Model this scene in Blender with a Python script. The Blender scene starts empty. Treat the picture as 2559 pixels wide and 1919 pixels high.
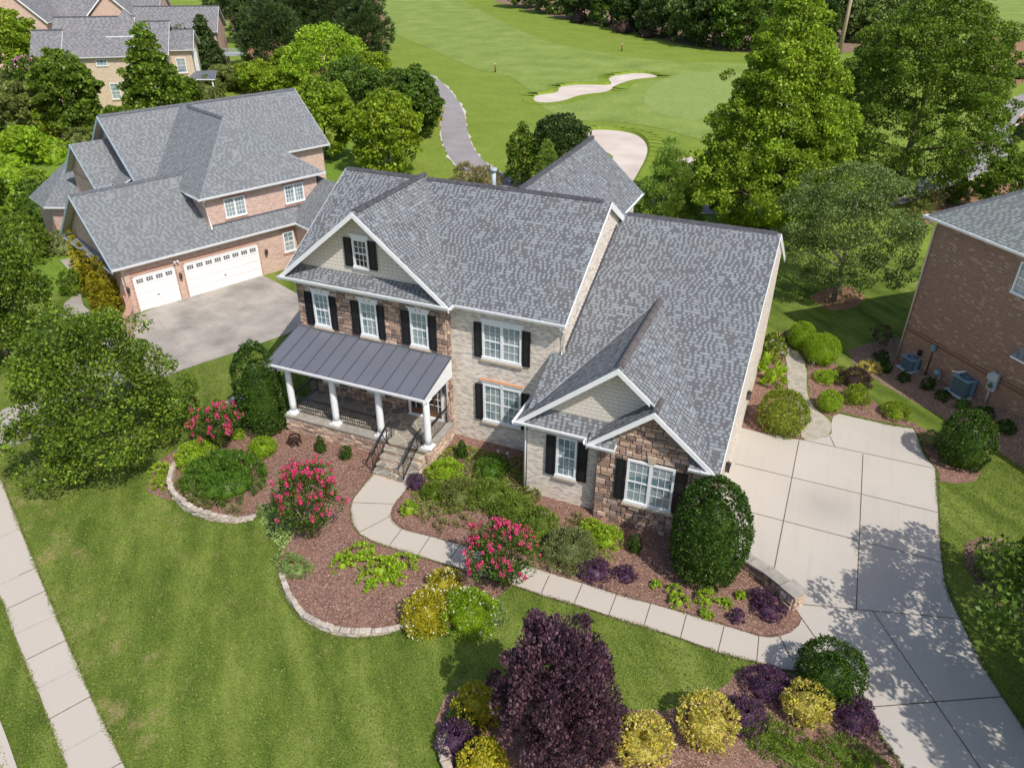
import bpy, math, random
import numpy as np
from mathutils import Vector, Matrix
rad = math.radians
sc = bpy.context.scene
# ------------------------------------------------------------------ camera
FPX = 1913.18
YAW, PITCH, ROLL = rad(22.62), rad(-30.864), rad(0.292)
CAM = np.array([14.251, -25.715, 19.982])
_F = np.array([-math.sin(YAW)*math.cos(PITCH), math.cos(YAW)*math.cos(PITCH), math.sin(PITCH)])
_R = np.cross(_F, [0, 0, 1]); _R /= np.linalg.norm(_R); _U = np.cross(_R, _F)
CR = _R*math.cos(ROLL)+_U*math.sin(ROLL); CU = _U*math.cos(ROLL)-_R*math.sin(ROLL)
cd = bpy.data.cameras.new("camera"); co = bpy.data.objects.new("camera", cd); sc.collection.objects.link(co)
cd.sensor_width = 36.0; cd.lens = 36.0*FPX/2559.0; cd.clip_end = 3000; cd.clip_start = 0.1
M = Matrix(((CR[0], CU[0], -_F[0], CAM[0]), (CR[1], CU[1], -_F[1], CAM[1]), (CR[2], CU[2], -_F[2], CAM[2]), (0, 0, 0, 1)))
co.matrix_world = M
sc.camera = co
# ------------------------------------------------------------------ light
SUN_EL, SUN_AZ = rad(50), rad(-33)          # azimuth measured from +X, counter-clockwise
SD = Vector((math.cos(SUN_EL)*math.cos(SUN_AZ), math.cos(SUN_EL)*math.sin(SUN_AZ), math.sin(SUN_EL)))
w = bpy.data.worlds.new("World"); sc.world = w; w.use_nodes = True
wn = w.node_tree.nodes; wl = w.node_tree.links
bg = wn['Background']; sky = wn.new('ShaderNodeTexSky'); sky.sky_type = 'NISHITA'; sky.sun_disc = False
sky.sun_elevation = SUN_EL; sky.sun_rotation = rad(90)-SUN_AZ; sky.air_density = 1.0; sky.dust_density = 1.5
wl.new(sky.outputs[0], bg.inputs[0]); bg.inputs[1].default_value = 0.15
sl = bpy.data.lights.new("sun", 'SUN'); sl.energy = 3.9; sl.angle = rad(0.5); sl.color = (1.0, 0.955, 0.88)
so = bpy.data.objects.new("sun", sl); sc.collection.objects.link(so)
so.rotation_euler = SD.to_track_quat('Z', 'Y').to_euler()
sc.view_settings.view_transform = 'Standard'; sc.view_settings.look = 'None'
sc.view_settings.exposure = 0.08; sc.view_settings.gamma = 1.0
sc.render.engine = 'CYCLES'
sc.cycles.max_bounces = 5; sc.cycles.transparent_max_bounces = 4; sc.cycles.diffuse_bounces = 3
sc.cycles.glossy_bounces = 2; sc.cycles.transmission_bounces = 3

# ------------------------------------------------------------------ surveying helpers: from photo position to the ground
SCALE = 2559.0/2212.0
def G(x, y, z=0.0):
    """point on height z seen at (x, y) of a 2212 px wide picture"""
    u, v = x*SCALE, y*SCALE
    d = _F + CR*(u-1279.5)/FPX - CU*(v-959.5)/FPX
    t = (z-CAM[2])/d[2]
    P = CAM+d*t
    return float(P[0]), float(P[1])
def size_at(x, y, px):
    X, Y = G(x, y); dep = float((np.array([X, Y, 0.5])-CAM) @ _F)
    return px*SCALE*dep/FPX
def height_at(x, y, ytop):
    X, Y = G(x, y)
    lo, hi = 0.0, 60.0
    for _ in range(40):
        h = (lo+hi)/2; d = np.array([X, Y, h])-CAM; v = 959.5-FPX*(d@CU)/(d@_F)
        if v > ytop*SCALE: lo = h
        else: hi = h
    return lo
# ------------------------------------------------------------------ materials
MT = {}
class NT:
    def __init__(s, name):
        m = bpy.data.materials.new(name); m.use_nodes = True; s.m = m; s.t = m.node_tree
        s.b = s.t.nodes['Principled BSDF']; MT[name] = m
        s.b.inputs['Roughness'].default_value = 0.85
        s.b.inputs['Specular IOR Level'].default_value = 0.25
    def n(s, ty, **k):
        o = s.t.nodes.new('ShaderNode'+ty)
        for a, b in k.items(): setattr(o, a, b)
        return o
    def l(s, a, b): s.t.links.new(a, b)
    def inp(s, sock, v):
        if hasattr(v, 'node'): s.l(v, sock)
        else:
            if isinstance(v, (tuple, list)) and len(v) == 3 and sock.type == 'RGBA': v = (*v, 1)
            sock.default_value = v
    def math(s, op, a, b=0.0, c=None):
        o = s.n('Math', operation=op); s.inp(o.inputs[0], a); s.inp(o.inputs[1], b)
        if c is not None: s.inp(o.inputs[2], c)
        return o.outputs[0]
    def mix(s, f, a, b, mode='MIX'):
        o = s.n('Mix', data_type='RGBA', blend_type=mode); s.inp(o.inputs[0], f); s.inp(o.inputs[6], a); s.inp(o.inputs[7], b)
        return o.outputs[2]
    def uv(s): return s.n('UVMap').outputs[0]
    def pos(s): return s.n('NewGeometry').outputs['Position']
    def map(s, v, sc_=(1, 1, 1), rot=(0, 0, 0)):
        o = s.n('Mapping'); s.l(v, o.inputs[0]); o.inputs['Scale'].default_value = sc_; o.inputs['Rotation'].default_value = rot
        return o.outputs[0]
    def noise(s, v, scale, detail=3, rough=0.55, col=False):
        o = s.n('TexNoise'); s.l(v, o.inputs[0]); o.inputs['Scale'].default_value = scale; o.inputs['Detail'].default_value = detail
        o.inputs['Roughness'].default_value = rough
        return o.outputs[1 if col else 0]
    def vor(s, v, scale, out='Color', feature='F1'):
        o = s.n('TexVoronoi', feature=feature); s.l(v, o.inputs['Vector']); o.inputs['Scale'].default_value = scale
        return o.outputs[out]
    def ramp(s, f, stops):
        o = s.n('ValToRGB'); s.l(f, o.inputs[0]); e = o.color_ramp.elements
        while len(e) < len(stops): e.new(0.5)
        for i, (p, c) in enumerate(stops): e[i].position = p; e[i].color = (*c, 1) if len(c) == 3 else c
        return o.outputs[0]
    def wn(s, v, dims='3D', out=0):
        o = s.n('TexWhiteNoise', noise_dimensions=dims)
        s.l(v, o.inputs[1] if dims == '1D' else o.inputs[0]); return o.outputs[out]
    def comb(s, x, y, z=0.0):
        o = s.n('CombineXYZ'); s.inp(o.inputs[0], x); s.inp(o.inputs[1], y); s.inp(o.inputs[2], z); return o.outputs[0]
    def sep(s, v):
        o = s.n('SeparateXYZ'); s.l(v, o.inputs[0]); return o.outputs[0], o.outputs[1], o.outputs[2]
    def base(s, v): s.inp(s.b.inputs['Base Color'], v)
    def bump(s, h, dist=0.01, st=1.0):
        o = s.n('Bump'); s.l(h, o.inputs['Height']); o.inputs['Distance'].default_value = dist; o.inputs['Strength'].default_value = st
        s.l(o.outputs[0], s.b.inputs['Normal'])
    def rough(s, r): s.inp(s.b.inputs['Roughness'], r)

def mat_plain(name, c, rough=0.6, spec=0.3, var=0.08, scale=3.0, metal=0.0):
    k = NT(name)
    f = k.noise(k.pos(), scale, 4)
    a = tuple(x*(1-var) for x in c); b = tuple(min(1, x*(1+var)) for x in c)
    k.base(k.ramp(f, [(0.3, a), (0.7, b)])); k.rough(rough); k.b.inputs['Specular IOR Level'].default_value = spec
    k.b.inputs['Metallic'].default_value = metal
    return k
def mat_shingle(name, dark, light, frac=0.5, mott=(0.33, 0.29, 0.28), mottf=0.25, row=0.145, tab=0.16):
    k = NT(name); u, v, _ = k.sep(k.uv())
    r = k.math('FLOOR', k.math('DIVIDE', v, row)); fv = k.math('FRACT', k.math('DIVIDE', v, row))
    off = k.wn(r, '1D')
    cx = k.math('FLOOR', k.math('ADD', k.math('DIVIDE', u, tab), k.math('MULTIPLY', off, 7.0)))
    pr = k.wn(k.comb(cx, r, 3.0)); pr2 = k.wn(k.comb(cx, r, 9.0))
    big = k.noise(k.uv(), 0.8, 3)
    thr = k.math('ADD', 1-frac, k.math('MULTIPLY', k.math('SUBTRACT', big, 0.5), 0.30))
    par = k.math('MODULO', k.math('ABSOLUTE', cx), 2.0)
    isl = k.math('GREATER_THAN', pr, k.math('ADD', k.math('MULTIPLY', par, 0.64), k.math('SUBTRACT', thr, 0.34)))
    c = k.mix(isl, dark, light)
    c = k.mix(k.math('MULTIPLY', pr2, 0.35), c, tuple(x*0.75 for x in dark))
    grit = k.noise(k.uv(), 55, 2)
    c = k.mix(k.math('MULTIPLY', grit, 0.22), c, (0.28, 0.28, 0.28))
    bn = k.noise(k.uv(), 0.35, 4)
    c = k.mix(k.math('MULTIPLY', k.math('SUBTRACT', bn, 0.42, None), mottf*4), c, mott)
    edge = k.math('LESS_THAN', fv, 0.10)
    c = k.mix(edge, c, tuple(x*0.45 for x in dark))  # shadow line below each course, painted into the shingle colour
    k.base(c); k.rough(0.95); k.b.inputs['Specular IOR Level'].default_value = 0.12
    h = k.math('ADD', k.math('SUBTRACT', 1.0, fv), k.math('MULTIPLY', isl, -0.35))
    k.bump(h, 0.012, 0.7)
    return k
def mat_brick(name, cols, mortar, bw=0.20, bh=0.068, stain=None, rough=0.9, mo=0.10):
    k = NT(name); u, v, _ = k.sep(k.uv())
    r = k.math('FLOOR', k.math('DIVIDE', v, bh)); fv = k.math('FRACT', k.math('DIVIDE', v, bh))
    uu = k.math('ADD', k.math('DIVIDE', u, bw), k.math('MULTIPLY', k.math('MODULO', k.math('ABSOLUTE', r), 2.0), 0.5))
    cx = k.math('FLOOR', uu); fu = k.math('FRACT', uu)
    pr = k.wn(k.comb(cx, r, 1.0))
    n = len(cols); c = k.ramp(pr, [((i+0.0)/n, cc) for i, cc in enumerate(cols)]); 
    k.t.nodes[-1].name
    for nd in k.t.nodes:
        if nd.type == 'VALTORGB': nd.color_ramp.interpolation = 'CONSTANT'
    g = k.noise(k.uv(), 14, 3); c = k.mix(k.math('MULTIPLY', g, 0.25), c, mortar)
    m1 = k.math('LESS_THAN', fv, mo*1.4); m2 = k.math('LESS_THAN', fu, mo*0.6); mm = k.math('MAXIMUM', m1, m2)
    c = k.mix(mm, c, mortar)
    if stain:
        bn = k.noise(k.uv(), 0.6, 4); f = k.math('MULTIPLY', k.math('SUBTRACT', bn, 0.45), 1.6)
        c = k.mix(f, c, stain)
    k.base(c); k.rough(rough); k.b.inputs['Specular IOR Level'].default_value = 0.15
    k.bump(k.math('SUBTRACT', 1.0, mm), 0.006, 0.6)
    return k
def mat_concrete(name, c, stain, sc_=0.35, amt=0.5):
    k = NT(name); p = k.pos()
    a = k.noise(p, sc_, 5, 0.6); b = k.noise(p, 9, 4, 0.7); s = k.noise(p, 60, 2)
    col = k.mix(k.math('MULTIPLY', k.math('SUBTRACT', a, 0.40), amt*3), c, stain)
    col = k.mix(k.math('MULTIPLY', b, 0.18), col, tuple(x*0.7 for x in c))
    col = k.mix(k.math('MULTIPLY', k.math('GREATER_THAN', k.noise(p, 25, 1), 0.70), 0.25), col, tuple(x*0.55 for x in c))
    if name == 'concrete':
        x, y, z = k.sep(p); gx = k.math('FLOOR', k.math('DIVIDE', k.math('SUBTRACT', x, 15.31), 2.7)); gy = k.math('FLOOR', k.math('DIVIDE', k.math('ADD', y, 0.33), 3.03))
        col = k.mix(k.math('MULTIPLY', k.wn(k.comb(gx, gy, 1.0)), 0.30), col, tuple(q*0.80 for q in c))
        v = k.n('VectorMath', operation='DISTANCE'); k.l(p, v.inputs[0]); v.inputs[1].default_value = (16.6, 1.2, 0); d = k.math('SUBTRACT', 1.5, v.outputs['Value']); cl = k.n('Clamp'); k.l(k.math('MULTIPLY', d, k.math('MULTIPLY', a, 0.75)), cl.inputs[0]); cl.inputs[2].default_value = 0.5
        col = k.mix(cl.outputs[0], col, (0.33, 0.30, 0.27))
        st = k.noise(k.map(p, (3.0, 0.25, 1), (0, 0, 0.25)), 1.0, 4, 0.6); col = k.mix(k.math('MULTIPLY', k.math('SUBTRACT', st, 0.52), 1.2), col, (0.36, 0.33, 0.29))
    k.base(col); k.rough(0.9); k.bump(s, 0.004, 0.4); return k

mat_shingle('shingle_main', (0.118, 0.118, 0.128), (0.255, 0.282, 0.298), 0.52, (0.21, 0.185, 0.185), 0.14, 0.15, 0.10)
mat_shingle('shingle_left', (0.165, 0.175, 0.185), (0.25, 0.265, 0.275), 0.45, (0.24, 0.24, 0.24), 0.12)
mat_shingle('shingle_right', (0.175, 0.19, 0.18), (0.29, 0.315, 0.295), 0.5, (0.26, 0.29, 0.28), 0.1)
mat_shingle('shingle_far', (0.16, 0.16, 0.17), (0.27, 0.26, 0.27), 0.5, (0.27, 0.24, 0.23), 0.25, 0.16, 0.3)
mat_brick('brick_light', [(0.74, 0.64, 0.53), (0.60, 0.52, 0.44), (0.82, 0.75, 0.66), (0.44, 0.39, 0.36), (0.72, 0.61, 0.50)], (0.74, 0.67, 0.58), stain=(0.68, 0.59, 0.48))
mat_brick('brick_pink', [(0.58, 0.36, 0.28), (0.50, 0.31, 0.25), (0.64, 0.44, 0.36), (0.44, 0.28, 0.24), (0.62, 0.40, 0.31)], (0.64, 0.54, 0.47), stain=(0.60, 0.43, 0.34))
mat_brick('brick_red', [(0.20, 0.085, 0.055), (0.165, 0.07, 0.05), (0.25, 0.115, 0.075), (0.13, 0.06, 0.05), (0.21, 0.10, 0.065), (0.18, 0.07, 0.05), (0.24, 0.10, 0.06), (0.19, 0.08, 0.055), (0.22, 0.10, 0.06), (0.15, 0.065, 0.05), (0.23, 0.105, 0.07), (0.17, 0.07, 0.05), (0.36, 0.25, 0.19)], (0.50, 0.41, 0.32), bw=0.21, bh=0.076, mo=0.13)
mat_brick('brick_tan', [(0.62, 0.48, 0.34), (0.56, 0.43, 0.31), (0.66, 0.52, 0.38), (0.50, 0.38, 0.28)], (0.62, 0.53, 0.42), stain=(0.60, 0.48, 0.35))
mat_brick('brick_soldier_pink', [(0.46, 0.20, 0.13), (0.50, 0.24, 0.16), (0.42, 0.18, 0.12)], (0.58, 0.47, 0.38), bw=0.075, bh=0.23, mo=0.12)
mat_brick('brick_soldier_red', [(0.17, 0.06, 0.045), (0.20, 0.075, 0.05), (0.14, 0.055, 0.04)], (0.36, 0.29, 0.23), bw=0.078, bh=0.25, mo=0.10)
# shake siding
def mat_shake(name, c, joint):
    k = NT(name); u, v, _ = k.sep(k.uv()); row = 0.165
    r = k.math('FLOOR', k.math('DIVIDE', v, row)); fv = k.math('FRACT', k.math('DIVIDE', v, row))
    off = k.wn(r, '1D'); uu = k.math('ADD', k.math('DIVIDE', u, 0.21), k.math('MULTIPLY', off, 5.0))
    fu = k.math('FRACT', uu); pr = k.wn(k.comb(k.math('FLOOR', uu), r, 2.0))
    jn = k.math('MAXIMUM', k.math('LESS_THAN', fv, 0.09), k.math('LESS_THAN', fu, 0.05))
    cc = k.mix(k.math('MULTIPLY', pr, 0.3), c, tuple(x*0.85 for x in c)); cc = k.mix(jn, cc, joint)
    k.base(cc); k.rough(0.75); k.bump(k.math('SUBTRACT', 1.0, fv), 0.012, 0.8)
mat_shake('shake_siding', (0.69, 0.625, 0.545), (0.36, 0.32, 0.28))
mat_plain('white_paint', (0.80, 0.80, 0.80), 0.45, 0.4, 0.03)
mat_plain('cream_trim', (0.62, 0.56, 0.44), 0.6, 0.3, 0.04)
mat_plain('blue_trim', (0.42, 0.52, 0.60), 0.5, 0.3, 0.04)
mat_plain('black_shutter', (0.016, 0.016, 0.020), 0.35, 0.5, 0.15)
mat_plain('red_shutter', (0.20, 0.02, 0.025), 0.4, 0.4, 0.1)
mat_plain('iron', (0.012, 0.012, 0.013), 0.4, 0.5, 0.2)
mat_plain('bronze', (0.05, 0.045, 0.04), 0.35, 0.5, 0.2)
mat_plain('copper', (0.52, 0.22, 0.09), 0.4, 0.5, 0.1)
mat_plain('wood_door', (0.14, 0.065, 0.03), 0.4, 0.4, 0.25, 12)
mat_plain('stone_cap', (0.34, 0.31, 0.27), 0.8, 0.2, 0.2, 2.5)
mat_plain('stone_sill', (0.55, 0.44, 0.32), 0.8, 0.2, 0.15, 5)
mat_plain('ridge_shingle', (0.085, 0.083, 0.095), 0.9, 0.1, 0.35, 6)
mat_plain('ridge_left', (0.13, 0.135, 0.15), 0.9, 0.1, 0.25, 6)
mat_plain('ridge_brown', (0.13, 0.115, 0.115), 0.9, 0.1, 0.3, 5)
mat_plain('metal_roof', (0.135, 0.142, 0.17), 0.42, 0.45, 0.06, 0.6)
mat_plain('shaded_seam', (0.07, 0.075, 0.09), 0.5, 0.3, 0.05)  # darker than the roof metal: shadow lines of the seams put into the colour
mat_plain('hip_left', (0.22, 0.235, 0.25), 0.9, 0.1, 0.2, 6)
mat_plain('ac_metal', (0.16, 0.26, 0.32), 0.45, 0.4, 0.1)
mat_plain('ac_grille', (0.035, 0.06, 0.075), 0.5, 0.4, 0.2)
mat_plain('grey_metal', (0.42, 0.47, 0.50), 0.5, 0.4, 0.1)
mat_plain('soffit', (0.70, 0.70, 0.70), 0.6, 0.3, 0.03)
mat_plain('tan_canvas', (0.55, 0.50, 0.42), 0.8, 0.2, 0.06)
mat_plain('blue_canvas', (0.02, 0.30, 0.62), 0.7, 0.2, 0.06)
mat_plain('bark', (0.16, 0.12, 0.09), 0.95, 0.1, 0.35, 9)
mat_plain('bark_grey', (0.30, 0.27, 0.24), 0.95, 0.1, 0.35, 9)
mat_plain('bark_tan', (0.42, 0.32, 0.22), 0.9, 0.1, 0.3, 9)
mat_plain('stake_wood', (0.20, 0.10, 0.04), 0.8, 0.2, 0.2)
mat_concrete('concrete', (0.515, 0.47, 0.415), (0.43, 0.39, 0.345), 0.30, 0.45)
mat_concrete('concrete_walk', (0.52, 0.46, 0.395), (0.47, 0.415, 0.355), 0.30, 0.5)
mat_concrete('concrete_old', (0.44, 0.395, 0.345), (0.24, 0.22, 0.195), 0.45, 1.15)
mat_concrete('asphalt', (0.33, 0.30, 0.295), (0.22, 0.20, 0.20), 0.4, 0.7)
mat_concrete('road_asphalt', (0.40, 0.39, 0.38), (0.33, 0.32, 0.31), 0.2, 0.5)
mat_plain('joint', (0.13, 0.10, 0.075), 0.95, 0.1, 0.4, 6)
mat_plain('joint_light', (0.34, 0.29, 0.24), 0.95, 0.1, 0.35, 6)
# glass with blinds
def mat_glass(name, c1, c2, pitch):
    k = NT(name); u, v, _ = k.sep(k.uv())
    st = k.math('LESS_THAN', k.math('FRACT', k.math('DIVIDE', v, pitch)), 0.45)
    n = k.noise(k.uv(), 1.1, 2)
    st = k.math('MULTIPLY', st, k.math('MULTIPLY', k.math('GREATER_THAN', n, 0.42), 0.8))
    k.base(k.mix(st, c1, c2)); k.rough(0.06); k.b.inputs['Specular IOR Level'].default_value = 0.9
    k.b.inputs['Coat Weight'].default_value = 0.5; k.b.inputs['Coat Roughness'].default_value = 0.03
mat_glass('glass', (0.14, 0.22, 0.245), (0.58, 0.60, 0.58), 0.085)
mat_glass('glass_dark', (0.015, 0.02, 0.025), (0.05, 0.04, 0.035), 0.3)
# stone cladding : colour per stone
k = NT('stone_clad'); at = k.n('Attribute'); at.attribute_name = 'Col'
n1 = k.noise(k.pos(), 7, 4, 0.6); n2 = k.noise(k.pos(), 30, 3)
k.base(k.mix(k.math('MULTIPLY', n1, 0.5), at.outputs[0], (0.20, 0.13, 0.085))); k.rough(0.9)
k.bump(k.math('ADD', n1, k.math('MULTIPLY', n2, 0.5)), 0.03, 0.6)
mat_plain('mortar', (0.20, 0.155, 0.115), 0.95, 0.1, 0.25, 8)
# flagstone
def mat_flag(name, cols, grout, scale):
    k = NT(name); p = k.pos(); d = k.noise(p, 1.5, 2, col=True)
    pp = k.n('VectorMath', operation='ADD'); k.l(p, pp.inputs[0]); sc2 = k.n('VectorMath', operation='SCALE'); k.l(d, sc2.inputs[0]); sc2.inputs['Scale'].default_value = 0.25; k.l(sc2.outputs[0], pp.inputs[1])
    flat = k.map(pp.outputs[0], (1, 1, 0))
    e = k.vor(flat, scale, 'Distance', 'DISTANCE_TO_EDGE'); c = k.vor(flat, scale, 'Color'); r, g, b = k.sep(c)
    col = k.ramp(r, [(i/len(cols), cc) for i, cc in enumerate(cols)])
    g2 = k.noise(p, 8, 4); col = k.mix(k.math('MULTIPLY', g2, 0.3), col, tuple(x*0.6 for x in cols[0]))
    col = k.mix(k.math('LESS_THAN', e, 0.035), col, grout)
    k.base(col); k.rough(0.75); k.bump(k.math('MINIMUM', e, 0.05), 0.05, 0.5)
mat_flag('flagstone', [(0.26, 0.24, 0.205), (0.33, 0.30, 0.25), (0.22, 0.215, 0.20), (0.37, 0.33, 0.27)], (0.52, 0.43, 0.31), 1.9)
mat_flag('flagstone_path', [(0.38, 0.34, 0.28), (0.43, 0.385, 0.32), (0.34, 0.315, 0.265), (0.46, 0.41, 0.34)], (0.50, 0.43, 0.35), 2.1)
# lawn
def mat_grass(name, dark, mid, lite, straw, stripe=0.0, ang=0.0, fine=14, strawt=0.62, sw=1.2):
    k = NT(name); p = k.pos()
    q = k.map(p, (1, 1, 0), (0, 0, ang))
    st = k.noise(k.map(q, (0.22, 1.0/sw*1.0, 0)), 1.0, 3, 0.5)
    big = k.noise(p, 0.16, 4, 0.6); med = k.noise(p, 1.3, 5, 0.65); fi = k.noise(p, fine, 4, 0.75)
    cen = lambda v_, a_: k.math('MULTIPLY', k.math('SUBTRACT', v_, 0.5), a_)
    f = k.math('ADD', cen(big, 0.28), cen(med, 0.42))
    f = k.math('ADD', f, cen(fi, 1.15)); f = k.math('ADD', f, cen(k.noise(p, fine*3, 2, 0.6), 0.7))
    f = k.math('ADD', f, cen(st, stripe)); f = k.math('ADD', f, 0.5)
    c = k.ramp(f, [(0.25, dark), (0.50, mid), (0.75, lite)])
    s = k.noise(p, 0.7, 5, 0.7); s2 = k.noise(p, 22, 2)
    if name == 'lawn':     # worn, strawy band along the pavement
        x, y, z = k.sep(p); d = k.math('ADD', k.math('MULTIPLY', k.math('ADD', x, 15.2), 0.447), k.math('MULTIPLY', k.math('ADD', y, 10.6), 0.894))
        e = k.math('SUBTRACT', 1.0, k.math('MULTIPLY', k.math('ABSOLUTE', k.math('SUBTRACT', d, 0.1)), 0.45)); cl = k.n('Clamp'); k.l(e, cl.inputs[0]); s = k.math('ADD', s, k.math('MULTIPLY', cl.outputs[0], 0.13))
    sf = k.math('MULTIPLY', k.math('SUBTRACT', k.math('ADD', s, k.math('MULTIPLY', k.math('SUBTRACT', s2, 0.5), 0.25)), strawt), 5.0)
    o = k.n('Clamp'); k.l(sf, o.inputs[0]); o.inputs[2].default_value = 0.75
    c = k.mix(o.outputs[0], c, straw)
    k.base(c); k.rough(0.95); k.b.inputs['Specular IOR Level'].default_value = 0.1
    k.bump(k.math('ADD', fi, k.math('MULTIPLY', s2, 0.6)), 0.05, 0.8)
mat_grass('lawn', (0.062, 0.105, 0.014), (0.132, 0.185, 0.028), (0.225, 0.275, 0.058), (0.36, 0.28, 0.13), 0.95, rad(48), 14, 0.61, 0.9)
mat_grass('rough_grass', (0.125, 0.180, 0.024), (0.190, 0.255, 0.036), (0.255, 0.315, 0.058), (0.38, 0.36, 0.12), 0.35, rad(10), 5, 0.66, 3)
mat_grass('fairway', (0.150, 0.215, 0.042), (0.215, 0.282, 0.062), (0.28, 0.335, 0.09), (0.32, 0.33, 0.11), 0.75, rad(8), 2.0, 0.70, 6)
mat_grass('putting', (0.205, 0.270, 0.070), (0.24, 0.305, 0.085), (0.275, 0.335, 0.105), (0.30, 0.38, 0.14), 0.3, rad(60), 1.0, 0.8, 2)
mat_grass('collar', (0.13, 0.19, 0.02), (0.19, 0.26, 0.03), (0.25, 0.32, 0.05), (0.30, 0.32, 0.08), 0.1, 0, 6, 0.68)
mat_grass('meadow', (0.09, 0.16, 0.02), (0.15, 0.24, 0.03), (0.22, 0.31, 0.05), (0.26, 0.20, 0.10), 0.1, 0, 4, 0.62)
# mulch
def mat_mulch(name, dark, mid, chip):
    k = NT(name); p = k.pos(); v = k.vor(k.map(p, (1, 1, 0)), 26, 'Color'); r, g, b = k.sep(v)
    v2 = k.vor(k.map(p, (1, 2.2, 0), (0, 0, 0.7)), 13, 'Color'); r2, g2, b2 = k.sep(v2)
    big = k.noise(p, 0.9, 4, 0.6)
    c = k.ramp(r, [(0.0, dark), (0.45, mid), (0.80, tuple(x*1.35 for x in mid)), (0.97, chip)])
    c = k.mix(k.math('MULTIPLY', r2, 0.35), c, dark)
    c = k.mix(k.math('MULTIPLY', k.math('SUBTRACT', big, 0.42), 1.8), c, tuple(min(1, x*1.4) for x in mid))
    k.base(c); k.rough(1.0); k.b.inputs['Specular IOR Level'].default_value = 0.1; k.bump(k.math('ADD', r, r2), 0.03, 0.8)
mat_mulch('mulch', (0.13, 0.070, 0.052), (0.26, 0.150, 0.115), (0.52, 0.37, 0.29))
mat_mulch('straw_mulch', (0.16, 0.08, 0.045), (0.34, 0.19, 0.11), (0.55, 0.38, 0.24))
mat_mulch('mulch_shade', (0.13, 0.085, 0.06), (0.26, 0.175, 0.125), (0.50, 0.38, 0.28))
k = NT('sand'); k.base(k.ramp(k.noise(k.pos(), 0.25, 5), [(0.3, (0.54, 0.445, 0.375)), (0.7, (0.68, 0.59, 0.51))])); k.bump(k.noise(k.pos(), 4, 4), 0.05, 0.5)
k = NT('leaf'); at = k.n('Attribute'); at.attribute_name = 'Col'; k.base(at.outputs[0]); k.rough(0.45); k.b.inputs['Specular IOR Level'].default_value = 0.35
tr = k.n('BsdfTranslucent'); hs = k.mix(0.5, at.outputs[0], (0.30, 0.45, 0.02), 'MULTIPLY'); k.l(at.outputs[0], tr.inputs[0])
mx = k.n('MixShader'); mx.inputs[0].default_value = 0.42; k.l(k.b.outputs[0], mx.inputs[1]); k.l(tr.outputs[0], mx.inputs[2])
k.l(mx.outputs[0], k.t.nodes['Material Output'].inputs[0])
k = NT('leaf_matte'); at = k.n('Attribute'); at.attribute_name = 'Col'; k.base(at.outputs[0]); k.rough(0.8); k.b.inputs['Specular IOR Level'].default_value = 0.15

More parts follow.
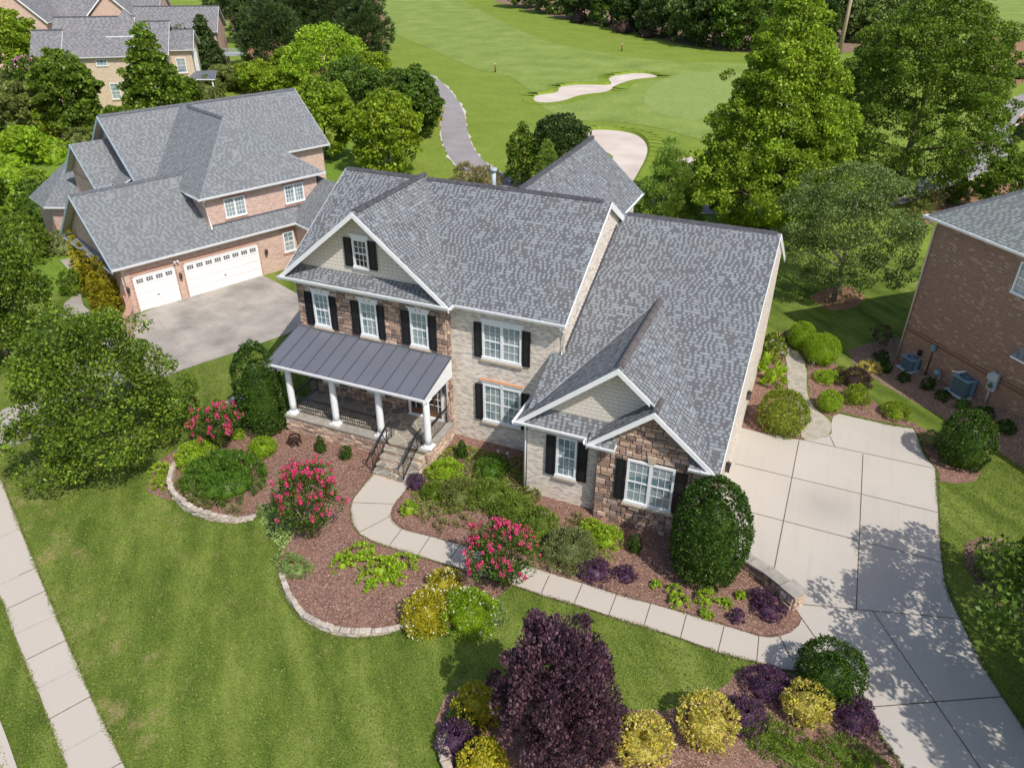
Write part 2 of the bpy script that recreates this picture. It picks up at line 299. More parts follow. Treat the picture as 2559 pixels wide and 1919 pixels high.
# ------------------------------------------------------------------ mesh building
def tag(o, label=None, cat=None, group=None, kind=None):
    if label: o['label'] = label
    if cat: o['category'] = cat
    if group: o['group'] = group
    if kind: o['kind'] = kind
    return o
def empty(name, loc=(0, 0, 0), rz=0.0, label=None, cat=None, group=None):
    o = bpy.data.objects.new(name, None); sc.collection.objects.link(o); o.location = loc; o.rotation_euler = (0, 0, rz)
    o.empty_display_size = 0.2
    return tag(o, label, cat, group)
class MB:
    def __init__(s): s.v = []; s.f = []; s.m = []; s.c = []; s.mats = []; s.smooth = []
    def mi(s, m):
        if m not in s.mats: s.mats.append(m)
        return s.mats.index(m)
    def poly(s, pts, m, col=None, sm=False):
        b = len(s.v); s.v += [tuple(p) for p in pts]; s.f.append(tuple(range(b, b+len(pts)))); s.m.append(s.mi(m)); s.c.append(col); s.smooth.append(sm)
    def hull(s, vs, fs, m, col=None, sm=False):
        b = len(s.v); s.v += [tuple(p) for p in vs]
        for f in fs: s.f.append(tuple(b+i for i in f)); s.m.append(s.mi(m)); s.c.append(col); s.smooth.append(sm)
    def box(s, x0, x1, y0, y1, z0, z1, m, col=None):
        x0, x1 = min(x0, x1), max(x0, x1); y0, y1 = min(y0, y1), max(y0, y1); z0, z1 = min(z0, z1), max(z0, z1)
        vs = [(x0, y0, z0), (x1, y0, z0), (x1, y1, z0), (x0, y1, z0), (x0, y0, z1), (x1, y0, z1), (x1, y1, z1), (x0, y1, z1)]
        s.hull(vs, [(0, 3, 2, 1), (4, 5, 6, 7), (0, 1, 5, 4), (1, 2, 6, 5), (2, 3, 7, 6), (3, 0, 4, 7)], m, col)
    def prism(s, poly, z0, z1, m, side=None):
        n = len(poly)
        a = sum(poly[i][0]*poly[(i+1) % n][1]-poly[(i+1) % n][0]*poly[i][1] for i in range(n))
        if a < 0: poly = poly[::-1]
        b = [(p[0], p[1], z0) for p in poly]; t = [(p[0], p[1], z1) for p in poly]
        s.poly(t, m); s.poly(b[::-1], side or m)
        for i in range(n): j = (i+1) % n; s.poly([b[i], b[j], t[j], t[i]], side or m)
    def slab(s, top, th, m, under=None, edge=None):
        """thick sheet below a planar polygon `top` (counter-clockwise seen from above)"""
        P = [Vector(p) for p in top]; nrm = Vector((0, 0, 0)); n = len(P)
        for i in range(n): nrm += P[i].cross(P[(i+1) % n])
        if nrm.z < 0: P = P[::-1]
        B = [p-Vector((0, 0, th)) for p in P]
        s.poly(P, m); s.poly(B[::-1], under or m)
        for i in range(n): j = (i+1) % n; s.poly([B[i], B[j], P[j], P[i]], edge or m)
    def bar(s, a, b, w, h, m, up=(0, 0, 1), drop=0.0):
        a, b = Vector(a), Vector(b); d = (b-a).normalized(); u = Vector(up); r = d.cross(u)
        if r.length < 1e-4: r = d.cross(Vector((1, 0, 0)))
        r.normalize(); u = r.cross(d)
        vs = []
        for p in (a, b):
            for i, j in ((-1, -1), (1, -1), (1, 1), (-1, 1)): vs.append(p+r*(w/2*i)+u*(h/2*j)-u*drop)
        s.hull(vs, [(3, 2, 1, 0), (4, 5, 6, 7), (0, 1, 5, 4), (1, 2, 6, 5), (2, 3, 7, 6), (3, 0, 4, 7)], m)
    def tube(s, pts, rs, m, n=8, cap=True):
        P = [Vector(p) for p in pts]
        if not hasattr(rs, '__len__'): rs = [rs]*len(P)
        rings = []
        for i, p in enumerate(P):
            d = (P[min(i+1, len(P)-1)]-P[max(i-1, 0)]).normalized()
            r = d.cross(Vector((0, 0, 1)))
            if r.length < 1e-3: r = d.cross(Vector((1, 0, 0)))
            r.normalize(); u = r.cross(d)
            rings.append([p+(r*math.cos(2*math.pi*k/n)+u*math.sin(2*math.pi*k/n))*rs[i] for k in range(n)])
        b = len(s.v); mi = s.mi(m)
        for rg in rings: s.v += [tuple(q) for q in rg]
        for i in range(len(P)-1):
            for k in range(n):
                s.f.append((b+i*n+k, b+(i+1)*n+k, b+(i+1)*n+(k+1) % n, b+i*n+(k+1) % n)); s.m.append(mi); s.c.append(None); s.smooth.append(True)
        if cap:
            s.f.append(tuple(b+k for k in range(n))); s.m.append(mi); s.c.append(None); s.smooth.append(False)
            s.f.append(tuple(b+(len(P)-1)*n+k for k in range(n))[::-1]); s.m.append(mi); s.c.append(None); s.smooth.append(False)
    def lathe(s, prof, cx, cy, m, n=20):
        b = len(s.v); mi = s.mi(m)
        for r, z in prof:
            for k in range(n): s.v.append((cx+r*math.cos(2*math.pi*k/n), cy+r*math.sin(2*math.pi*k/n), z))
        for i in range(len(prof)-1):
            for k in range(n):
                s.f.append((b+i*n+k, b+i*n+(k+1) % n, b+(i+1)*n+(k+1) % n, b+(i+1)*n+k)); s.m.append(mi); s.c.append(None); s.smooth.append(True)
        s.f.append(tuple(b+k for k in range(n))[::-1]); s.m.append(mi); s.c.append(None); s.smooth.append(False)
        s.f.append(tuple(b+(len(prof)-1)*n+k for k in range(n))); s.m.append(mi); s.c.append(None); s.smooth.append(False)
    def build(s, name, parent=None, xf=None, kind=None, label=None, cat=None, group=None):
        me = bpy.data.meshes.new(name); vs = s.v
        me.from_pydata(vs, [], s.f)
        for m in s.mats: me.materials.append(MT[m])
        me.polygons.foreach_set('material_index', s.m)
        me.polygons.foreach_set('use_smooth', s.smooth)
        uv = me.uv_layers.new(name='UVMap'); me.update()
        data = np.zeros(len(me.loops)*2, dtype=np.float32)
        for p in me.polygons:
            n = p.normal
            if abs(n.z) > 0.999: U = Vector((1, 0, 0)); V = Vector((0, 1, 0))
            else:
                U = Vector((0, 0, 1)).cross(n).normalized(); V = n.cross(U)
                if V.z < 0: V = -V
            for li in p.loop_indices:
                c = me.vertices[me.loops[li].vertex_index].co
                data[2*li] = c.dot(U); data[2*li+1] = c.dot(V)
        uv.data.foreach_set('uv', data)
        if any(c is not None for c in s.c):
            ca = me.color_attributes.new('Col', 'FLOAT_COLOR', 'CORNER'); cd_ = np.ones(len(me.loops)*4, dtype=np.float32)
            for p, c in zip(me.polygons, s.c):
                if c is None: c = (0.3, 0.2, 0.12)
                for li in p.loop_indices: cd_[4*li:4*li+3] = c
            ca.data.foreach_set('color', cd_)
        o = bpy.data.objects.new(name, me); sc.collection.objects.link(o)
        if parent: o.parent = parent
        return tag(o, label, cat, group, kind)

def smooth_poly(pts, it=2):
    for _ in range(it):
        q = []
        for i in range(len(pts)):
            a, b = pts[i], pts[(i+1) % len(pts)]
            q.append((a[0]*.75+b[0]*.25, a[1]*.75+b[1]*.25)); q.append((a[0]*.25+b[0]*.75, a[1]*.25+b[1]*.75))
        pts = q
    return pts
def wobble(pts, amp, step, seed=0):
    """subdivide an outline and jitter it, for edges of beds and grass"""
    rg = random.Random(seed); out = []
    n = len(pts)
    for i in range(n):
        a, b = pts[i], pts[(i+1) % n]; L = math.hypot(b[0]-a[0], b[1]-a[1]); k = max(1, int(L/step))
        for j in range(k):
            t = j/k; out.append((a[0]+(b[0]-a[0])*t+rg.uniform(-amp, amp), a[1]+(b[1]-a[1])*t+rg.uniform(-amp, amp)))
    return out
def sheet(name, pts, z, m, thick=0.0, zf=None, **kw):
    b = MB()
    n = len(pts); a = sum(pts[i][0]*pts[(i+1) % n][1]-pts[(i+1) % n][0]*pts[i][1] for i in range(n))
    if a < 0: pts = pts[::-1]
    if thick: b.prism(pts, z-thick, z, m)
    else: b.poly([(p[0], p[1], z) for p in pts], m)
    return b.build(name, **kw)
def GP(l): return [G(x, y) for x, y in l]
def strip(path, w):
    L, R = [], []
    for i, p in enumerate(path):
        a = path[max(i-1, 0)]; c = path[min(i+1, len(path)-1)]; d = math.atan2(c[1]-a[1], c[0]-a[0]); ww = w[i] if hasattr(w, '__len__') else w
        L.append((p[0]-math.sin(d)*ww/2, p[1]+math.cos(d)*ww/2)); R.append((p[0]+math.sin(d)*ww/2, p[1]-math.cos(d)*ww/2))
    return L+R[::-1]
def spline(pts, n=8):
    out = []
    P = [pts[0]]+list(pts)+[pts[-1]]
    for i in range(1, len(P)-2):
        for j in range(n):
            t = j/n; p0, p1, p2, p3 = P[i-1], P[i], P[i+1], P[i+2]
            out.append(tuple(0.5*((2*p1[k])+(-p0[k]+p2[k])*t+(2*p0[k]-5*p1[k]+4*p2[k]-p3[k])*t*t+(-p0[k]+3*p1[k]-3*p2[k]+p3[k])*t**3) for k in range(2)))
    out.append(tuple(pts[-1])); return out
# ================================================================== GROUND
def structure(o): return tag(o, kind='structure')
structure(sheet('ground', [(-700, -150), (700, -150), (700, 1000), (-700, 1000)], -0.02, 'rough_grass'))
structure(sheet('lawn', wobble([(-34, -45), (60, -45), (60, 14), (36, 22), (30, 27), (22, 33), (13, 30), (8, 17), (-12, 14), (-16, 20), (-25, 4), (-40, 6)], 0.3, 3, 1), 0.0, 'lawn'))
structure(sheet('meadow', wobble([(-26, 6), (-22, 12), (-24, 30), (-34, 44), (-60, 36), (-75, 20), (-70, -5), (-40, -2)], 0.4, 2, 2), 0.002, 'meadow'))
# golf course
fw = GP([(770, -55), (826, 57), (870, 82), (928, 105), (1011, 145), (1060, 158), (1106, 165), (1150, 200), (1175, 240), (1250, 262), (1330, 262), (1420, 275), (1500, 300), (1600, 320), (1760, 310), (1900, 260), (1910, 180), (1800, 140), (1700, 140), (1530, 136), (1430, 131), (1340, 122), (1280, 110), (1180, 92), (1106, 59), (1066, 38), (996, 0), (930, -55)])
structure(sheet('fairway', smooth_poly(fw, 2), 0.004, 'fairway'))
structure(sheet('fairway', smooth_poly(GP([(2120, -40), (2240, -40), (2260, 70), (2180, 85), (2130, 60)]), 2), 0.004, 'fairway'))
structure(sheet('putting_green', smooth_poly(GP([(1400, 190), (1440, 165), (1520, 155), (1640, 160), (1660, 200), (1640, 250), (1520, 262), (1430, 250), (1385, 222)]), 3), 0.012, 'putting'))
def tl(ox, oy, l): return [(ox+x*.2501, oy+y*.2501) for x, y in l]
b1 = tl(1106.4, 0, [(180, 855), (200, 830), (300, 815), (380, 805), (405, 785), (398, 765), (430, 750), (550, 735), (700, 735), (840, 740), (862, 722), (832, 692), (840, 675), (900, 655), (1060, 635), (1180, 640), (1255, 662), (1240, 672), (1050, 687), (940, 722), (868, 752), (862, 776), (800, 800), (680, 812), (570, 827), (480, 862), (400, 882), (300, 892), (200, 884)])
b2 = tl(1106.4, 0, [(560, 1190), (610, 1155), (660, 1130), (750, 1124), (850, 1128), (950, 1138), (1050, 1160), (1110, 1190), (1155, 1240), (1172, 1300), (1150, 1380), (1100, 1470), (1050, 1560), (1000, 1610), (940, 1520), (870, 1430), (862, 1390), (875, 1360), (850, 1335), (790, 1310), (700, 1240)])
b3 = tl(1106.4, 0, [(1400, 1385), (1500, 1365), (1600, 1350), (1700, 1365), (1760, 1400), (1780, 1480), (1700, 1560), (1560, 1620), (1450, 1580), (1390, 1480)])
for bk in (b1, b2, b3):
    P = GP(bk); cx = sum(p[0] for p in P)/len(P); cy = sum(p[1] for p in P)/len(P)
    off = []
    n = len(P); ar = sum(P[i][0]*P[(i+1) % n][1]-P[(i+1) % n][0]*P[i][1] for i in range(n)); sg = 1 if ar > 0 else -1
    for i in range(n):
        a, c = P[i-1], P[(i+1) % n]; d = Vector((c[0]-a[0], c[1]-a[1])); d.normalize(); off.append((P[i][0]+sg*d.y*1.6, P[i][1]-sg*d.x*1.6))
    structure(sheet('bunker_grass_collar', smooth_poly(off, 2), 0.016 if bk is b1 else (0.020 if bk is b2 else 0.024), 'collar'))
    structure(sheet('sand_bunker', smooth_poly(P, 2), 0.032, 'sand'))
    # raised grassy lip on the far side of the bunker
    lip = MB(); Q = smooth_poly(P, 1); n = len(Q)
    for i in range(n):
        a, c = Q[i], Q[(i+1) % n]; d = Vector((c[0]-a[0], c[1]-a[1], 0));
        if d.length < 1e-4: continue
        d.normalize(); nr = Vector((d.y, -d.x, 0))*sg
        if nr.y > -0.15:
            h = 0.34*min(1, (nr.y+0.15)*1.6)
            lip.poly([(a[0], a[1], 0.02), (c[0], c[1], 0.02), (c[0]+nr.x*.25, c[1]+nr.y*.25, h), (a[0]+nr.x*.25, a[1]+nr.y*.25, h)], 'collar')
            lip.poly([(a[0]+nr.x*.25, a[1]+nr.y*.25, h), (c[0]+nr.x*.25, c[1]+nr.y*.25, h), (c[0]+nr.x*2.6, c[1]+nr.y*2.6, 0.0), (a[0]+nr.x*2.6, a[1]+nr.y*2.6, 0.0)], 'collar')
    structure(lip.build('bunker_lip'))
pth = spline(GP([(905, 160), (933, 180), (962, 215), (977, 250), (982, 290), (994, 325), (1022, 360), (1060, 385), (1110, 403), (1220, 425), (1400, 445), (1600, 448), (1800, 440), (1930, 425), (2010, 400), (2080, 372), (2140, 335), (2160, 300), (2170, 250), (2230, 208)]), 6)
structure(sheet('cart_path_verge', wobble(strip(pth, 3.2), 0.28, 1.1, 4), 0.036, 'sand'))
structure(sheet('cart_path', strip(pth, 3.0), 0.044, 'asphalt'))
# far pine-straw ground under the woods and beside the far houses
structure(sheet('pine_straw', wobble(GP([(440, -40), (800, -40), (840, 60), (820, 130), (700, 180), (560, 150), (500, 60)]), 0.5, 3, 5), 0.008, 'straw_mulch'))
structure(sheet('pine_straw', wobble(GP([(1075, 5), (1200, 38), (1330, 62), (1450, 90), (1530, 106), (1700, 122), (1850, 112), (1960, 90), (1990, -40), (1000, -40)]), 0.5, 3, 6), 0.008, 'mulch_shade'))
structure(sheet('pine_straw', wobble(GP([(1925, 470), (1975, 440), (2040, 415), (2120, 395), (2212, 360), (2240, 420), (2100, 450), (1990, 490)]), 0.3, 2, 7), 0.050, 'straw_mulch'))
structure(sheet('pine_straw', smooth_poly(GP([(2145, 72), (2165, 68), (2185, 78), (2230, 95), (2230, 180), (2150, 190), (2120, 150), (2125, 100)])), 0.008, 'straw_mulch'))
structure(sheet('pine_straw', smooth_poly(GP([(2165, 258), (2200, 232), (2250, 230), (2250, 290), (2190, 280)])), 0.008, 'straw_mulch'))
structure(sheet('pine_straw', wobble(GP([(40, 320), (110, 285), (190, 270), (220, 290), (180, 330), (80, 350)]), 0.3, 2, 8), 0.008, 'straw_mulch'))
structure(sheet('pine_straw', wobble(GP([(-20, 90), (20, 82), (50, 95), (20, 120), (-20, 130)]), 0.3, 3, 9), 0.008, 'straw_mulch'))
structure(sheet('pine_straw', wobble(GP([(110, 40), (200, 0), (260, 10), (190, 60), (140, 62)]), 0.3, 3, 9), 0.008, 'straw_mulch'))
structure(sheet('pine_straw', smooth_poly(wobble(GP([(1745, 640), (1790, 622), (1840, 618), (1868, 640), (1850, 665), (1790, 672)]), 0.1, 0.8, 10)), 0.006, 'straw_mulch'))
rdL = spline(GP([(-60, 175), (0, 118), (60, 95), (150, 45), (210, 12), (300, -20)]), 6)
structure(sheet('road', strip(rdL, 7.5), 0.012, 'road_asphalt'))
structure(sheet('kerb', strip(spline(GP([(-60, 140), (0, 100), (35, 88), (95, 60), (160, 25), (200, 0)]), 6), 0.8), 0.10, 'concrete_walk', thick=0.12))
# street, kerb and gutter at the lower left
rE = spline([G(-190, 1140), G(-130, 1290), G(-60, 1420), G(0, 1555), G(38, 1659), G(70, 1760)], 6)
def offset(path, d):
    o = []
    for i, p in enumerate(path):
        a = path[max(i-1, 0)]; c = path[min(i+1, len(path)-1)]; t = math.atan2(c[1]-a[1], c[0]-a[0]); o.append((p[0]-math.sin(t)*d, p[1]+math.cos(t)*d))
    return o
structure(sheet('kerb', strip(offset(rE, -0.08), 0.16), 0.06, 'concrete_walk', thick=0.2))
structure(sheet('gutter', strip(offset(rE, -0.40), 0.5), 0.02, 'concrete_walk', thick=0.05))
structure(sheet('road', strip(offset(rE, -5.2), 9.2), 0.012, 'road_asphalt'))
# sidewalk
swR = spline([G(-130, 700), G(-60, 890), G(0, 1030), G(22, 1085), G(60, 1180), G(130, 1350), G(200, 1510), G(272, 1659), G(330, 1770)], 5)
swL = spline([G(-300, 900), G(-160, 1060), G(-75, 1170), G(0, 1290), G(30, 1372), G(75, 1480), G(145, 1659), G(190, 1770)], 5)
structure(sheet('sidewalk', swR+swL[::-1], 0.028, 'concrete_walk', thick=0.08))
def joints(name, segs, z, w=0.022, m='joint', raw=False):
    b = MB()
    for s_ in segs:
        a, c = (s_[0], s_[1]) if raw else (G(*s_[0]), G(*s_[1]))
        t = math.atan2(c[1]-a[1], c[0]-a[0]); dx, dy = -math.sin(t)*w/2, math.cos(t)*w/2
        b.poly([(a[0]+dx, a[1]+dy, z), (a[0]-dx, a[1]-dy, z), (c[0]-dx, c[1]-dy, z), (c[0]+dx, c[1]+dy, z)], m)
    return structure(b.build(name))
SJ = tl(0, 829.8, [(-40, 960), (90, 930), (-40, 1135), (150, 1105), (0, 1325), (205, 1235), (0, 1520), (270, 1405), (165, 1655), (350, 1575)])
SJ2 = tl(0, 1243.9, [(0, 80), (180, 0), (75, 283), (420, 120), (140, 505), (525, 325), (215, 735), (610, 540), (300, 990), (725, 768), (400, 1255), (830, 1020), (515, 1545), (948, 1300), (620, 1860), (1070, 1605)])
S = [(SJ2[i], SJ2[i+1]) for i in range(0, len(SJ2), 2)]
joints('sidewalk_joints', S[0::2]+[(SJ[4], SJ[5])], 0.034, 0.018, 'joint_light'); joints('sidewalk_joints', S[1::2]+[(SJ[8], SJ[9])], 0.034, 0.03, 'joint')
# front walk
inner = [(883, 1052), (868, 1072), (858, 1082), (849, 1097), (845, 1114), (848, 1124), (857, 1135), (870, 1143), (887, 1149), (930, 1159), (994, 1177), (1041, 1191), (1112, 1213), (1206, 1244), (1261, 1261), (1331, 1284), (1406, 1304), (1481, 1325), (1564, 1351), (1639, 1374), (1659, 1376), (1684, 1375), (1709, 1366), (1726, 1351), (1732, 1336), (1722, 1319), (1709, 1306)]
outer = [(803, 1027), (785, 1050), (768, 1072), (760, 1084), (758, 1098), (759, 1117), (765, 1138), (778, 1155), (803, 1169), (828, 1178), (898, 1200), (953, 1217), (1020, 1238), (1106, 1264), (1166, 1285), (1239, 1306), (1314, 1331), (1391, 1354), (1469, 1380), (1551, 1409), (1634, 1431), (1659, 1439)]
driveR = [(1814, 894), (1845, 902), (1884, 910), (1919, 918), (1950, 923), (1973, 926), (1981, 940), (1991, 970), (2002, 990), (2021, 1012), (2025, 1055), (2029, 1130), (2034, 1205), (2042, 1260), (2059, 1306), (2079, 1349), (2117, 1427), (2164, 1504), (2212, 1574), (2330, 1740)]
driveL = [(2020, 1740), (1949, 1659), (1899, 1586), (1874, 1536), (1867, 1529), (1844, 1494), (1834, 1481), (1800, 1470), (1740, 1455), (1690, 1447), (1659, 1439)]
OI = [G(*q) for q in inner]; OO = [G(*q) for q in outer]; DR = [G(*q) for q in driveR]; DL = [G(*q) for q in driveL]
OO[0] = (-1.12, -4.08); OI[0] = (0.66, -4.08)
structure(sheet('front_walk', OI[:22]+OO[:22][::-1], 0.030, 'concrete_walk', thick=0.08))
drive = [G(1796, 937), G(1796, 912)]+[G(1800, 900)]+DR+DL+OI[21:]+[(16.0, -4.35), (14.9, -3.7), (13.8, -3.2), (12.45, -2.9), (12.45, 5.7)]+GP([(1640, 935), (1659, 938), (1700, 947), (1731, 951), (1764, 950), (1784, 945)])
structure(sheet('driveway', drive, 0.024, 'concrete', thick=0.08))
WJ = tl(553.2, 829.8, [(820, 1025), (1190, 1040), (900, 1280), (1160, 1145), (1150, 1395), (1265, 1250), (1400, 1475), (1505, 1315), (1680, 1510), (1760, 1390)])
WJ += tl(1106.4, 1243.9, [(250, 155), (320, 0), (530, 250), (605, 75), (830, 350), (900, 165), (1135, 440), (1195, 245), (1450, 545), (1505, 335), (1775, 660), (1830, 435), (2110, 750), (2130, 525)])
joints('walk_joints', [(WJ[i], WJ[i+1]) for i in range(0, len(WJ), 2)], 0.035, 0.028, 'joint')
X1, X2 = 15.31, 18.01
D_ = [((X1, 5.65), (15.2, -3.7)), ((X2, 5.65), (X2, -4.25)), ((X1, 5.75), (21.05, 5.75)), ((12.9, 2.72), (21.1, 2.60)), ((12.9, -0.30), (21.2, -0.42))]
joints('driveway_joints', D_, 0.029, 0.035, 'joint', raw=True)
DJ = [((1709, 1304), (2070, 1337)), ((1885, 1321), (2145, 1700)), ((1766, 1385), (1730, 1334)), ((1876, 1528), (2166, 1505)), ((1792, 942), (1804, 967)), ((1684, 1375), (1707, 1420))]
joints('driveway_joints', DJ, 0.0295, 0.035, 'joint')
# flagstone path beside the house
fl = [(1659, 748), (1684, 763), (1699, 770), (1700, 830), (1704, 848), (1722, 872), (1730, 892), (1729, 925), (1731, 951), (1764, 950), (1784, 945), (1795, 933), (1796, 912), (1771, 892), (1754, 877), (1744, 855), (1741, 830), (1743, 803), (1734, 770), (1709, 753), (1684, 738), (1659, 722)]
structure(sheet('flagstone_path', smooth_poly(GP(fl), 1), 0.034, 'flagstone_path', thick=0.06))
# neighbour's driveway court
cj = [(262, 712), (290, 683), (332, 667), (400, 637), (485, 612), (566, 594), (600, 612), (645, 637), (655, 640), (655, 700), (620, 722), (500, 764), (400, 797), (230, 870), (100, 935), (0, 977), (-160, 1050), (-160, 950), (0, 887), (60, 866), (150, 800), (215, 745)]
structure(sheet('neighbour_driveway', GP(cj), 0.016, 'concrete_old'))
joints('neighbour_driveway_joints', [((436, 633), (520, 700)), ((566, 615), (640, 668)), ((340, 690), (420, 790))], 0.022, 0.03, 'joint_light')
structure(sheet('neighbour_walk', GP([(140, 655), (172, 630), (180, 660), (215, 690), (235, 715), (205, 735), (165, 712), (130, 680)]), 0.012, 'concrete_old'))
structure(sheet('neighbour_walk', GP([(130, 562), (170, 555), (190, 575), (150, 585)]), 0.012, 'concrete_old'))
# beds
bedA = [(-1.05, -4.0), (-1.05, -2.6)]+GP([(620, 930), (600, 905), (520, 878), (500, 930), (420, 940), (385, 968), (345, 995), (325, 1030), (318, 1060), (345, 1075), (378, 1082), (405, 1105), (438, 1119), (475, 1129), (513, 1131), (548, 1123), (572, 1100), (600, 1092), (625, 1110), (635, 1140), (625, 1165), (606, 1190), (603, 1230), (612, 1270)])+GP([(626, 1293), (646, 1326), (668, 1346), (703, 1363), (743, 1375), (778, 1376), (828, 1371), (873, 1358), (893, 1353), (930, 1352), (1000, 1355), (1045, 1352), (1062, 1320), (1075, 1290), (1106, 1264)])+[G(*q) for q in outer[:17]][::-1]
structure(sheet('mulch_bed', wobble(bedA, 0.035, 0.35, 11), 0.006, 'mulch'))
bedB = [G(*q) for q in inner]+[(16.2, -4.7), (14.9, -3.9), (12.5, -2.9), (9.0, -2.6), (5.0, -2.2), (5.0, 0.1), (0.6, 0.1), (0.5, -4.0)]
structure(sheet('mulch_bed', bedB, 0.008, 'mulch'))
bedC = GP([(935, 1740), (958, 1659), (948, 1600), (940, 1560), (965, 1500), (1040, 1470), (1180, 1480), (1321, 1521), (1356, 1531), (1431, 1536), (1469, 1526), (1506, 1509), (1560, 1485), (1590, 1455), (1615, 1436), (1659, 1439), (1690, 1447), (1740, 1455), (1800, 1470), (1834, 1481), (1867, 1529), (1899, 1586), (1949, 1659), (2010, 1740)])
structure(sheet('mulch_bed', wobble(bedC, 0.04, 0.35, 12), 0.006, 'mulch'))
bedD = GP([(1814, 890), (1884, 906), (1950, 919), (1973, 924), (1983, 938), (1993, 968), (2004, 988), (2023, 1010), (2030, 1040), (2065, 1045), (2105, 1040), (2121, 1020), (2112, 990), (2060, 960), (2010, 935), (1975, 915), (1920, 890), (1890, 868), (1868, 845), (1850, 820), (1815, 795), (1790, 770), (1760, 735), (1700, 715), (1670, 722), (1709, 748), (1738, 768), (1747, 803), (1745, 830), (1748, 855), (1758, 875), (1775, 890), (1798, 908)])
structure(sheet('mulch_bed', wobble(bedD, 0.03, 0.3, 13), 0.010, 'mulch'))
structure(sheet('mulch_bed', GP([(1592, 925), (1640, 935), (1700, 947), (1731, 951), (1730, 892), (1704, 848), (1700, 830), (1699, 770), (1684, 763), (1655, 748), (1640, 800)]), 0.008, 'mulch'))
bedE = GP([(1834, 757), (1876, 742), (1936, 727), (1960, 740), (2300, 950), (2300, 1060), (2212, 1003), (2154, 972), (2124, 952), (2075, 925), (2040, 905), (2034, 900), (1971, 867), (1911, 832), (1866, 805), (1841, 783)])
structure(sheet('mulch_bed', wobble(bedE, 0.04, 0.4, 14), 0.005, 'mulch_shade'))
PHR = rad(-48); oR = (19.474, 15.64)
def hill(X, Y):
    dx, dy = X-oR[0], Y-oR[1]; x = dx*math.cos(PHR)+dy*math.sin(PHR); y = -dx*math.sin(PHR)+dy*math.cos(PHR)
    t = min(1, max(0, (y+1.9)/1.9)); t = t*t*(3-2*t); return 0.118*max(0, x)*t
def GR(x, y):
    z = 0.0
    for _ in range(12): X, Y = G(x, y, z); z = z*.4+.6*hill(X, Y)
    return X, Y, z
b = MB(); nx, ny = 40, 14
def hp(i, j):
    x = 16.0*i/nx; y = -1.9+1.95*j/ny; X = oR[0]+x*math.cos(PHR)-y*math.sin(PHR); Y = oR[1]+x*math.sin(PHR)+y*math.cos(PHR); return (X, Y, hill(X, Y)+.003+.006*(j/ny)*(i/nx > 0))
for i in range(nx):
    for j in range(ny): b.poly([hp(i, j), hp(i+1, j), hp(i+1, j+1), hp(i, j+1)], 'mulch_shade', sm=True)
structure(b.build('sloping_mulch_bed'))
structure(sheet('mulch_bed', wobble(smooth_poly(GP([(2080, 1175), (2100, 1162), (2150, 1157), (2180, 1175), (2230, 1230), (2240, 1320), (2200, 1350), (2140, 1300), (2085, 1230)])), 0.03, 0.3, 15), 0.006, 'mulch'))
structure(sheet('mulch_bed', smooth_poly(GP([(190, 965), (250, 960), (270, 985), (245, 1005), (205, 1005), (182, 985)])), 0.006, 'mulch_shade'))
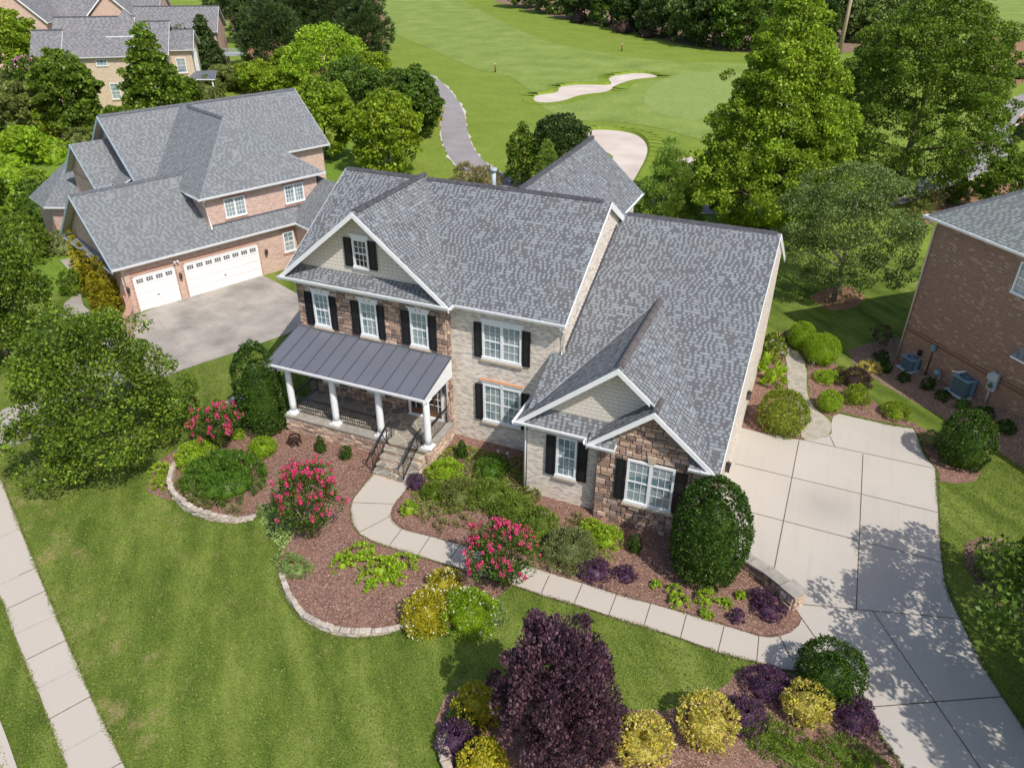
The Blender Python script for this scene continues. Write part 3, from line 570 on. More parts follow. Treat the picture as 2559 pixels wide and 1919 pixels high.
# ================================================================== STONEWORK
STONE = [(0.60, 0.41, 0.26), (0.50, 0.34, 0.22), (0.68, 0.49, 0.33), (0.42, 0.28, 0.19), (0.62, 0.47, 0.34), (0.33, 0.23, 0.17), (0.54, 0.42, 0.32), (0.24, 0.18, 0.145)]
LIGHTSTONE = [(0.66, 0.49, 0.33), (0.72, 0.54, 0.36), (0.58, 0.41, 0.27), (0.68, 0.55, 0.41), (0.50, 0.37, 0.26)]
def clad(name, O, U, W, H, holes=(), parent=None, pal=STONE, seed=1, top=None, th=0.075, hmin=0.12, hmax=0.27):
    """irregular stone blocks on the plane through O, along U (unit, horizontal), W wide and H high; top(u) limits the height"""
    rg = random.Random(seed); b = MB(); O = Vector(O); U = Vector(U); N = U.cross(Vector((0, 0, 1)))
    T = (lambda u: H) if top is None else top
    # mortar backing
    n = 24; up = [(W*i/n, T(W*i/n)) for i in range(n+1)]
    pts = [O+U*0, O+U*W]+[O+U*u+Vector((0, 0, h)) for u, h in up[::-1]]
    b.poly([p+N*0.004 for p in pts], 'mortar')
    z = 0.0
    while z < H:
        h = rg.uniform(hmin, hmax); u = -rg.uniform(0, .2)
        while u < W:
            l = rg.uniform(0.16, 0.46)*(1.0 if h > .15 else 1.15)
            subs = [(z, z+h)] if (rg.random() > .25 or h < .19) else [(z, z+h/2), (z+h/2, z+h)]
            for (za, zb) in subs:
                u0, u1 = max(0, u)+.010, min(W, u+l)-.010
                if u1-u0 < .05: continue
                z0, z1 = za+.010, min(zb, H)-.010
                tt = min(T(u0), T(u1), T((u0+u1)/2))
                if z0 > tt-.04: continue
                z1 = min(z1, tt)
                if any(u0 < c and u1 > a and z0 < d and z1 > bb for a, bb, c, d in holes):
                    done = False
                    for a, bb, c, d in holes:
                        if u0 < c and u1 > a and z0 < d and z1 > bb:
                            if u0 < a-.06: u1 = a
                            elif u1 > c+.06: u0 = c
                            else: done = True
                    if done or u1-u0 < .05: continue
                t = th*rg.uniform(.45, 1.25); c = rg.choice(pal); f = rg.uniform(.75, 1.2); c = (min(1, c[0]*f), min(1, c[1]*f*.99), min(1, c[2]*f*1.12))
                j = lambda: rg.uniform(-.008, .008)
                e = 0.014
                P = lambda uu, zz, nn: O+U*uu+Vector((0, 0, zz))+N*nn
                vs = [P(u0, z0, 0), P(u1, z0, 0), P(u1, z1, 0), P(u0, z1, 0), P(u0+e+j(), z0+e+j(), t+j()), P(u1-e+j(), z0+e+j(), t+j()), P(u1-e+j(), z1-e+j(), t+j()), P(u0+e+j(), z1-e+j(), t+j())]
                b.hull(vs, [(4, 5, 6, 7), (0, 1, 5, 4), (1, 2, 6, 5), (2, 3, 7, 6), (3, 0, 4, 7)], 'stone_clad', c)
            u += l
        z += h
    return b.build(name, parent)
def stone_row(name, pts, width, height, label, pal, seed=3, parent=None, tiers=3, group=None, taper=None):
    """low dry-stacked wall of single stones along a path"""
    rg = random.Random(seed); b = MB()
    L = [0]
    for i in range(1, len(pts)): L.append(L[-1]+math.hypot(pts[i][0]-pts[i-1][0], pts[i][1]-pts[i-1][1]))
    def at(s):
        for i in range(1, len(pts)):
            if s <= L[i] or i == len(pts)-1:
                t = (s-L[i-1])/(L[i]-L[i-1]+1e-9); a, c = pts[i-1], pts[i]
                return a[0]+(c[0]-a[0])*t, a[1]+(c[1]-a[1])*t, math.atan2(c[1]-a[1], c[0]-a[0])
    for k in range(tiers):
        s = rg.uniform(-.2, 0)
        while s < L[-1]:
            l = rg.uniform(.10, .27); m_ = min(max(s+l/2, 0), L[-1]); x, y, a = at(m_)
            hh = height*(taper(m_/L[-1]) if taper else 1.0)
            if hh*(k+1)/tiers < 0.03: s += l; continue
            wd = width*rg.uniform(.8, 1.15) if k == tiers-1 else width*.92
            z0 = hh*k/tiers; z1 = hh*(k+1)/tiers*(1 if k < tiers-1 else rg.uniform(.95, 1.2)); a += rg.uniform(-.12, .12)
            cx, cy = x+rg.uniform(-.02, .02), y+rg.uniform(-.02, .02); ca, sa = math.cos(a), math.sin(a)
            c = rg.choice(pal); f = rg.uniform(.85, 1.15); c = tuple(min(1, q*f) for q in c)
            hl, hw = l*.48, wd/2; vs = []
            for zz, e in ((z0, 1.0), (z0+(z1-z0)*.75, 1.0), (z1, .80)):
                for i, j in ((-1, -1), (1, -1), (1, 1), (-1, 1)):
                    px, py = i*hl*e+rg.uniform(-.015, .015), j*hw*e+rg.uniform(-.015, .015)
                    vs.append((cx+px*ca-py*sa, cy+px*sa+py*ca, zz+rg.uniform(-.006, .006)))
            fs = [(8, 9, 10, 11)]
            for q in (0, 4): fs += [(q, q+1, q+5, q+4), (q+1, q+2, q+6, q+5), (q+2, q+3, q+7, q+6), (q+3, q, q+4, q+7)]
            b.hull(vs, fs, 'stone_clad', c); s += l
    return b.build(name, parent, label=label, cat='stone wall', group=group)
EDGE = [(0.56, 0.50, 0.43), (0.48, 0.43, 0.37), (0.62, 0.56, 0.49), (0.48, 0.42, 0.36), (0.64, 0.55, 0.45)]
e1 = spline(GP([(383, 997), (374, 1017), (369, 1042), (373, 1065), (385, 1082), (406, 1101), (438, 1116), (475, 1125), (513, 1127), (548, 1119)]), 5)
stone_row('stacked_stone_edging', e1, 0.20, 0.34, 'curved low stacked stone edging round the dark green mound bed', EDGE, 5, tiers=4, taper=lambda t: min(1, .35+1.2*min(t, 1-t)*2))
e2 = spline(GP([(610, 1240), (617, 1268), (627, 1292), (647, 1323), (670, 1343), (703, 1360), (743, 1371), (778, 1372), (828, 1367), (873, 1353), (890, 1345)]), 5)
stone_row('stacked_stone_edging', e2, 0.19, 0.24, 'curved pale stone edging at the front lawn below the bare mulch', EDGE, 6, tiers=3, taper=lambda t: min(1, .35+1.2*min(t, 1-t)*2))
e3 = spline(GP([(958, 1600), (962, 1640), (972, 1680), (985, 1720)]), 4)
stone_row('stacked_stone_edging', e3, 0.3, 0.25, 'short piece of stone edging at the bottom edge left of the purple tree', EDGE, 7, tiers=2)
# retaining wall by the driveway
rw = empty('retaining_wall', (12.7, -3.1, 0), label='stone retaining wall with grey cap slabs running from big holly to driveway', cat='stone wall')
rwp = [(12.7, -3.15), (13.84, -3.45), (14.95, -3.95), (15.75, -4.5)]
b = MB(); hts = [0.55, 0.55, 0.58, 0.60]
for i in range(3):
    a, c = Vector((*rwp[i], 0)), Vector((*rwp[i+1], 0)); d = (c-a).normalized(); n_ = Vector((d.y, -d.x, 0))
    b.hull([a-n_*.15, c-n_*.15, c+n_*.13, a+n_*.13]+[p+Vector((0, 0, .54)) for p in (a-n_*.15, c-n_*.15, c+n_*.13, a+n_*.13)], [(3, 2, 1, 0), (4, 5, 6, 7), (0, 1, 5, 4), (1, 2, 6, 5), (2, 3, 7, 6), (3, 0, 4, 7)], 'mortar')
o = b.build('wall_core', rw); o.matrix_parent_inverse = Matrix.Translation((-12.7, 3.1, 0))
def rep(o, p): o.matrix_parent_inverse = Matrix.Translation(-Vector(p.location)); return o
for i in range(3):
    a, c = Vector((*rwp[i], 0)), Vector((*rwp[i+1], 0)); d = (c-a).normalized(); n_ = Vector((d.y, -d.x, 0)); L_ = (c-a).length
    rep(clad('stone_face', a+n_*.135, d, L_, .54, parent=rw, seed=20+i, pal=STONE), rw)
    b = MB(); k_ = max(1, int(L_/.6))
    for j in range(k_):
        p, q = a+d*(L_*j/k_+.01), a+d*(L_*(j+1)/k_-.01); w2 = .24
        b.hull([p-n_*w2, q-n_*w2, q+n_*w2, p+n_*w2]+[z+Vector((0, 0, .06)) for z in (p-n_*w2, q-n_*w2, q+n_*w2, p+n_*w2)], [(3, 2, 1, 0), (4, 5, 6, 7), (0, 1, 5, 4), (1, 2, 6, 5), (2, 3, 7, 6), (3, 0, 4, 7)], 'stone_cap')
    for v_ in range(len(b.v)): x_, y_, z_ = b.v[v_]; b.v[v_] = (x_, y_, z_+.545+.003*i)
    rep(b.build('cap_stone', rw), rw)
b = MB(); b.box(-.26, .26, -.26, .26, 0, .62, 'mortar'); b.box(-.33, .33, -.33, .33, .62, .69, 'stone_cap')
o = b.build('end_pier', rw); o.location = (15.9-12.7, -4.62+3.1, 0); o.rotation_euler = (0, 0, rad(-36))
for r_ in range(4):
    an = rad(-36)+r_*math.pi/2; U_ = Vector((math.cos(an), math.sin(an), 0)); N_ = Vector((U_.y, -U_.x, 0)); c0 = Vector((15.9, -4.62, 0))+N_*.265-U_*.26
    rep(clad('stone_face', c0, U_, .52, .62, parent=rw, seed=30+r_, pal=LIGHTSTONE), rw)
# ================================================================== HOUSE PARTS
def window(parent, O, U, x0, x1, z0, z1, cols=3, rows=4, units=1, glass='glass', head=True, sill='stone_sill', frame='white_paint', meeting=True, th=0.05):
    """sash window on the wall plane through O with horizontal direction U; x along U"""
    O = Vector(O); U = Vector(U); N = U.cross(Vector((0, 0, 1)))
    def bx(b, a0, a1, c0, c1, n0, n1, m):
        vs = []
        for n in (n0, n1):
            for a, c in ((a0, c0), (a1, c0), (a1, c1), (a0, c1)): vs.append(O+U*a+Vector((0, 0, c))+N*n)
        b.hull(vs, [(0, 3, 2, 1), (4, 5, 6, 7), (0, 1, 5, 4), (1, 2, 6, 5), (2, 3, 7, 6), (3, 0, 4, 7)], m)
    f = MB(); w = .085
    bx(f, x0, x0+w, z0, z1, 0, th+.03, frame); bx(f, x1-w, x1, z0, z1, 0, th+.03, frame)
    bx(f, x0+w, x1-w, z1-w, z1, 0, th+.028, frame); bx(f, x0-.03, x1+.03, z0-.03, z0+w, 0, th+.06, frame)
    uw = (x1-x0-2*w)/units
    for k in range(1, units): bx(f, x0+w+uw*k-.06, x0+w+uw*k+.06, z0+w, z1-w, 0, th+.02, frame)
    fr = f.build('window_frame', parent)
    g = MB(); s = MB(); zm = (z0+z1)/2
    for k in range(units):
        a0 = x0+w+uw*k+(0.06 if k else 0); a1 = x0+w+uw*(k+1)-(0.06 if k < units-1 else 0)
        bx(g, a0, a1, z0+w, z1-w, .008, .018, glass)
        for q in range(1, cols): xx = a0+(a1-a0)*q/cols; bx(s, xx-.011, xx+.011, z0+w, z1-w, .018, .034, frame)
        for q in range(1, rows): zz = z0+w+(z1-z0-2*w)*q/rows; bx(s, a0, a1, zz-.011, zz+.011, .018, .031, frame)
        if meeting: bx(s, a0, a1, zm-.03, zm+.03, .018, .045, frame)
    g.build('pane', fr); s.build('glazing_bars', fr)
    if sill:
        q = MB(); bx(q, x0-.08, x1+.08, z0-.14, z0-.03, 0, .12, sill); q.build('sill', fr)
    if head:
        h = MB(); bx(h, x0-.06, x1+.06, z1, z1+.16, 0, .07, frame); bx(h, x0-.12, x1+.12, z1+.16, z1+.21, 0, .12, frame); bx(h, (x0+x1)/2-.08, (x0+x1)/2+.08, z1+.0, z1+.20, .07, .10, frame)
        if head == 'copper': bx(h, x0-.12, x1+.12, z1+.212, z1+.225, 0, .13, 'copper')
        h.build('window_head', fr)
    return fr
def shutter(parent, O, U, x0, x1, z0, z1, m='black_shutter'):
    O = Vector(O); U = Vector(U); N = U.cross(Vector((0, 0, 1))); b = MB()
    def bx(a0, a1, c0, c1, n0, n1):
        vs = []
        for n in (n0, n1):
            for a, c in ((a0, c0), (a1, c0), (a1, c1), (a0, c1)): vs.append(O+U*a+Vector((0, 0, c))+N*n)
        b.hull(vs, [(0, 3, 2, 1), (4, 5, 6, 7), (0, 1, 5, 4), (1, 2, 6, 5), (2, 3, 7, 6), (3, 0, 4, 7)], m)
    bx(x0, x1, z0, z1, .045, .065); r = .045; zm = z0+(z1-z0)*.46
    bx(x0, x0+r, z0, z1, .065, .092); bx(x1-r, x1, z0, z1, .065, .092)
    for c in (z0, zm-r/2, z1-r): bx(x0+r, x1-r, c, c+r, .065, .090)
    bx(x0+r+.035, x1-r-.035, z0+r+.04, zm-r/2-.04, .065, .078); bx(x0+r+.035, x1-r-.035, zm+r/2+.04, z1-r-.04, .065, .078)
    return b.build('shutter', parent)
def gutter(parent, a, b_, m='white_paint', side=None, name='gutter'):
    b = MB(); a = Vector(a); c = Vector(b_); d = (c-a).normalized(); n = Vector((d.y, -d.x, 0)) if side is None else Vector(side)
    P = [(0, -.11), (.09, -.11), (.125, 0), (.11, 0), (.08, -.095), (.012, -.095), (.012, 0), (0, 0)]
    ra = [a+n*x+Vector((0, 0, z)) for x, z in P]; rb = [c+n*x+Vector((0, 0, z)) for x, z in P]; k = len(P)
    for i in range(k): j = (i+1) % k; b.poly([ra[i], rb[i], rb[j], ra[j]], m)
    b.poly(ra, m); b.poly(rb[::-1], m)
    L = (c-a).length; q = max(2, int(L/.9))
    for i in range(1, q):
        p = a+d*(L*i/q); b.bar(p+n*.0+Vector((0, 0, .004)), p+n*.13+Vector((0, 0, .004)), .03, .014, m)
    return b.build(name, parent)
def downspout(parent, pts, m='white_paint'):
    b = MB(); b.tube(pts, .045, m, 8); return b.build('downspout', parent)
def ridge(parent, a, c, m='ridge_shingle', w=.15):
    b = MB(); a = Vector(a); c = Vector(c); d = (c-a).normalized(); r = d.cross(Vector((0, 0, 1))).normalized()
    L = (c-a).length; n = max(1, int(L/.25)); rg = random.Random(int(L*100))
    for i in range(n):
        p = a+d*(L*i/n-.01); q = a+d*(L*(i+1)/n+.05); h0 = .075; h1 = .055; j = rg.uniform(-.006, .006)
        up = lambda t, h: t+Vector((0, 0, h+j))
        vs = [p-r*w+Vector((0, 0, -.06)), up(p-r*w*.45, h0*.75), up(p, h0), up(p+r*w*.45, h0*.75), p+r*w+Vector((0, 0, -.06))]
        vs2 = [q-r*w+Vector((0, 0, -.07)), up(q-r*w*.45, h1*.75), up(q, h1), up(q+r*w*.45, h1*.75), q+r*w+Vector((0, 0, -.07))]
        b.hull(vs+vs2, [(0, 5, 6, 1), (1, 6, 7, 2), (2, 7, 8, 3), (3, 8, 9, 4), (0, 1, 2, 3, 4), (9, 8, 7, 6, 5)], m)
    return b.build('ridge_cap', parent)
def rake(parent, a, c, n, m='white_paint', h=.22, t=.05, so=.38, soff='soffit'):
    """barge board from eave a up to apex c, facing n, with the soffit behind it"""
    b = MB(); a = Vector(a); c = Vector(c); n = Vector(n); dn = Vector((0, 0, -h)); u = Vector((0, 0, -.015))
    A = [a+u+n*.03, c+u+n*.03, c+u+dn+n*.03, a+u+dn+n*.03]; B = [p-n*t for p in A]
    b.hull(A+B, [(0, 1, 2, 3), (7, 6, 5, 4), (0, 4, 5, 1), (1, 5, 6, 2), (2, 6, 7, 3), (3, 7, 4, 0)], m)
    z = Vector((0, 0, -.13)); S = [a+z-n*.03, c+z-n*.03, c+z-n*so, a+z-n*so]
    b.poly(S, soff)
    return b.build('rake_board', parent)
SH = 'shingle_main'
H = empty('house', (0, 0, 0), label='large stone and pale brick two storey house with grey shingle roofs and columned porch', cat='house')
# ---- walls
xg, yg, zG, zE = -3.05, -.87, 10.2, 6.795
xL, xR, ye, yr, zR = -7.23, 5.95, -.51, 5.08, 10.04
kg = (zG-zE)/(xg-xL); km = (zR-zE)/(yr-ye)
XW, ywr, zW, ywe, zWe = 12.77, 7.54, 8.815, -3.445, 3.68
xb, yb, zB, xb1 = 8.784, -3.02, 6.842, 4.946; kB = (zB-zWe)/(xb-xb1); kw = (zW-zWe)/(ywr-ywe); xs2 = 2*xb-xb1
b = MB(); b.box(.66, 5.8, 0, 10.2, -.1, 6.66, 'brick_light')
b.poly([(5.804, 0, 6.655), (5.804, 10.2, 6.655), (5.804, yr, zR-.12)], 'brick_light')
b.build('brick_wall', H)
b = MB(); b.box(-6.75, .66, -.30, 10.2, -.1, 6.66, 'mortar'); b.poly([(-6.75, 0, 6.6), (-6.75, yr, zR-.12), (-6.75, 10.1, 6.6)], 'shake_siding'); b.build('side_wall', H)
UP = [(-5.93, -5.07, -6.36, -4.71), (-3.50, -2.64, -3.94, -2.26), (-1.01, -.15, -1.44, .24)]
holes = [(a+6.79, 4.36, c+6.79, 6.1) for a, c, _, _ in UP]
holes_low = [(-5.93+6.79, 1.45, -5.07+6.79, 3.0), (-3.5+6.79, 1.5, -2.64+6.79, 3.0), (-1.5+6.79, 0, .4+6.79, 3.1)]
clad('stone_wall_front', (-6.79, -.305, .866), (1, 0, 0), 7.49, 5.78, holes=[(a, z0-.866, c, z1-.866) for a, z0, c, z1 in holes+holes_low]+[(0, 2.35, 7.6, 3.3)], parent=H, seed=2)
clad('stone_wall_return', (.664, -.30, .866), (0, 1, 0), .30, 5.78, parent=H, seed=3)
clad('stone_wall_left', (-6.755, 2.5, .0), (0, -1, 0), 2.8, 6.6, parent=H, seed=4)
b = MB(); b.box(5.28, 12.74, -2.59, 12, -.1, 3.62, 'brick_light'); b.box(5.62, 12.74, .05, 12, 3.62, 4.3, 'brick_light')
b.poly([(12.748, -2.95, 3.0), (12.748, 12, 3.0), (12.748, 12, 6.4), (12.748, ywr, zW-.14), (12.748, -2.95, 3.75)], 'brick_light')
b.poly([(12.738, -2.95, -.1), (12.738, -2.592, -.1), (12.738, -2.592, 2.99), (12.738, -2.95, 2.99)], 'brick_light')
b.build('brick_wall', H)
xs = (7.914+xs2)/2; zS = zWe+kB*(xs2-xs); ys = -3.38
b = MB(); b.box(8.27, 12.70, -2.94, -2.55, -.1, 3.6, 'mortar'); b.build('stone_wall_core', H)
clad('stone_wall_front', (8.26, -2.945, 0), (1, 0, 0), 4.48, 5.7, holes=[(9.42-8.26, 1.15, 11.24-8.26, 3.22)], parent=H, seed=7, top=lambda u: zS-.20-kB*abs(u+8.26-xs))
clad('stone_wall_return', (8.265, -2.60, 0), (0, -1, 0), .35, 3.6, parent=H, seed=8)
clad('stone_wall_return', (12.745, -2.95, 0), (0, 1, 0), .40, 3.55, parent=H, seed=9)
# siding in the gables
b = MB(); y_ = -.10; b.poly([(xL+.75, y_, 6.95), (xg*2-xL-.75, y_, 6.95), (xg*2-xL-.75, y_, zE+kg*.75-.06), (xg, y_, zG-.06), (xL+.75, y_, zE+kg*.75-.06)], 'shake_siding'); b.build('gable_siding', H)
b = MB(); y_ = -2.35; b.poly([(xb1+.5, y_, 3.8), (xs2-.6, y_, 3.8), (xs2-.6, y_, zWe+kB*.6-.06), (xb, y_, zB-.06), (xb1+.5, y_, zWe+kB*.5-.06)], 'shake_siding'); b.build('gable_siding', H)
# ---- roofs
T_ = .10
b = MB()
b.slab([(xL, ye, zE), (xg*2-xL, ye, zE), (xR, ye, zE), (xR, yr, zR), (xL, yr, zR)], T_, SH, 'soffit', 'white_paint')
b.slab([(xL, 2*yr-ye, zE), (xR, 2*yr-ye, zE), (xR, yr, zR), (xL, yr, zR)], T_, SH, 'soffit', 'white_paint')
b.build('main_roof', H)
b = MB(); xg2 = 2*xg-xL
zz = lambda y: zE+km*(y-ye)
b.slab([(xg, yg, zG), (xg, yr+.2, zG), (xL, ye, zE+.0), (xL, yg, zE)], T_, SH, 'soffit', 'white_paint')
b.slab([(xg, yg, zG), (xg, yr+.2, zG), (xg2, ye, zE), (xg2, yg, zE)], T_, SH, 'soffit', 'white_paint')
b.build('front_gable_roof', H)
b = MB(); b.slab([(xL+.06, yg-.02, zE+.02), (xg2-.06, yg-.02, zE+.02), (xg2-.35, -.10, 7.2), (xL+.35, -.10, 7.2)], .06, SH, 'soffit', 'white_paint'); b.build('pent_roof', H)
b = MB(); yv = 3.346; W = lambda x, y: (x, y, zWe+kw*(y-ywe))
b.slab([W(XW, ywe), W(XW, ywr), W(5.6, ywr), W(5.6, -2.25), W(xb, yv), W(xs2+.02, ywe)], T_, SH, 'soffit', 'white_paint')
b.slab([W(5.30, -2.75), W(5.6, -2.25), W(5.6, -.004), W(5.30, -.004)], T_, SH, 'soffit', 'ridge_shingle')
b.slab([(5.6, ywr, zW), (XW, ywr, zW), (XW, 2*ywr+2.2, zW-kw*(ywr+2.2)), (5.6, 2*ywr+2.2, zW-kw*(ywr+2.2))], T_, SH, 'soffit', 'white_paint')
b.build('wing_roof', H)
BL = lambda x, y: (x, y, zB-kB*abs(x-xb))
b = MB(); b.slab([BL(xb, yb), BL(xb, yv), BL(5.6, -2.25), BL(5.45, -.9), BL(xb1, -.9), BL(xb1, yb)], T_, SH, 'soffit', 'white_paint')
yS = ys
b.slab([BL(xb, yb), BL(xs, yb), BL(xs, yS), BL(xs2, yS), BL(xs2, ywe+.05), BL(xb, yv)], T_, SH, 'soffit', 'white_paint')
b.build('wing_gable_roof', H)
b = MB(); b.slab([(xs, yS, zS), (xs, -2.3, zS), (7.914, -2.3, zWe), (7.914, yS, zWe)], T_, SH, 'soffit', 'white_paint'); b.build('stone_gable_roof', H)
b = MB(); b.slab([(xb1+.05, yb-.02, zWe+.02), (8.2, yb-.02, zWe+.02), (9.0, -2.35, 4.1), (xb1+.35, -2.35, 4.1)], .06, SH, 'soffit', 'white_paint'); b.build('pent_roof', H)
# eave returns on the stone gable
for a, c in ((7.95, 8.98), (11.70, 12.60)):
    b = MB(); b.slab([(a, yS-.03, zWe+.02), (c, yS-.03, zWe+.02), (c, -2.9, zWe+.30), (a, -2.9, zWe+.30)], .05, SH, 'soffit', 'white_paint'); b.box(a, c, yS+.0, -2.93, zWe-.14, zWe-.045, 'white_paint'); b.build('eave_return', H)
    gutter(H, (a-.02, yS-.02, zWe+.02), (c+.02, yS-.02, zWe+.02))
# rear wing
xr_, zr_ = .75, 9.35; xe_, ze_ = 4.1, 6.4; yb_ = 18.8
b = MB(); b.slab([(xr_, 7, zr_), (xr_, yb_, zr_), (xe_, yb_, ze_), (xe_, 7, ze_)], T_, SH, 'soffit', 'white_paint'); b.slab([(xr_, 7, zr_), (xr_, yb_, zr_), (2*xr_-xe_, yb_, ze_), (2*xr_-xe_, 7, ze_)], T_, SH, 'soffit', 'white_paint'); b.build('rear_wing_roof', H)
b = MB(); b.box(2*xr_-xe_+.4, xe_-.4, 10.1, yb_-.4, -.1, ze_, 'brick_light'); b.build('rear_wing_wall', H)
ridge(H, (xr_, 7.4, zr_), (xr_, yb_, zr_)); rake(H, (xe_, yb_, ze_), (xr_, yb_, zr_), (0, 1, 0)); gutter(H, (xe_, 10.6, ze_), (xe_, yb_, ze_))
# ridges
ridge(H, (xL+.1, yr, zR), (xg-.25, yr, zR)); ridge(H, (xg+.25, yr, zR), (xR-.45, yr, zR)); ridge(H, (xg, yg+.25, zG), (xg, yr+.1, zG))
ridge(H, (XW-.15, ywr, zW), (6.1, ywr, zW)); ridge(H, (xb, yb+.25, zB), (xb, yv-.05, zB), 'ridge_brown', .17); ridge(H, (xs, yS+.1, zS), (xs, yb+.6, zS), 'ridge_brown', .14)
# barge boards
rake(H, (xL, yg, zE), (xg, yg, zG), (0, -1, 0), so=.75); rake(H, (xg2, yg, zE), (xg, yg, zG), (0, -1, 0), so=.75)
rake(H, (xb1, yb, zWe), (xb, yb, zB), (0, -1, 0), so=.66); rake(H, BL(xs-.25, yb), (xb, yb, zB), (0, -1, 0), so=.66)
rake(H, (7.914, yS, zWe), (xs, yS, zS), (0, -1, 0), so=.42); rake(H, (xs2, yS, zWe), (xs, yS, zS), (0, -1, 0), so=.42)
rake(H, (xR, ye, zE), (xR, yr, zR), (1, 0, 0), so=.15, h=.13); rake(H, (xR, 2*yr-ye, zE), (xR, yr, zR), (1, 0, 0), so=.35, h=.30)
rake(H, (xL, ye, zE), (xL, yr, zR), (-1, 0, 0), so=.45)
rake(H, (XW, ywe, zWe), (XW, ywr, zW), (1, 0, 0), so=.03, h=.10, t=.02); rake(H, (XW, 2*ywr+2.2, zW-kw*(ywr+2.2)), (XW, ywr, zW), (1, 0, 0), so=.35, h=.32)
# cornice boards
for bb in ((xL+.1, xg2-.1, yg+.02, -.36, zE-.14, zE-.06), (-6.8, .75, -.42, -.3, zE-.42, zE-.14), (xg2, xR-.02, ye+.02, 0, zE-.14, zE-.105), (.7, 5.82, -.03, 0, zE-.32, zE-.14), (xb1+.1, 8.3, yb+.02, -2.62, zWe-.14, zWe-.07), (5.2, 8.24, -2.66, -2.59, zWe-.35, zWe-.14), (xb1+.02, 5.27, -2.55, -.01, zWe-.14, zWe-.09)):
    b = MB(); b.box(*bb, 'white_paint'); b.build('cornice', H)
gutter(H, (xL-.02, yg-.02, zE+.03), (xg2+.02, yg-.02, zE+.03)); gutter(H, (xg2+.02, yg-.02, zE+.03), (xg2+.02, ye-.05, zE+.03), side=(1, 0, 0)); gutter(H, (xg2+.12, ye-.0, zE+.02), (xR+.02, ye-.0, zE+.02))
gutter(H, (xb1-.02, yb-.02, zWe+.03), (7.85, yb-.02, zWe+.03)); gutter(H, (xb1, -.95, zWe), (xb1, yb-.1, zWe), side=(-1, 0, 0)); gutter(H, (7.9, yS, zWe+.02), (7.9, yb-.02, zWe+.02), side=(-1, 0, 0))
downspout(H, [(5.78, -.55, 6.7), (5.78, -.5, 6.55), (5.72, -.06, 6.25), (5.72, -.06, 5.15), (5.86, -.25, 4.98)])
downspout(H, [(5.05, -2.9, 3.6), (5.22, -2.66, 3.35), (5.22, -2.66, .1)])
# flashing where the wing roof meets the brick gable wall
b = MB(); n = 34
for i in range(n):
    y0 = .1+(ywr-1.0)*i/n; y1 = .1+(ywr-1.0)*(i+1)/n; z = zWe+kw*(y1-ywe); b.box(5.801, 5.83, y0, y1, z-.25, z+.16, 'ridge_shingle')
b.build('step_flashing', H)
# ---- windows
for i, (a, c, s0, s1) in enumerate(UP):
    window(H, (0, -.335, 0), (1, 0, 0), a, c, 4.42, 6.07); shutter(H, (0, -.335, 0), (1, 0, 0), s0, a-.02, 4.42, 6.03); shutter(H, (0, -.335, 0), (1, 0, 0), c+.02, s1, 4.42, 6.03)
window(H, (0, -.1, 0), (1, 0, 0), -3.69, -2.94, 7.50, 8.80, sill=None, glass='glass_dark'); shutter(H, (0, -.1, 0), (1, 0, 0), -4.10, -3.73, 7.52, 8.80); shutter(H, (0, -.1, 0), (1, 0, 0), -2.90, -2.53, 7.52, 8.80)
for z0, z1, hd in ((4.35, 6.02, True), (1.20, 3.08, 'copper')):
    window(H, (0, 0, 0), (1, 0, 0), 2.21, 3.97, z0, z1, units=2, head=hd); shutter(H, (0, 0, 0), (1, 0, 0), 1.83, 2.17, z0, z1-.05); shutter(H, (0, 0, 0), (1, 0, 0), 4.01, 4.36, z0, z1-.05)
window(H, (0, -2.59, 0), (1, 0, 0), 6.52, 7.36, 1.28, 3.18, head=False); shutter(H, (0, -2.59, 0), (1, 0, 0), 6.10, 6.48, 1.28, 3.12); shutter(H, (0, -2.59, 0), (1, 0, 0), 7.40, 7.80, 1.28, 3.12)
window(H, (0, -2.975, 0), (1, 0, 0), 9.44, 11.22, 1.20, 3.18, units=2, head=False); shutter(H, (0, -2.975, 0), (1, 0, 0), 9.02, 9.40, 1.25, 3.12); shutter(H, (0, -2.975, 0), (1, 0, 0), 11.26, 11.66, 1.25, 3.12)
for a, c in ((-5.93, -5.07), (-3.50, -2.64)):
    window(H, (0, -.335, 0), (1, 0, 0), a, c, 1.5, 3.0, head=False); shutter(H, (0, -.335, 0), (1, 0, 0), a-.42, a-.02, 1.5, 2.95); shutter(H, (0, -.335, 0), (1, 0, 0), c+.02, c+.42, 1.5, 2.95)
# keystones over the stone wall windows
for x, z, y in ((-5.5, 6.10, -.33), (-3.07, 6.10, -.33), (-.58, 6.10, -.33), (10.33, 3.2, -2.97)):
    b = MB(); b.hull([(x-.12, y, z), (x+.12, y, z), (x+.17, y, z+.3), (x-.17, y, z+.3), (x-.12, y-.1, z), (x+.12, y-.1, z), (x+.17, y-.1, z+.3), (x-.17, y-.1, z+.3)], [(4, 5, 6, 7), (0, 1, 5, 4), (1, 2, 6, 5), (2, 3, 7, 6), (3, 0, 4, 7)], 'stone_sill')
    b.build('keystone', H)
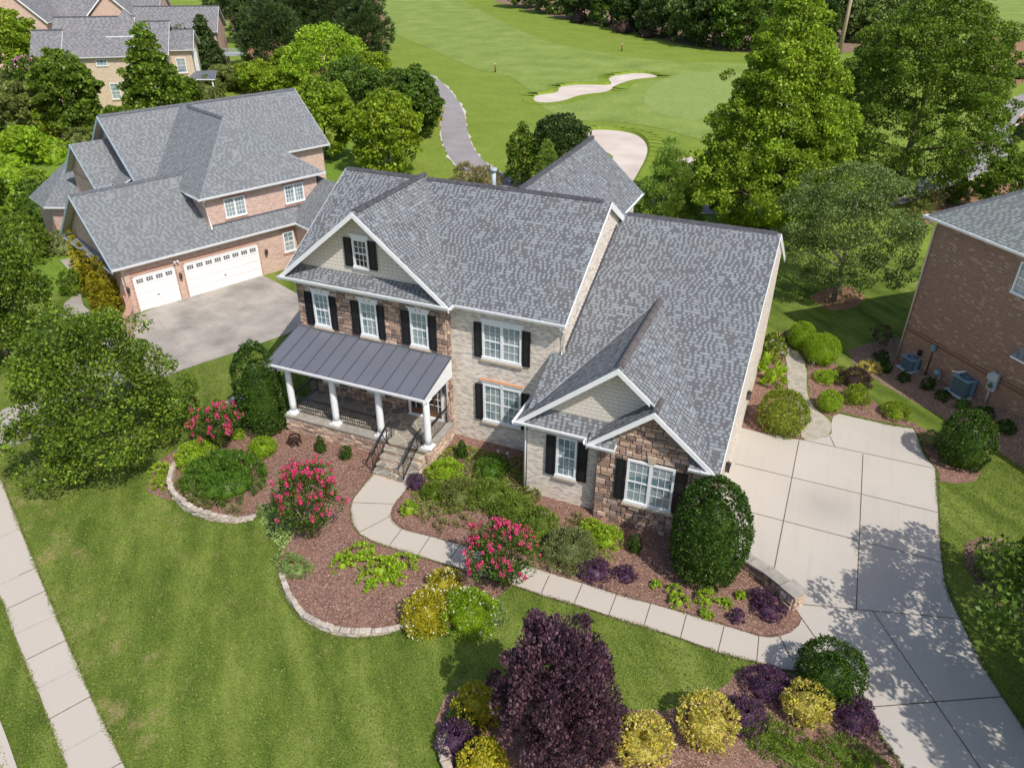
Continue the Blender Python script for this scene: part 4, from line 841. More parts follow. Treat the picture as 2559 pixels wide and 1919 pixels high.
# ---- front door with side lights
b = MB(); D = -.335
b.box(-1.38, -1.26, D-.07, D, .866, 3.1, 'white_paint'); b.box(.30, .42, D-.07, D, .866, 3.1, 'white_paint'); b.box(-1.26, .30, D-.07, D, 2.98, 3.1, 'white_paint'); b.box(-1.38, .42, D-.16, D-.0, .866, .93, 'white_paint')
dr = b.build('front_door', H)
b = MB(); b.box(-1.26, .30, D-.03, D, .93, 2.98, 'wood_door'); b.build('door_leaf', dr)
b = MB()
for a, c in ((-1.2, -.80), (-.62, -.10), (.0, .26)): b.box(a, c, D-.045, D-.03, 1.25, 2.9, 'glass_dark')
b.build('pane', dr)
b = MB()
for a, c in ((-1.2, -.80), (-.62, -.10), (.0, .26)):
    m_ = (a+c)/2; b.box(m_-.012, m_+.012, D-.058, D-.045, 1.25, 2.9, 'white_paint')
    for q in range(1, 5): z = 1.25+1.65*q/5; b.box(a, c, D-.055, D-.045, z-.012, z+.012, 'white_paint')
b.build('glazing_bars', dr)
# ---- porch
PF = .866; PX0, PX1, PY = -6.50, .84, -2.76
b = MB(); b.box(PX0+.05, PX1-.05, PY+.05, -.31, -.1, PF-.075, 'mortar'); b.build('porch_base', H)
clad('stone_base', (PX0, PY+.045, 0), (1, 0, 0), 5.35, PF-.08, parent=H, seed=12, pal=LIGHTSTONE, hmin=.1, hmax=.19); clad('stone_base', (PX0+5.35, PY+.045, 0), (1, 0, 0), PX1-PX0-5.35, PF-.08, parent=H, seed=15, pal=LIGHTSTONE, hmin=.1, hmax=.19)
clad('stone_base', (PX1-.045, PY, 0), (0, 1, 0), 2.42, PF-.08, parent=H, seed=13, pal=LIGHTSTONE, hmin=.1, hmax=.19); clad('stone_base', (PX0+.045, -.3, 0), (0, -1, 0), 2.46, PF-.08, parent=H, seed=14, pal=LIGHTSTONE)
b = MB(); b.box(PX0+.2, PX1-.2, PY+.42, -.31, PF-.075, PF, 'flagstone'); b.build('porch_floor', H)
b = MB(); q = PX0-.04
while q < PX1-.1:
    l = min(.92, PX1+.06-q)
    if l < .25: break
    if not (-1.15 < q+l/2 < .3): b.box(q+.01, q+l-.01, PY-.05, PY+.42, PF-.075, PF+.012, 'stone_cap')
    q += l
b.box(-1.15, .3, PY-.05, PY+.42, PF-.075, PF+.006, 'flagstone')
q = PY+.42
while q < -.5: l = min(.8, -.35-q); b.box(PX1-.36, PX1+.06, q+.01, q+l-.01, PF-.075, PF+.010, 'stone_cap'); b.box(PX0-.04, PX0+.3, q+.01, q+l-.01, PF-.075, PF+.010, 'stone_cap'); q += l
b.build('porch_edge_slabs', H)
for i in range(4):
    x = [-6.232, -3.92, -1.606, .706][i]; y = -2.44
    c = MB(); c.lathe([(.15, PF+.16), (.155, PF+.5), (.155, PF+1.2), (.145, PF+1.8), (.128, 3.16)], x, y, 'white_paint', 24); cl = c.build('column', H)
    c = MB(); c.box(x-.24, x+.24, y-.24, y+.24, PF+.012, PF+.07, 'white_paint'); c.lathe([(.235, PF+.07), (.24, PF+.10), (.205, PF+.13), (.19, PF+.14), (.19, PF+.155), (.155, PF+.18)], x, y, 'white_paint', 24); c.build('column_base', cl)
    c = MB(); c.lathe([(.13, 3.14), (.17, 3.18), (.19, 3.22)], x, y, 'white_paint', 24); c.box(x-.19, x+.19, y-.19, y+.19, 3.22, 3.258, 'white_paint'); c.build('column_capital', cl)
p0, p1 = (-6.95, -2.92, 3.57), (.90, -2.92, 3.57); q0, q1 = (-6.95, -.352, 4.232), (.90, -.352, 4.232)
b = MB(); b.slab([p0, p1, q1, q0], .05, 'metal_roof', 'soffit', 'metal_roof'); nse = 12; kk = (4.232-3.41)/2.3
for i in range(nse+1):
    x = -6.93+(7.81)*i/nse; b.bar((x, -2.91, 3.585), (x, -.36, 4.245), .022, .045, 'shaded_seam')
b.bar((-7.0, -.37, 4.25), (.85, -.37, 4.25), .06, .03, 'metal_roof'); b.build('metal_porch_roof', H)
b = MB(); b.box(-6.45, .80, -2.62, -2.36, 3.26, 3.50, 'white_paint'); b.box(-6.9, .84, -2.88, -.32, 3.50, 3.515, 'soffit'); 
b.poly([(.88, -2.90, 3.50), (.88, -.36, 3.50), (.88, -.36, 4.17)], 'white_paint'); b.poly([(-6.9, -2.90, 3.50), (-6.9, -.36, 4.17), (-6.9, -.36, 3.50)], 'white_paint'); b.box(.80, .878, -2.88, -.33, 3.26, 3.50, 'white_paint'); b.build('porch_beam', H)
gutter(H, (-7.0, -2.925, 3.565), (.92, -2.925, 3.565)); downspout(H, [(-6.75, -2.98, 3.46), (-6.75, -2.9, 3.25), (-6.42, -2.5, 3.05), (-6.42, -2.33, 2.9), (-6.42, -2.33, .95)])
downspout(H, [(.62, -.45, 3.9), (.62, -.42, 3.0), (.62, -.42, .9)])
b = MB(); b.box(.45, .60, -.56, -.40, 2.45, 2.75, 'bronze'); b.box(.48, .57, -.60, -.58, 2.75, 2.85, 'bronze'); b.build('porch_lantern', H)
# steps
st = MB(); 
for i in range(5):
    y1 = PY-.04-.0; yk = PY-.05-.325*(i+1); z = PF-.173*(i+1)
    if z < .02: break
    st.box(-1.12, .72, yk+.02, PY-.04-.001*i, (z-.173 if z > .18 else -.02), z-.045, 'mortar')
    st.box(-1.15, .75, yk-.015, PY-.05-.325*i+.0, z-.045, z, 'flagstone')
sp = st.build('entry_steps', H)
for i in range(4):
    yk = PY-.05-.325*(i+1); z = PF-.173*(i+1); clad('stone_riser', (-1.12, yk+.018, z-.173), (1, 0, 0), 1.84, .125, parent=sp, seed=40+i, pal=LIGHTSTONE, hmin=.11, hmax=.125, th=.03)
    clad('stone_side', (.722, yk+.02, 0), (0, 1, 0), .32, max(.1, z-.045), parent=sp, seed=50+i, pal=LIGHTSTONE, hmin=.1, hmax=.16, th=.03); clad('stone_side', (-1.122, yk+.34, 0), (0, -1, 0), .32, max(.1, z-.045), parent=sp, seed=60+i, pal=LIGHTSTONE, hmin=.1, hmax=.16, th=.03)
b = MB(); b.box(-1.1, .7, PY-.055, PY+.02, PF-.17, PF-.05, 'mortar'); b.build('stone_riser', sp)
# railings
def railing(pts, name='railing', h=.85, sp_=.115, end=None):
    b = MB()
    for i in range(len(pts)-1):
        a, c = Vector(pts[i]), Vector(pts[i+1]); L = (c-a).length; U = Vector((0, 0, 1)); d = c-a
        b.bar(a+U*h, c+U*h, .045, .03, 'iron'); b.bar(a+U*.1, c+U*.1, .025, .025, 'iron'); b.bar(a+U*(h-.1), c+U*(h-.1), .02, .02, 'iron')
        n = max(2, int(L/sp_))
        for k in range(n+1):
            p = a+d*(k/n); e = k in (0, n); b.tube([p+U*(0 if e else .1), p+U*h], .02 if e else .0095, 'iron', 5)
            if not e and k < n:
                q = a+d*((k+.5)/n); rr = d.normalized(); cc = q+U*(h-.05); b.tube([cc+rr*.035*math.cos(t*math.pi/3)+U*.035*math.sin(t*math.pi/3) for t in range(7)], .005, 'iron', 4)
    if end:
        b.tube(end, [.018]*len(end), 'iron', 6)
    return b.build(name, H)
zf = PF+.01
railing([(-6.05, -2.36, zf), (-4.10, -2.36, zf)]); railing([(-3.73, -2.36, zf), (-1.80, -2.36, zf)]); railing([(.62, -2.28, zf), (.62, -.42, zf)]); railing([(-6.33, -2.3, zf), (-6.33, -.42, zf)])
for x in (-1.10, .38):
    zt = lambda y: PF+(.173/.325)*(y-(PY-.05)) if y < PY-.05 else PF
    railing([(x, PY+.32, zf), (x, PY-.05, zf)], 'stair_railing'); s_ = -1 if x < 0 else -1
    e_ = (x, PY-.05-1.25, PF-.69+.02)
    railing([(x, PY-.08, zf), e_], 'stair_railing', end=[(x, e_[1], e_[2]+.85), (x-.02, e_[1]-.10, e_[2]+.82), (x+s_*.10, e_[1]-.22, e_[2]+.72), (x+s_*.30, e_[1]-.28, e_[2]+.62), (x+s_*.30, e_[1]-.28, e_[2]+.52), (x+s_*.1, e_[1]-.15, e_[2]+.3), (x, e_[1]-.05, e_[2]+.05), (x, e_[1], e_[2])])
# vents, lanterns
b = MB(); b.tube([(-.05, 6.3, 9.2), (-.05, 6.3, 10.35)], .10, 'grey_metal', 12); b.tube([(-.05, 6.3, 10.35), (-.05, 6.3, 10.5)], .16, 'grey_metal', 12); b.build('roof_vent', H)
for y in (-.77, 4.9):
    b = MB(); b.box(12.74, 12.70, y-.06, y+.06, 2.1, 2.4, 'bronze'); b.bar((12.66, y, 2.35), (12.82, y, 2.42), .03, .03, 'bronze'); b.box(12.75, 12.92, y-.09, y+.09, 2.05, 2.36, 'glass_dark'); b.box(12.73, 12.94, y-.11, y+.11, 2.36, 2.40, 'bronze'); b.lathe([(.10, 2.40), (.02, 2.52)], 12.835, y, 'bronze', 8); b.build('wall_lantern', H)
for x in (3.32, 3.75):
    b = MB(); b.tube([(x, -.9, .0), (x, -.9, .42), (x, -1.0, .48), (x, -1.08, .44)], .03, 'white_paint', 8); b.build('drain_pipe', H)
# ================================================================== LEFT NEIGHBOUR (pink brick, garage court)
PHL = rad(67.1)
N1 = empty('house', (-22.555, 3.725, 0), PHL, label='pink brick neighbouring house with three car garage and light grey shingle roofs', cat='house')
SL = 'shingle_left'; BP = 'brick_pink'
GX1 = 11.35
b = MB(); b.box(-.1, GX1, 0, 8.0, -.1, 2.98, BP); b.poly([(-.1, 0, 2.9), (-.1, 3.95, 6.3), (-.1, 8.0, 2.9)], BP); b.build('garage_wall', N1)
b = MB(); b.box(5.85, 13.7, .55, 12, 2.6, 5.68, BP); b.build('upper_wall', N1)
b = MB(); b.box(4.6, 18.3, 7.0, 14.4, -.1, 5.70, BP); b.poly([(4.6, 7.0, 5.6), (4.6, 10.7, 8.85), (4.6, 14.4, 5.6)], BP); b.build('main_wall', N1)
b = MB(); b.box(11.35, 16.5, -3.2, 9.0, -.1, 2.98, BP); b.build('side_wing_wall', N1)
zg = 3.08; kg1 = (6.45-zg)/(3.95+.4)
b = MB(); b.slab([(-.6, -.4, zg), (11.75, -.4, zg), (11.75, 3.95, 6.45), (-.6, 3.95, 6.45)], .1, SL, 'soffit', 'white_paint'); b.slab([(-.6, 8.3, zg), (11.75, 8.3, zg), (11.75, 3.95, 6.45), (-.6, 3.95, 6.45)], .1, SL, 'soffit', 'blue_trim'); b.build('garage_roof', N1)
b = MB(); b.slab([(11.2, -3.6, zg-.02), (14.2, -3.6, 5.3), (14.2, 4, 5.3), (11.2, 4, zg-.02)], .1, SL, 'soffit', 'white_paint'); b.slab([(17.2, -3.6, zg-.02), (14.2, -3.6, 5.3), (14.2, 9, 5.3), (17.2, 9, zg-.02)], .1, SL, 'soffit', 'white_paint'); b.build('side_wing_roof', N1)
hx0, hx1, hy, hz = 5.42, 14.15, .12, 5.76; hm = (hx0+hx1)/2; kh = .80; hr = hz+kh*(hx1-hx0)/2
ym_ = 6.6; zm_ = 5.75; rz_ = 9.1; ry_ = 10.75
b = MB(); hyf = hy+(hx1-hx0)/2; yb2 = 10.6
b.slab([(hx0, hy, hz), (hx1, hy, hz), (hm, hyf, hr)], .1, SL, 'soffit', 'white_paint'); b.slab([(hx1, hy, hz), (hx1, yb2, hz), (hm, yb2, hr), (hm, hyf, hr)], .1, SL, 'soffit', 'white_paint'); b.slab([(hx0, hy, hz), (hm, hyf, hr), (hm, yb2, hr), (hx0, yb2, hz)], .1, SL, 'soffit', 'white_paint'); b.build('hip_roof', N1)
b = MB(); b.slab([(4.1, ym_, zm_), (18.7, ym_, zm_), (18.7, ry_, rz_+.1), (4.1, ry_, rz_+.1)], .1, SL, 'soffit', 'white_paint'); b.slab([(4.1, 2*ry_-ym_, zm_), (18.7, 2*ry_-ym_, zm_), (18.7, ry_, rz_+.1), (4.1, ry_, rz_+.1)], .1, SL, 'soffit', 'blue_trim'); b.build('main_roof', N1)
ridge(N1, (-.5, 3.95, 6.45), (7.0, 3.95, 6.45), 'ridge_left'); ridge(N1, (4.2, ry_, rz_+.1), (18.6, ry_, rz_+.1), 'ridge_left'); ridge(N1, (hm, hyf, hr), (hm, 9.6, hr), 'ridge_left'); ridge(N1, (hx0+.1, hy+.1, hz+.03), (hm, hyf, hr-.04), 'hip_left', .11); ridge(N1, (hx1-.1, hy+.1, hz+.03), (hm, hyf, hr-.04), 'hip_left', .11)
gutter(N1, (-.62, -.42, zg+.02), (11.2, -.42, zg+.02)); gutter(N1, (hx0, hy, hz+.02), (hx1, hy, hz+.02)); gutter(N1, (14.1, ym_, zm_+.02), (18.7, ym_, zm_+.02)); gutter(N1, (11.2, -.5, zg), (11.2, -3.6, zg), side=(-1, 0, 0)); gutter(N1, (hx0, hy+1.9, hz), (hx0, hy, hz), side=(-1, 0, 0)); gutter(N1, (hx1, hy, hz), (hx1, 6.5, hz), side=(1, 0, 0))
rake(N1, (-.6, -.4, zg), (-.6, 3.95, 6.45), (-1, 0, 0), 'blue_trim', soff='cream_trim', so=.45); rake(N1, (-.6, 8.3, zg), (-.6, 3.95, 6.45), (-1, 0, 0), 'blue_trim', soff='cream_trim', so=.45)
rake(N1, (4.1, ym_, zm_), (4.1, ry_, rz_+.1), (-1, 0, 0), 'blue_trim', soff='cream_trim', so=.45); rake(N1, (4.1, 2*ry_-ym_, zm_), (4.1, ry_, rz_+.1), (-1, 0, 0), 'blue_trim', soff='cream_trim', so=.45)
rake(N1, (18.7, ym_, zm_), (18.7, ry_, rz_+.1), (1, 0, 0))
downspout(N1, [(5.7, .1, 5.65), (5.72, .48, 5.4), (5.95, .48, 3.9), (5.85, .2, 3.75)]); downspout(N1, [(.05, -.45, 3.0), (.0, -.06, 2.75), (.0, -.06, .1)])
b = MB(); b.slab([(-.60, -.1, 2.86), (-.12, -.1, 3.10), (-.12, 7.9, 3.10), (-.60, 7.9, 2.86)], .08, SL, 'soffit', 'white_paint'); b.build('pent_roof', N1)
b = MB(); b.slab([(3.3, 7.3, 5.45), (4.58, 7.3, 6.0), (4.58, 14, 6.0), (3.3, 14, 5.45)], .08, SL, 'soffit', 'white_paint'); b.build('pent_roof', N1)
# entry gable and the low hipped wing at the far left
b = MB(); b.slab([(2.2, 8.6, 5.3), (4.6, 8.6, 5.3), (4.6, 11.4, 7.6), (2.2, 11.4, 7.6)], .1, SL, 'soffit', 'blue_trim'); b.slab([(2.2, 14.2, 5.3), (4.6, 14.2, 5.3), (4.6, 11.4, 7.6), (2.2, 11.4, 7.6)], .1, SL, 'soffit', 'blue_trim'); b.build('entry_roof', N1)
b = MB(); b.box(2.6, 4.6, 8.9, 13.9, -.1, 5.3, BP); b.poly([(2.6, 8.9, 5.2), (2.6, 11.4, 7.3), (2.6, 13.9, 5.2)], BP); b.build('entry_wall', N1)
rake(N1, (2.2, 8.6, 5.3), (2.2, 11.4, 7.6), (-1, 0, 0), 'blue_trim', soff='cream_trim'); rake(N1, (2.2, 14.2, 5.3), (2.2, 11.4, 7.6), (-1, 0, 0), 'blue_trim', soff='cream_trim')
oc = [(1.6, 12.9), (.25, 14.3), (.25, 17.6), (1.6, 19.2), (6.5, 19.2), (6.5, 12.9)]; ap = (3.3, 16.1, 5.75); ap2 = (6.5, 16.1, 5.75); ez = 3.15
b = MB()
for i, q in enumerate([((1.6, 12.9), (.25, 14.3)), ((.25, 14.3), (.25, 17.6)), ((.25, 17.6), (1.6, 19.2))]): b.slab([(*q[0], ez), (*q[1], ez), ap], .1, SL, 'soffit', 'white_paint')
b.slab([(1.6, 12.9, ez), (6.5, 12.9, ez), ap2, ap], .1, SL, 'soffit', 'white_paint'); b.slab([(1.6, 19.2, ez), (6.5, 19.2, ez), ap2, ap], .1, SL, 'soffit', 'white_paint'); b.build('bay_roof', N1); ridge(N1, (3.4, 16.1, 5.75), (6.4, 16.1, 5.75), 'ridge_left')
b = MB(); oi = [(1.75, 13.3), (.65, 14.45), (.65, 17.4), (1.75, 18.8), (6.5, 18.8), (6.5, 13.3)]; b.prism(oi, -.1, ez-.08, BP); b.build('bay_wall', N1)
gutter(N1, (.25, 14.3, ez), (1.6, 12.9, ez), side=(-.72, -.69, 0)); gutter(N1, (1.6, 12.9, ez), (5, 12.9, ez))
for x0, x1 in ((.75, 1.5),):
    U = Vector((.69, -.72, 0)).normalized() if False else Vector((1, 0, 0))
    window(N1, (0, 13.3, 0), (1, 0, 0), 2.35, 3.1, .6, 2.3, head=False, sill=None, cols=2, rows=4); shutter(N1, (0, 13.3, 0), (1, 0, 0), 1.85, 2.28, .5, 2.35, 'red_shutter')
# garage doors
def garage_door(x0, x1, lites):
    b = MB(); b.box(x0-.09, x0, -.03, .03, 0, 2.22, 'white_paint'); b.box(x1, x1+.09, -.03, .03, 0, 2.22, 'white_paint'); b.box(x0-.09, x1+.09, -.03, .03, 2.13, 2.22, 'white_paint'); f = b.build('garage_door', N1)
    b = MB()
    for i in range(4):
        z0 = .02+i*.528; b.box(x0, x1, -.012, .02, z0, z0+.515, 'white_paint'); b.box(x0, x1, -.006, .02, z0+.515, z0+.53, 'joint_light')
        b.box(x0+.02, x1-.02, -.020, -.012, z0+.08, z0+.22, 'white_paint'); b.box(x0+.02, x1-.02, -.020, -.012, z0+.29, z0+.43, 'white_paint') if i < 3 else None
    b.build('door_panels', f)
    wl_ = (x1-x0)/lites
    for i in range(lites):
        a = x0+wl_*i+.1; c = x0+wl_*(i+1)-.1
        b = MB(); b.box(a, c, -.03, -.012, 1.78, 2.0, 'glass_dark')
        for q in (1, 2): xx = a+(c-a)*q/3; b.box(xx-.012, xx+.012, -.036, -.03, 1.78, 2.0, 'white_paint')
        b.box(a, c, -.035, -.03, 1.88, 1.90, 'white_paint'); b.build('pane', f)
    b = MB(); b.box((x0+x1)/2-.06, (x0+x1)/2+.06, -.04, -.012, .75, .8, 'bronze'); b.build('handle', f)
    b = MB(); b.box(x0-.16, x1+.16, -.022, .0, 2.23, 2.45, 'brick_soldier_pink'); b.build('brick_lintel', f)
    b = MB(); b.box(x0-.19, x0-.10, -.018, .0, 0, 2.228, 'brick_soldier_pink'); b.build('brick_jamb', f); b = MB(); b.box(x1+.10, x1+.19, -.018, .0, 0, 2.228, 'brick_soldier_pink'); b.build('brick_jamb', f)
garage_door(.55, 2.88, 4); garage_door(3.62, 8.40, 8)
for x in (.05, 3.2, 8.95):
    b = MB(); b.bar((x, 0, 1.72), (x, -.2, 1.78), .03, .03, 'bronze'); b.lathe([(.02, 1.35), (.08, 1.42), (.10, 1.66), (.11, 1.68), (.02, 1.80)], x, -.18, 'bronze', 10); b.build('wall_lantern', N1)
b = MB(); b.tube([(3.1, 0, 2.55), (3.1, -.12, 2.52)], .04, 'white_paint', 8); b.tube([(3.04, -.1, 2.56), (2.98, -.24, 2.48)], [.04, .07], 'white_paint', 8); b.tube([(3.16, -.1, 2.56), (3.22, -.24, 2.48)], [.04, .07], 'white_paint', 8); b.build('flood_light', N1)
for x0 in (7.0, 11.2):
    window(N1, (0, .55, 0), (1, 0, 0), x0, x0+1.42, 4.12, 5.36, units=2, head=False, sill=None, meeting=False)
    b = MB(); b.box(x0-.06, x0+1.48, .50, .55, 3.94, 4.08, 'brick_soldier_pink'); b.build('brick_sill', N1); b = MB(); b.box(x0-.1, x0+1.52, .527, .55, 5.37, 5.60, 'brick_soldier_pink'); b.build('brick_lintel', N1)
window(N1, (0, 0, 0), (1, 0, 0), 10.32, 11.12, 1.12, 2.5, head=False, sill=None, cols=2)
b = MB(); b.box(10.2, 11.24, -.06, 0, .95, 1.08, 'brick_soldier_pink'); b.build('brick_sill', N1); b = MB(); b.box(10.2, 11.24, -.022, 0, 2.51, 2.74, 'brick_soldier_pink'); b.build('brick_lintel', N1)
for x, y in ((11.9, 7.6), (13.3, 7.0)):
    b = MB(); z = zm_+(y-ym_)*.81; b.tube([(x, y, z-.1), (x, y, z+.42)], .04, 'iron', 8); b.build('vent_pipe', N1)
b = MB(); n = 22
for i in range(n):
    x = 13.9+2.2*i/n; 
for i in range(26):
    t = i/26; y0 = .6+0*t; b.box(5.9+7.6*t, 5.9+7.6*(t+1/26), .51, .548, zg+kg1*(.55+.4)-.05, zg+kg1*(.95)+.10, 'ridge_left')
b.build('step_flashing', N1)
# curved brick wing wall by the garage corner
cw = empty('brick_garden_wall', G(292, 668)+(0,), label='short curved brick garden wall at the corner of the garage', cat='brick wall')
b = MB(); pts = [G(281, 672), G(286, 684), G(289, 698), G(286, 712), G(272, 735), G(262, 748)]; pp = strip(spline(pts, 4), .28); hh = 1.0
b.prism(pp, 0, hh, BP); o = rep(b.build('wall_body', cw), cw); b = MB(); b.prism(strip(spline(pts, 4), .36), hh+.002, hh+.08, 'brick_soldier_pink'); rep(b.build('coping', cw), cw)
# ================================================================== RIGHT NEIGHBOUR (dark red brick)
PHR = rad(-48); oR = (19.474, 15.64)
N2 = empty('house', (*oR, 0), PHR, label='dark red brick neighbouring house with pale green-grey hip roof', cat='house')
zr2 = 7.93
b = MB(); b.box(0, 16, 0, 11, -.1, 7.75, 'brick_red'); b.build('brick_wall', N2)
b = MB(); b.box(.02, 16, -.035, -.001, 1.86, 2.08, 'brick_soldier_red'); b.build('soldier_course', N2)
kr = (9.64-7.93)/(2.21+.31); m_ = 11.8/2; x0_, x1_, y0_, y1_ = -.4, 16.4, -.4, 11.4; rz2 = zr2+kr*m_
A_, B_, C_, D2 = (x0_, y0_, zr2), (x1_, y0_, zr2), (x1_, y1_, zr2), (x0_, y1_, zr2); r0_, r1_ = (x0_+m_, (y0_+y1_)/2, rz2), (x1_-m_, (y0_+y1_)/2, rz2)
b = MB(); b.slab([A_, B_, r1_, r0_], .1, 'shingle_right', 'soffit', 'white_paint'); b.slab([B_, C_, r1_], .1, 'shingle_right', 'soffit', 'white_paint'); b.slab([C_, D2, r0_, r1_], .1, 'shingle_right', 'soffit', 'white_paint'); b.slab([D2, A_, r0_], .1, 'shingle_right', 'soffit', 'white_paint'); b.build('hip_roof', N2)
gutter(N2, (x0_-.1, y0_, zr2+.02), (x1_, y0_, zr2+.02)); gutter(N2, (x0_, y1_, zr2), (x0_, y0_-.1, zr2), side=(-1, 0, 0)); ridge(N2, (x0_+.1, y0_+.1, zr2+.06), r0_, 'ridge_left'); ridge(N2, r0_, r1_, 'ridge_left')
downspout(N2, [(-.35, -.45, 7.8), (.02, -.07, 7.45), (.02, -.07, .08)], 'cream_trim')
window(N2, (0, 0, 0), (1, 0, 0), 4.85, 5.95, 6.05, 7.5, head=False, sill=None); 
b = MB(); b.slab([(6.4, -.8, 3.75), (8.6, -.8, 3.75), (8.6, 0, 4.15), (6.4, 0, 4.15)], .08, 'shingle_right', 'soffit', 'white_paint'); b.box(6.7, 8.4, -.5, 0, 2.6, 3.7, 'brick_red'); b.build('bay_roof', N2)
# porch block thrown shadow: two-step outline behind the corner
def loc2(px, py, z=0): return None
def U2(x, y):
    X, Y = G(x, y); dx, dy = X-oR[0], Y-oR[1]; c, s_ = math.cos(PHR), math.sin(PHR); return dx*c+dy*s_, -dx*s_+dy*c
def ac_unit(name, x, y, sz, h, label):
    X, Y, Z_ = GR(x, y); t = empty(name, (X, Y, Z_), PHR, label, 'air conditioner', 'air conditioners by the brick wall')
    b = MB(); b.box(-sz*.65, sz*.65, -sz*.65, sz*.65, 0, .07, 'grey_metal'); b.build('base_pad', t)
    b = MB(); s = sz/2
    def oct_(r, c): return [(r, -r+c), (r, r-c), (r-c, r), (-r+c, r), (-r, r-c), (-r, -r+c), (-r+c, -r), (r-c, -r)]
    b.prism(oct_(s, .1), .075, h-.06, 'ac_grille')
    for i in range(9): z = .12+(h-.22)*i/9; b.prism(oct_(s+.012, .1), z, z+.018, 'ac_metal')
    b.box(s-.01, s+.025, -.12, .12, .08, h-.08, 'ac_metal'); b.build('casing', t)
    b = MB(); P = oct_(s+.03, .12); n = 24; ro = [(s*.82*math.cos(2*math.pi*i/n), s*.82*math.sin(2*math.pi*i/n)) for i in range(n)]
    for i in range(n):
        j = (i+1) % n; e = lambda q: (q[0]/max(abs(q[0]), abs(q[1]))*(s+.02), q[1]/max(abs(q[0]), abs(q[1]))*(s+.02)); a, c = e(ro[i]), e(ro[j])
        b.poly([(*ro[i], h), (*a, h), (*c, h), (*ro[j], h)], 'ac_metal'); b.poly([(*ro[j], h), (*ro[j], h-.07), (*ro[i], h-.07), (*ro[i], h)], 'ac_metal'); b.poly([(*a, h), (*a, h-.07), (*c, h-.07), (*c, h)], 'ac_metal')
    b.build('top_rim', t)
    b = MB(); b.lathe([(.02, h-.02), (.07, h-.02), (.07, h-.05)], 0, 0, 'ac_metal', 12)
    for i in range(12): a = math.pi*2*i/12; b.bar((0, 0, h-.03), (s*.8*math.cos(a), s*.8*math.sin(a), h-.03), .012, .012, 'ac_metal')
    for r in (.3, .5, .68): b.tube([(s*r*1.1*math.cos(2*math.pi*i/20), s*r*1.1*math.sin(2*math.pi*i/20), h-.028) for i in range(21)], .006, 'ac_metal', 4, cap=False)
    b.build('fan_guard', t)
ac_unit('air_conditioner', 1964, 797, .72, .72, 'small blue-grey air conditioner nearest the house corner')
ac_unit('air_conditioner', 2078, 850, .92, .95, 'larger blue-grey air conditioner beside the grey meter box')
def small(name, lx, ly, label, cat, fn):
    X = oR[0]+lx*math.cos(PHR)-ly*math.sin(PHR); Y = oR[1]+lx*math.sin(PHR)+ly*math.cos(PHR); t = empty(name, (X, Y, hill(X, Y)), PHR, label, cat); fn(t); return t
def f_(t):
    b = MB(); b.box(-.2, .2, -.1, .06, .75, 1.65, 'grey_metal'); b.box(-.34, -.2, -.08, .05, 1.2, 1.5, 'grey_metal'); b.build('cabinet', t)
    b = MB(); b.box(-.12, .14, -.125, -.10, .85, 1.2, 'ac_metal'); b.tube([(0, -.13, 1.02), (0, -.22, 1.02)], .09, 'glass_dark', 12); b.build('meter_dial', t)
    b = MB(); b.tube([(-.05, 0, 0), (-.05, 0, .76)], .035, 'grey_metal', 8); b.build('conduit', t)
small('electric_meter_box', 5.66, -.14, 'tall grey electric meter box on the dark red brick wall', 'meter box', f_)
def f_(t):
    b = MB(); b.lathe([(.05, .35), (.17, .38), (.17, .62), (.05, .66)], 0, 0, 'ac_metal', 14); b.build('meter_body', t); b = MB(); b.tube([(-.18, 0, 0), (-.18, 0, .5), (-.1, 0, .6), (0, 0, .6)], .02, 'grey_metal', 6); b.tube([(.18, 0, 0), (.18, 0, .5), (.1, 0, .55)], .02, 'grey_metal', 6); b.build('pipe', t)
small('gas_meter', 2.85, -.32, 'round blue-grey gas meter standing between the two air conditioners', 'gas meter', f_)
def f_(t):
    b = MB(); b.tube([(0, 0, 0), (0, 0, 1.55)], .035, 'iron', 8); b.build('post', t); b = MB(); b.box(-.10, .12, -.14, .02, 1.45, 1.75, 'ac_metal'); b.build('utility_box', t)
small('utility_post', 2.08, -.14, 'thin black conduit post with a small pale box at its top', 'utility post', f_)
def f_(t):
    b = MB(); b.tube([(0, 0, 0), (0, 0, .9)], .02, 'iron', 8); b.box(-.09, .09, -.09, .04, .85, 1.15, 'iron'); b.build('electric_disconnect', t)
tt_ = MB()
small('disconnect_box', 1.38, -.12, 'small black disconnect box on a stem behind the small air conditioner', 'electric box', f_)
def f_(t):
    b = MB(); b.tube([(0, .1, 1.05), (0, -.1, 1.05), (-.15, -.25, .98), (-.45, -.3, .90)], .035, 'white_paint', 8); b.build('pipe_run', t)
small('vent_elbow', 4.1, -.1, 'white plastic vent elbow sticking out of the dark red wall', 'pipe', f_)
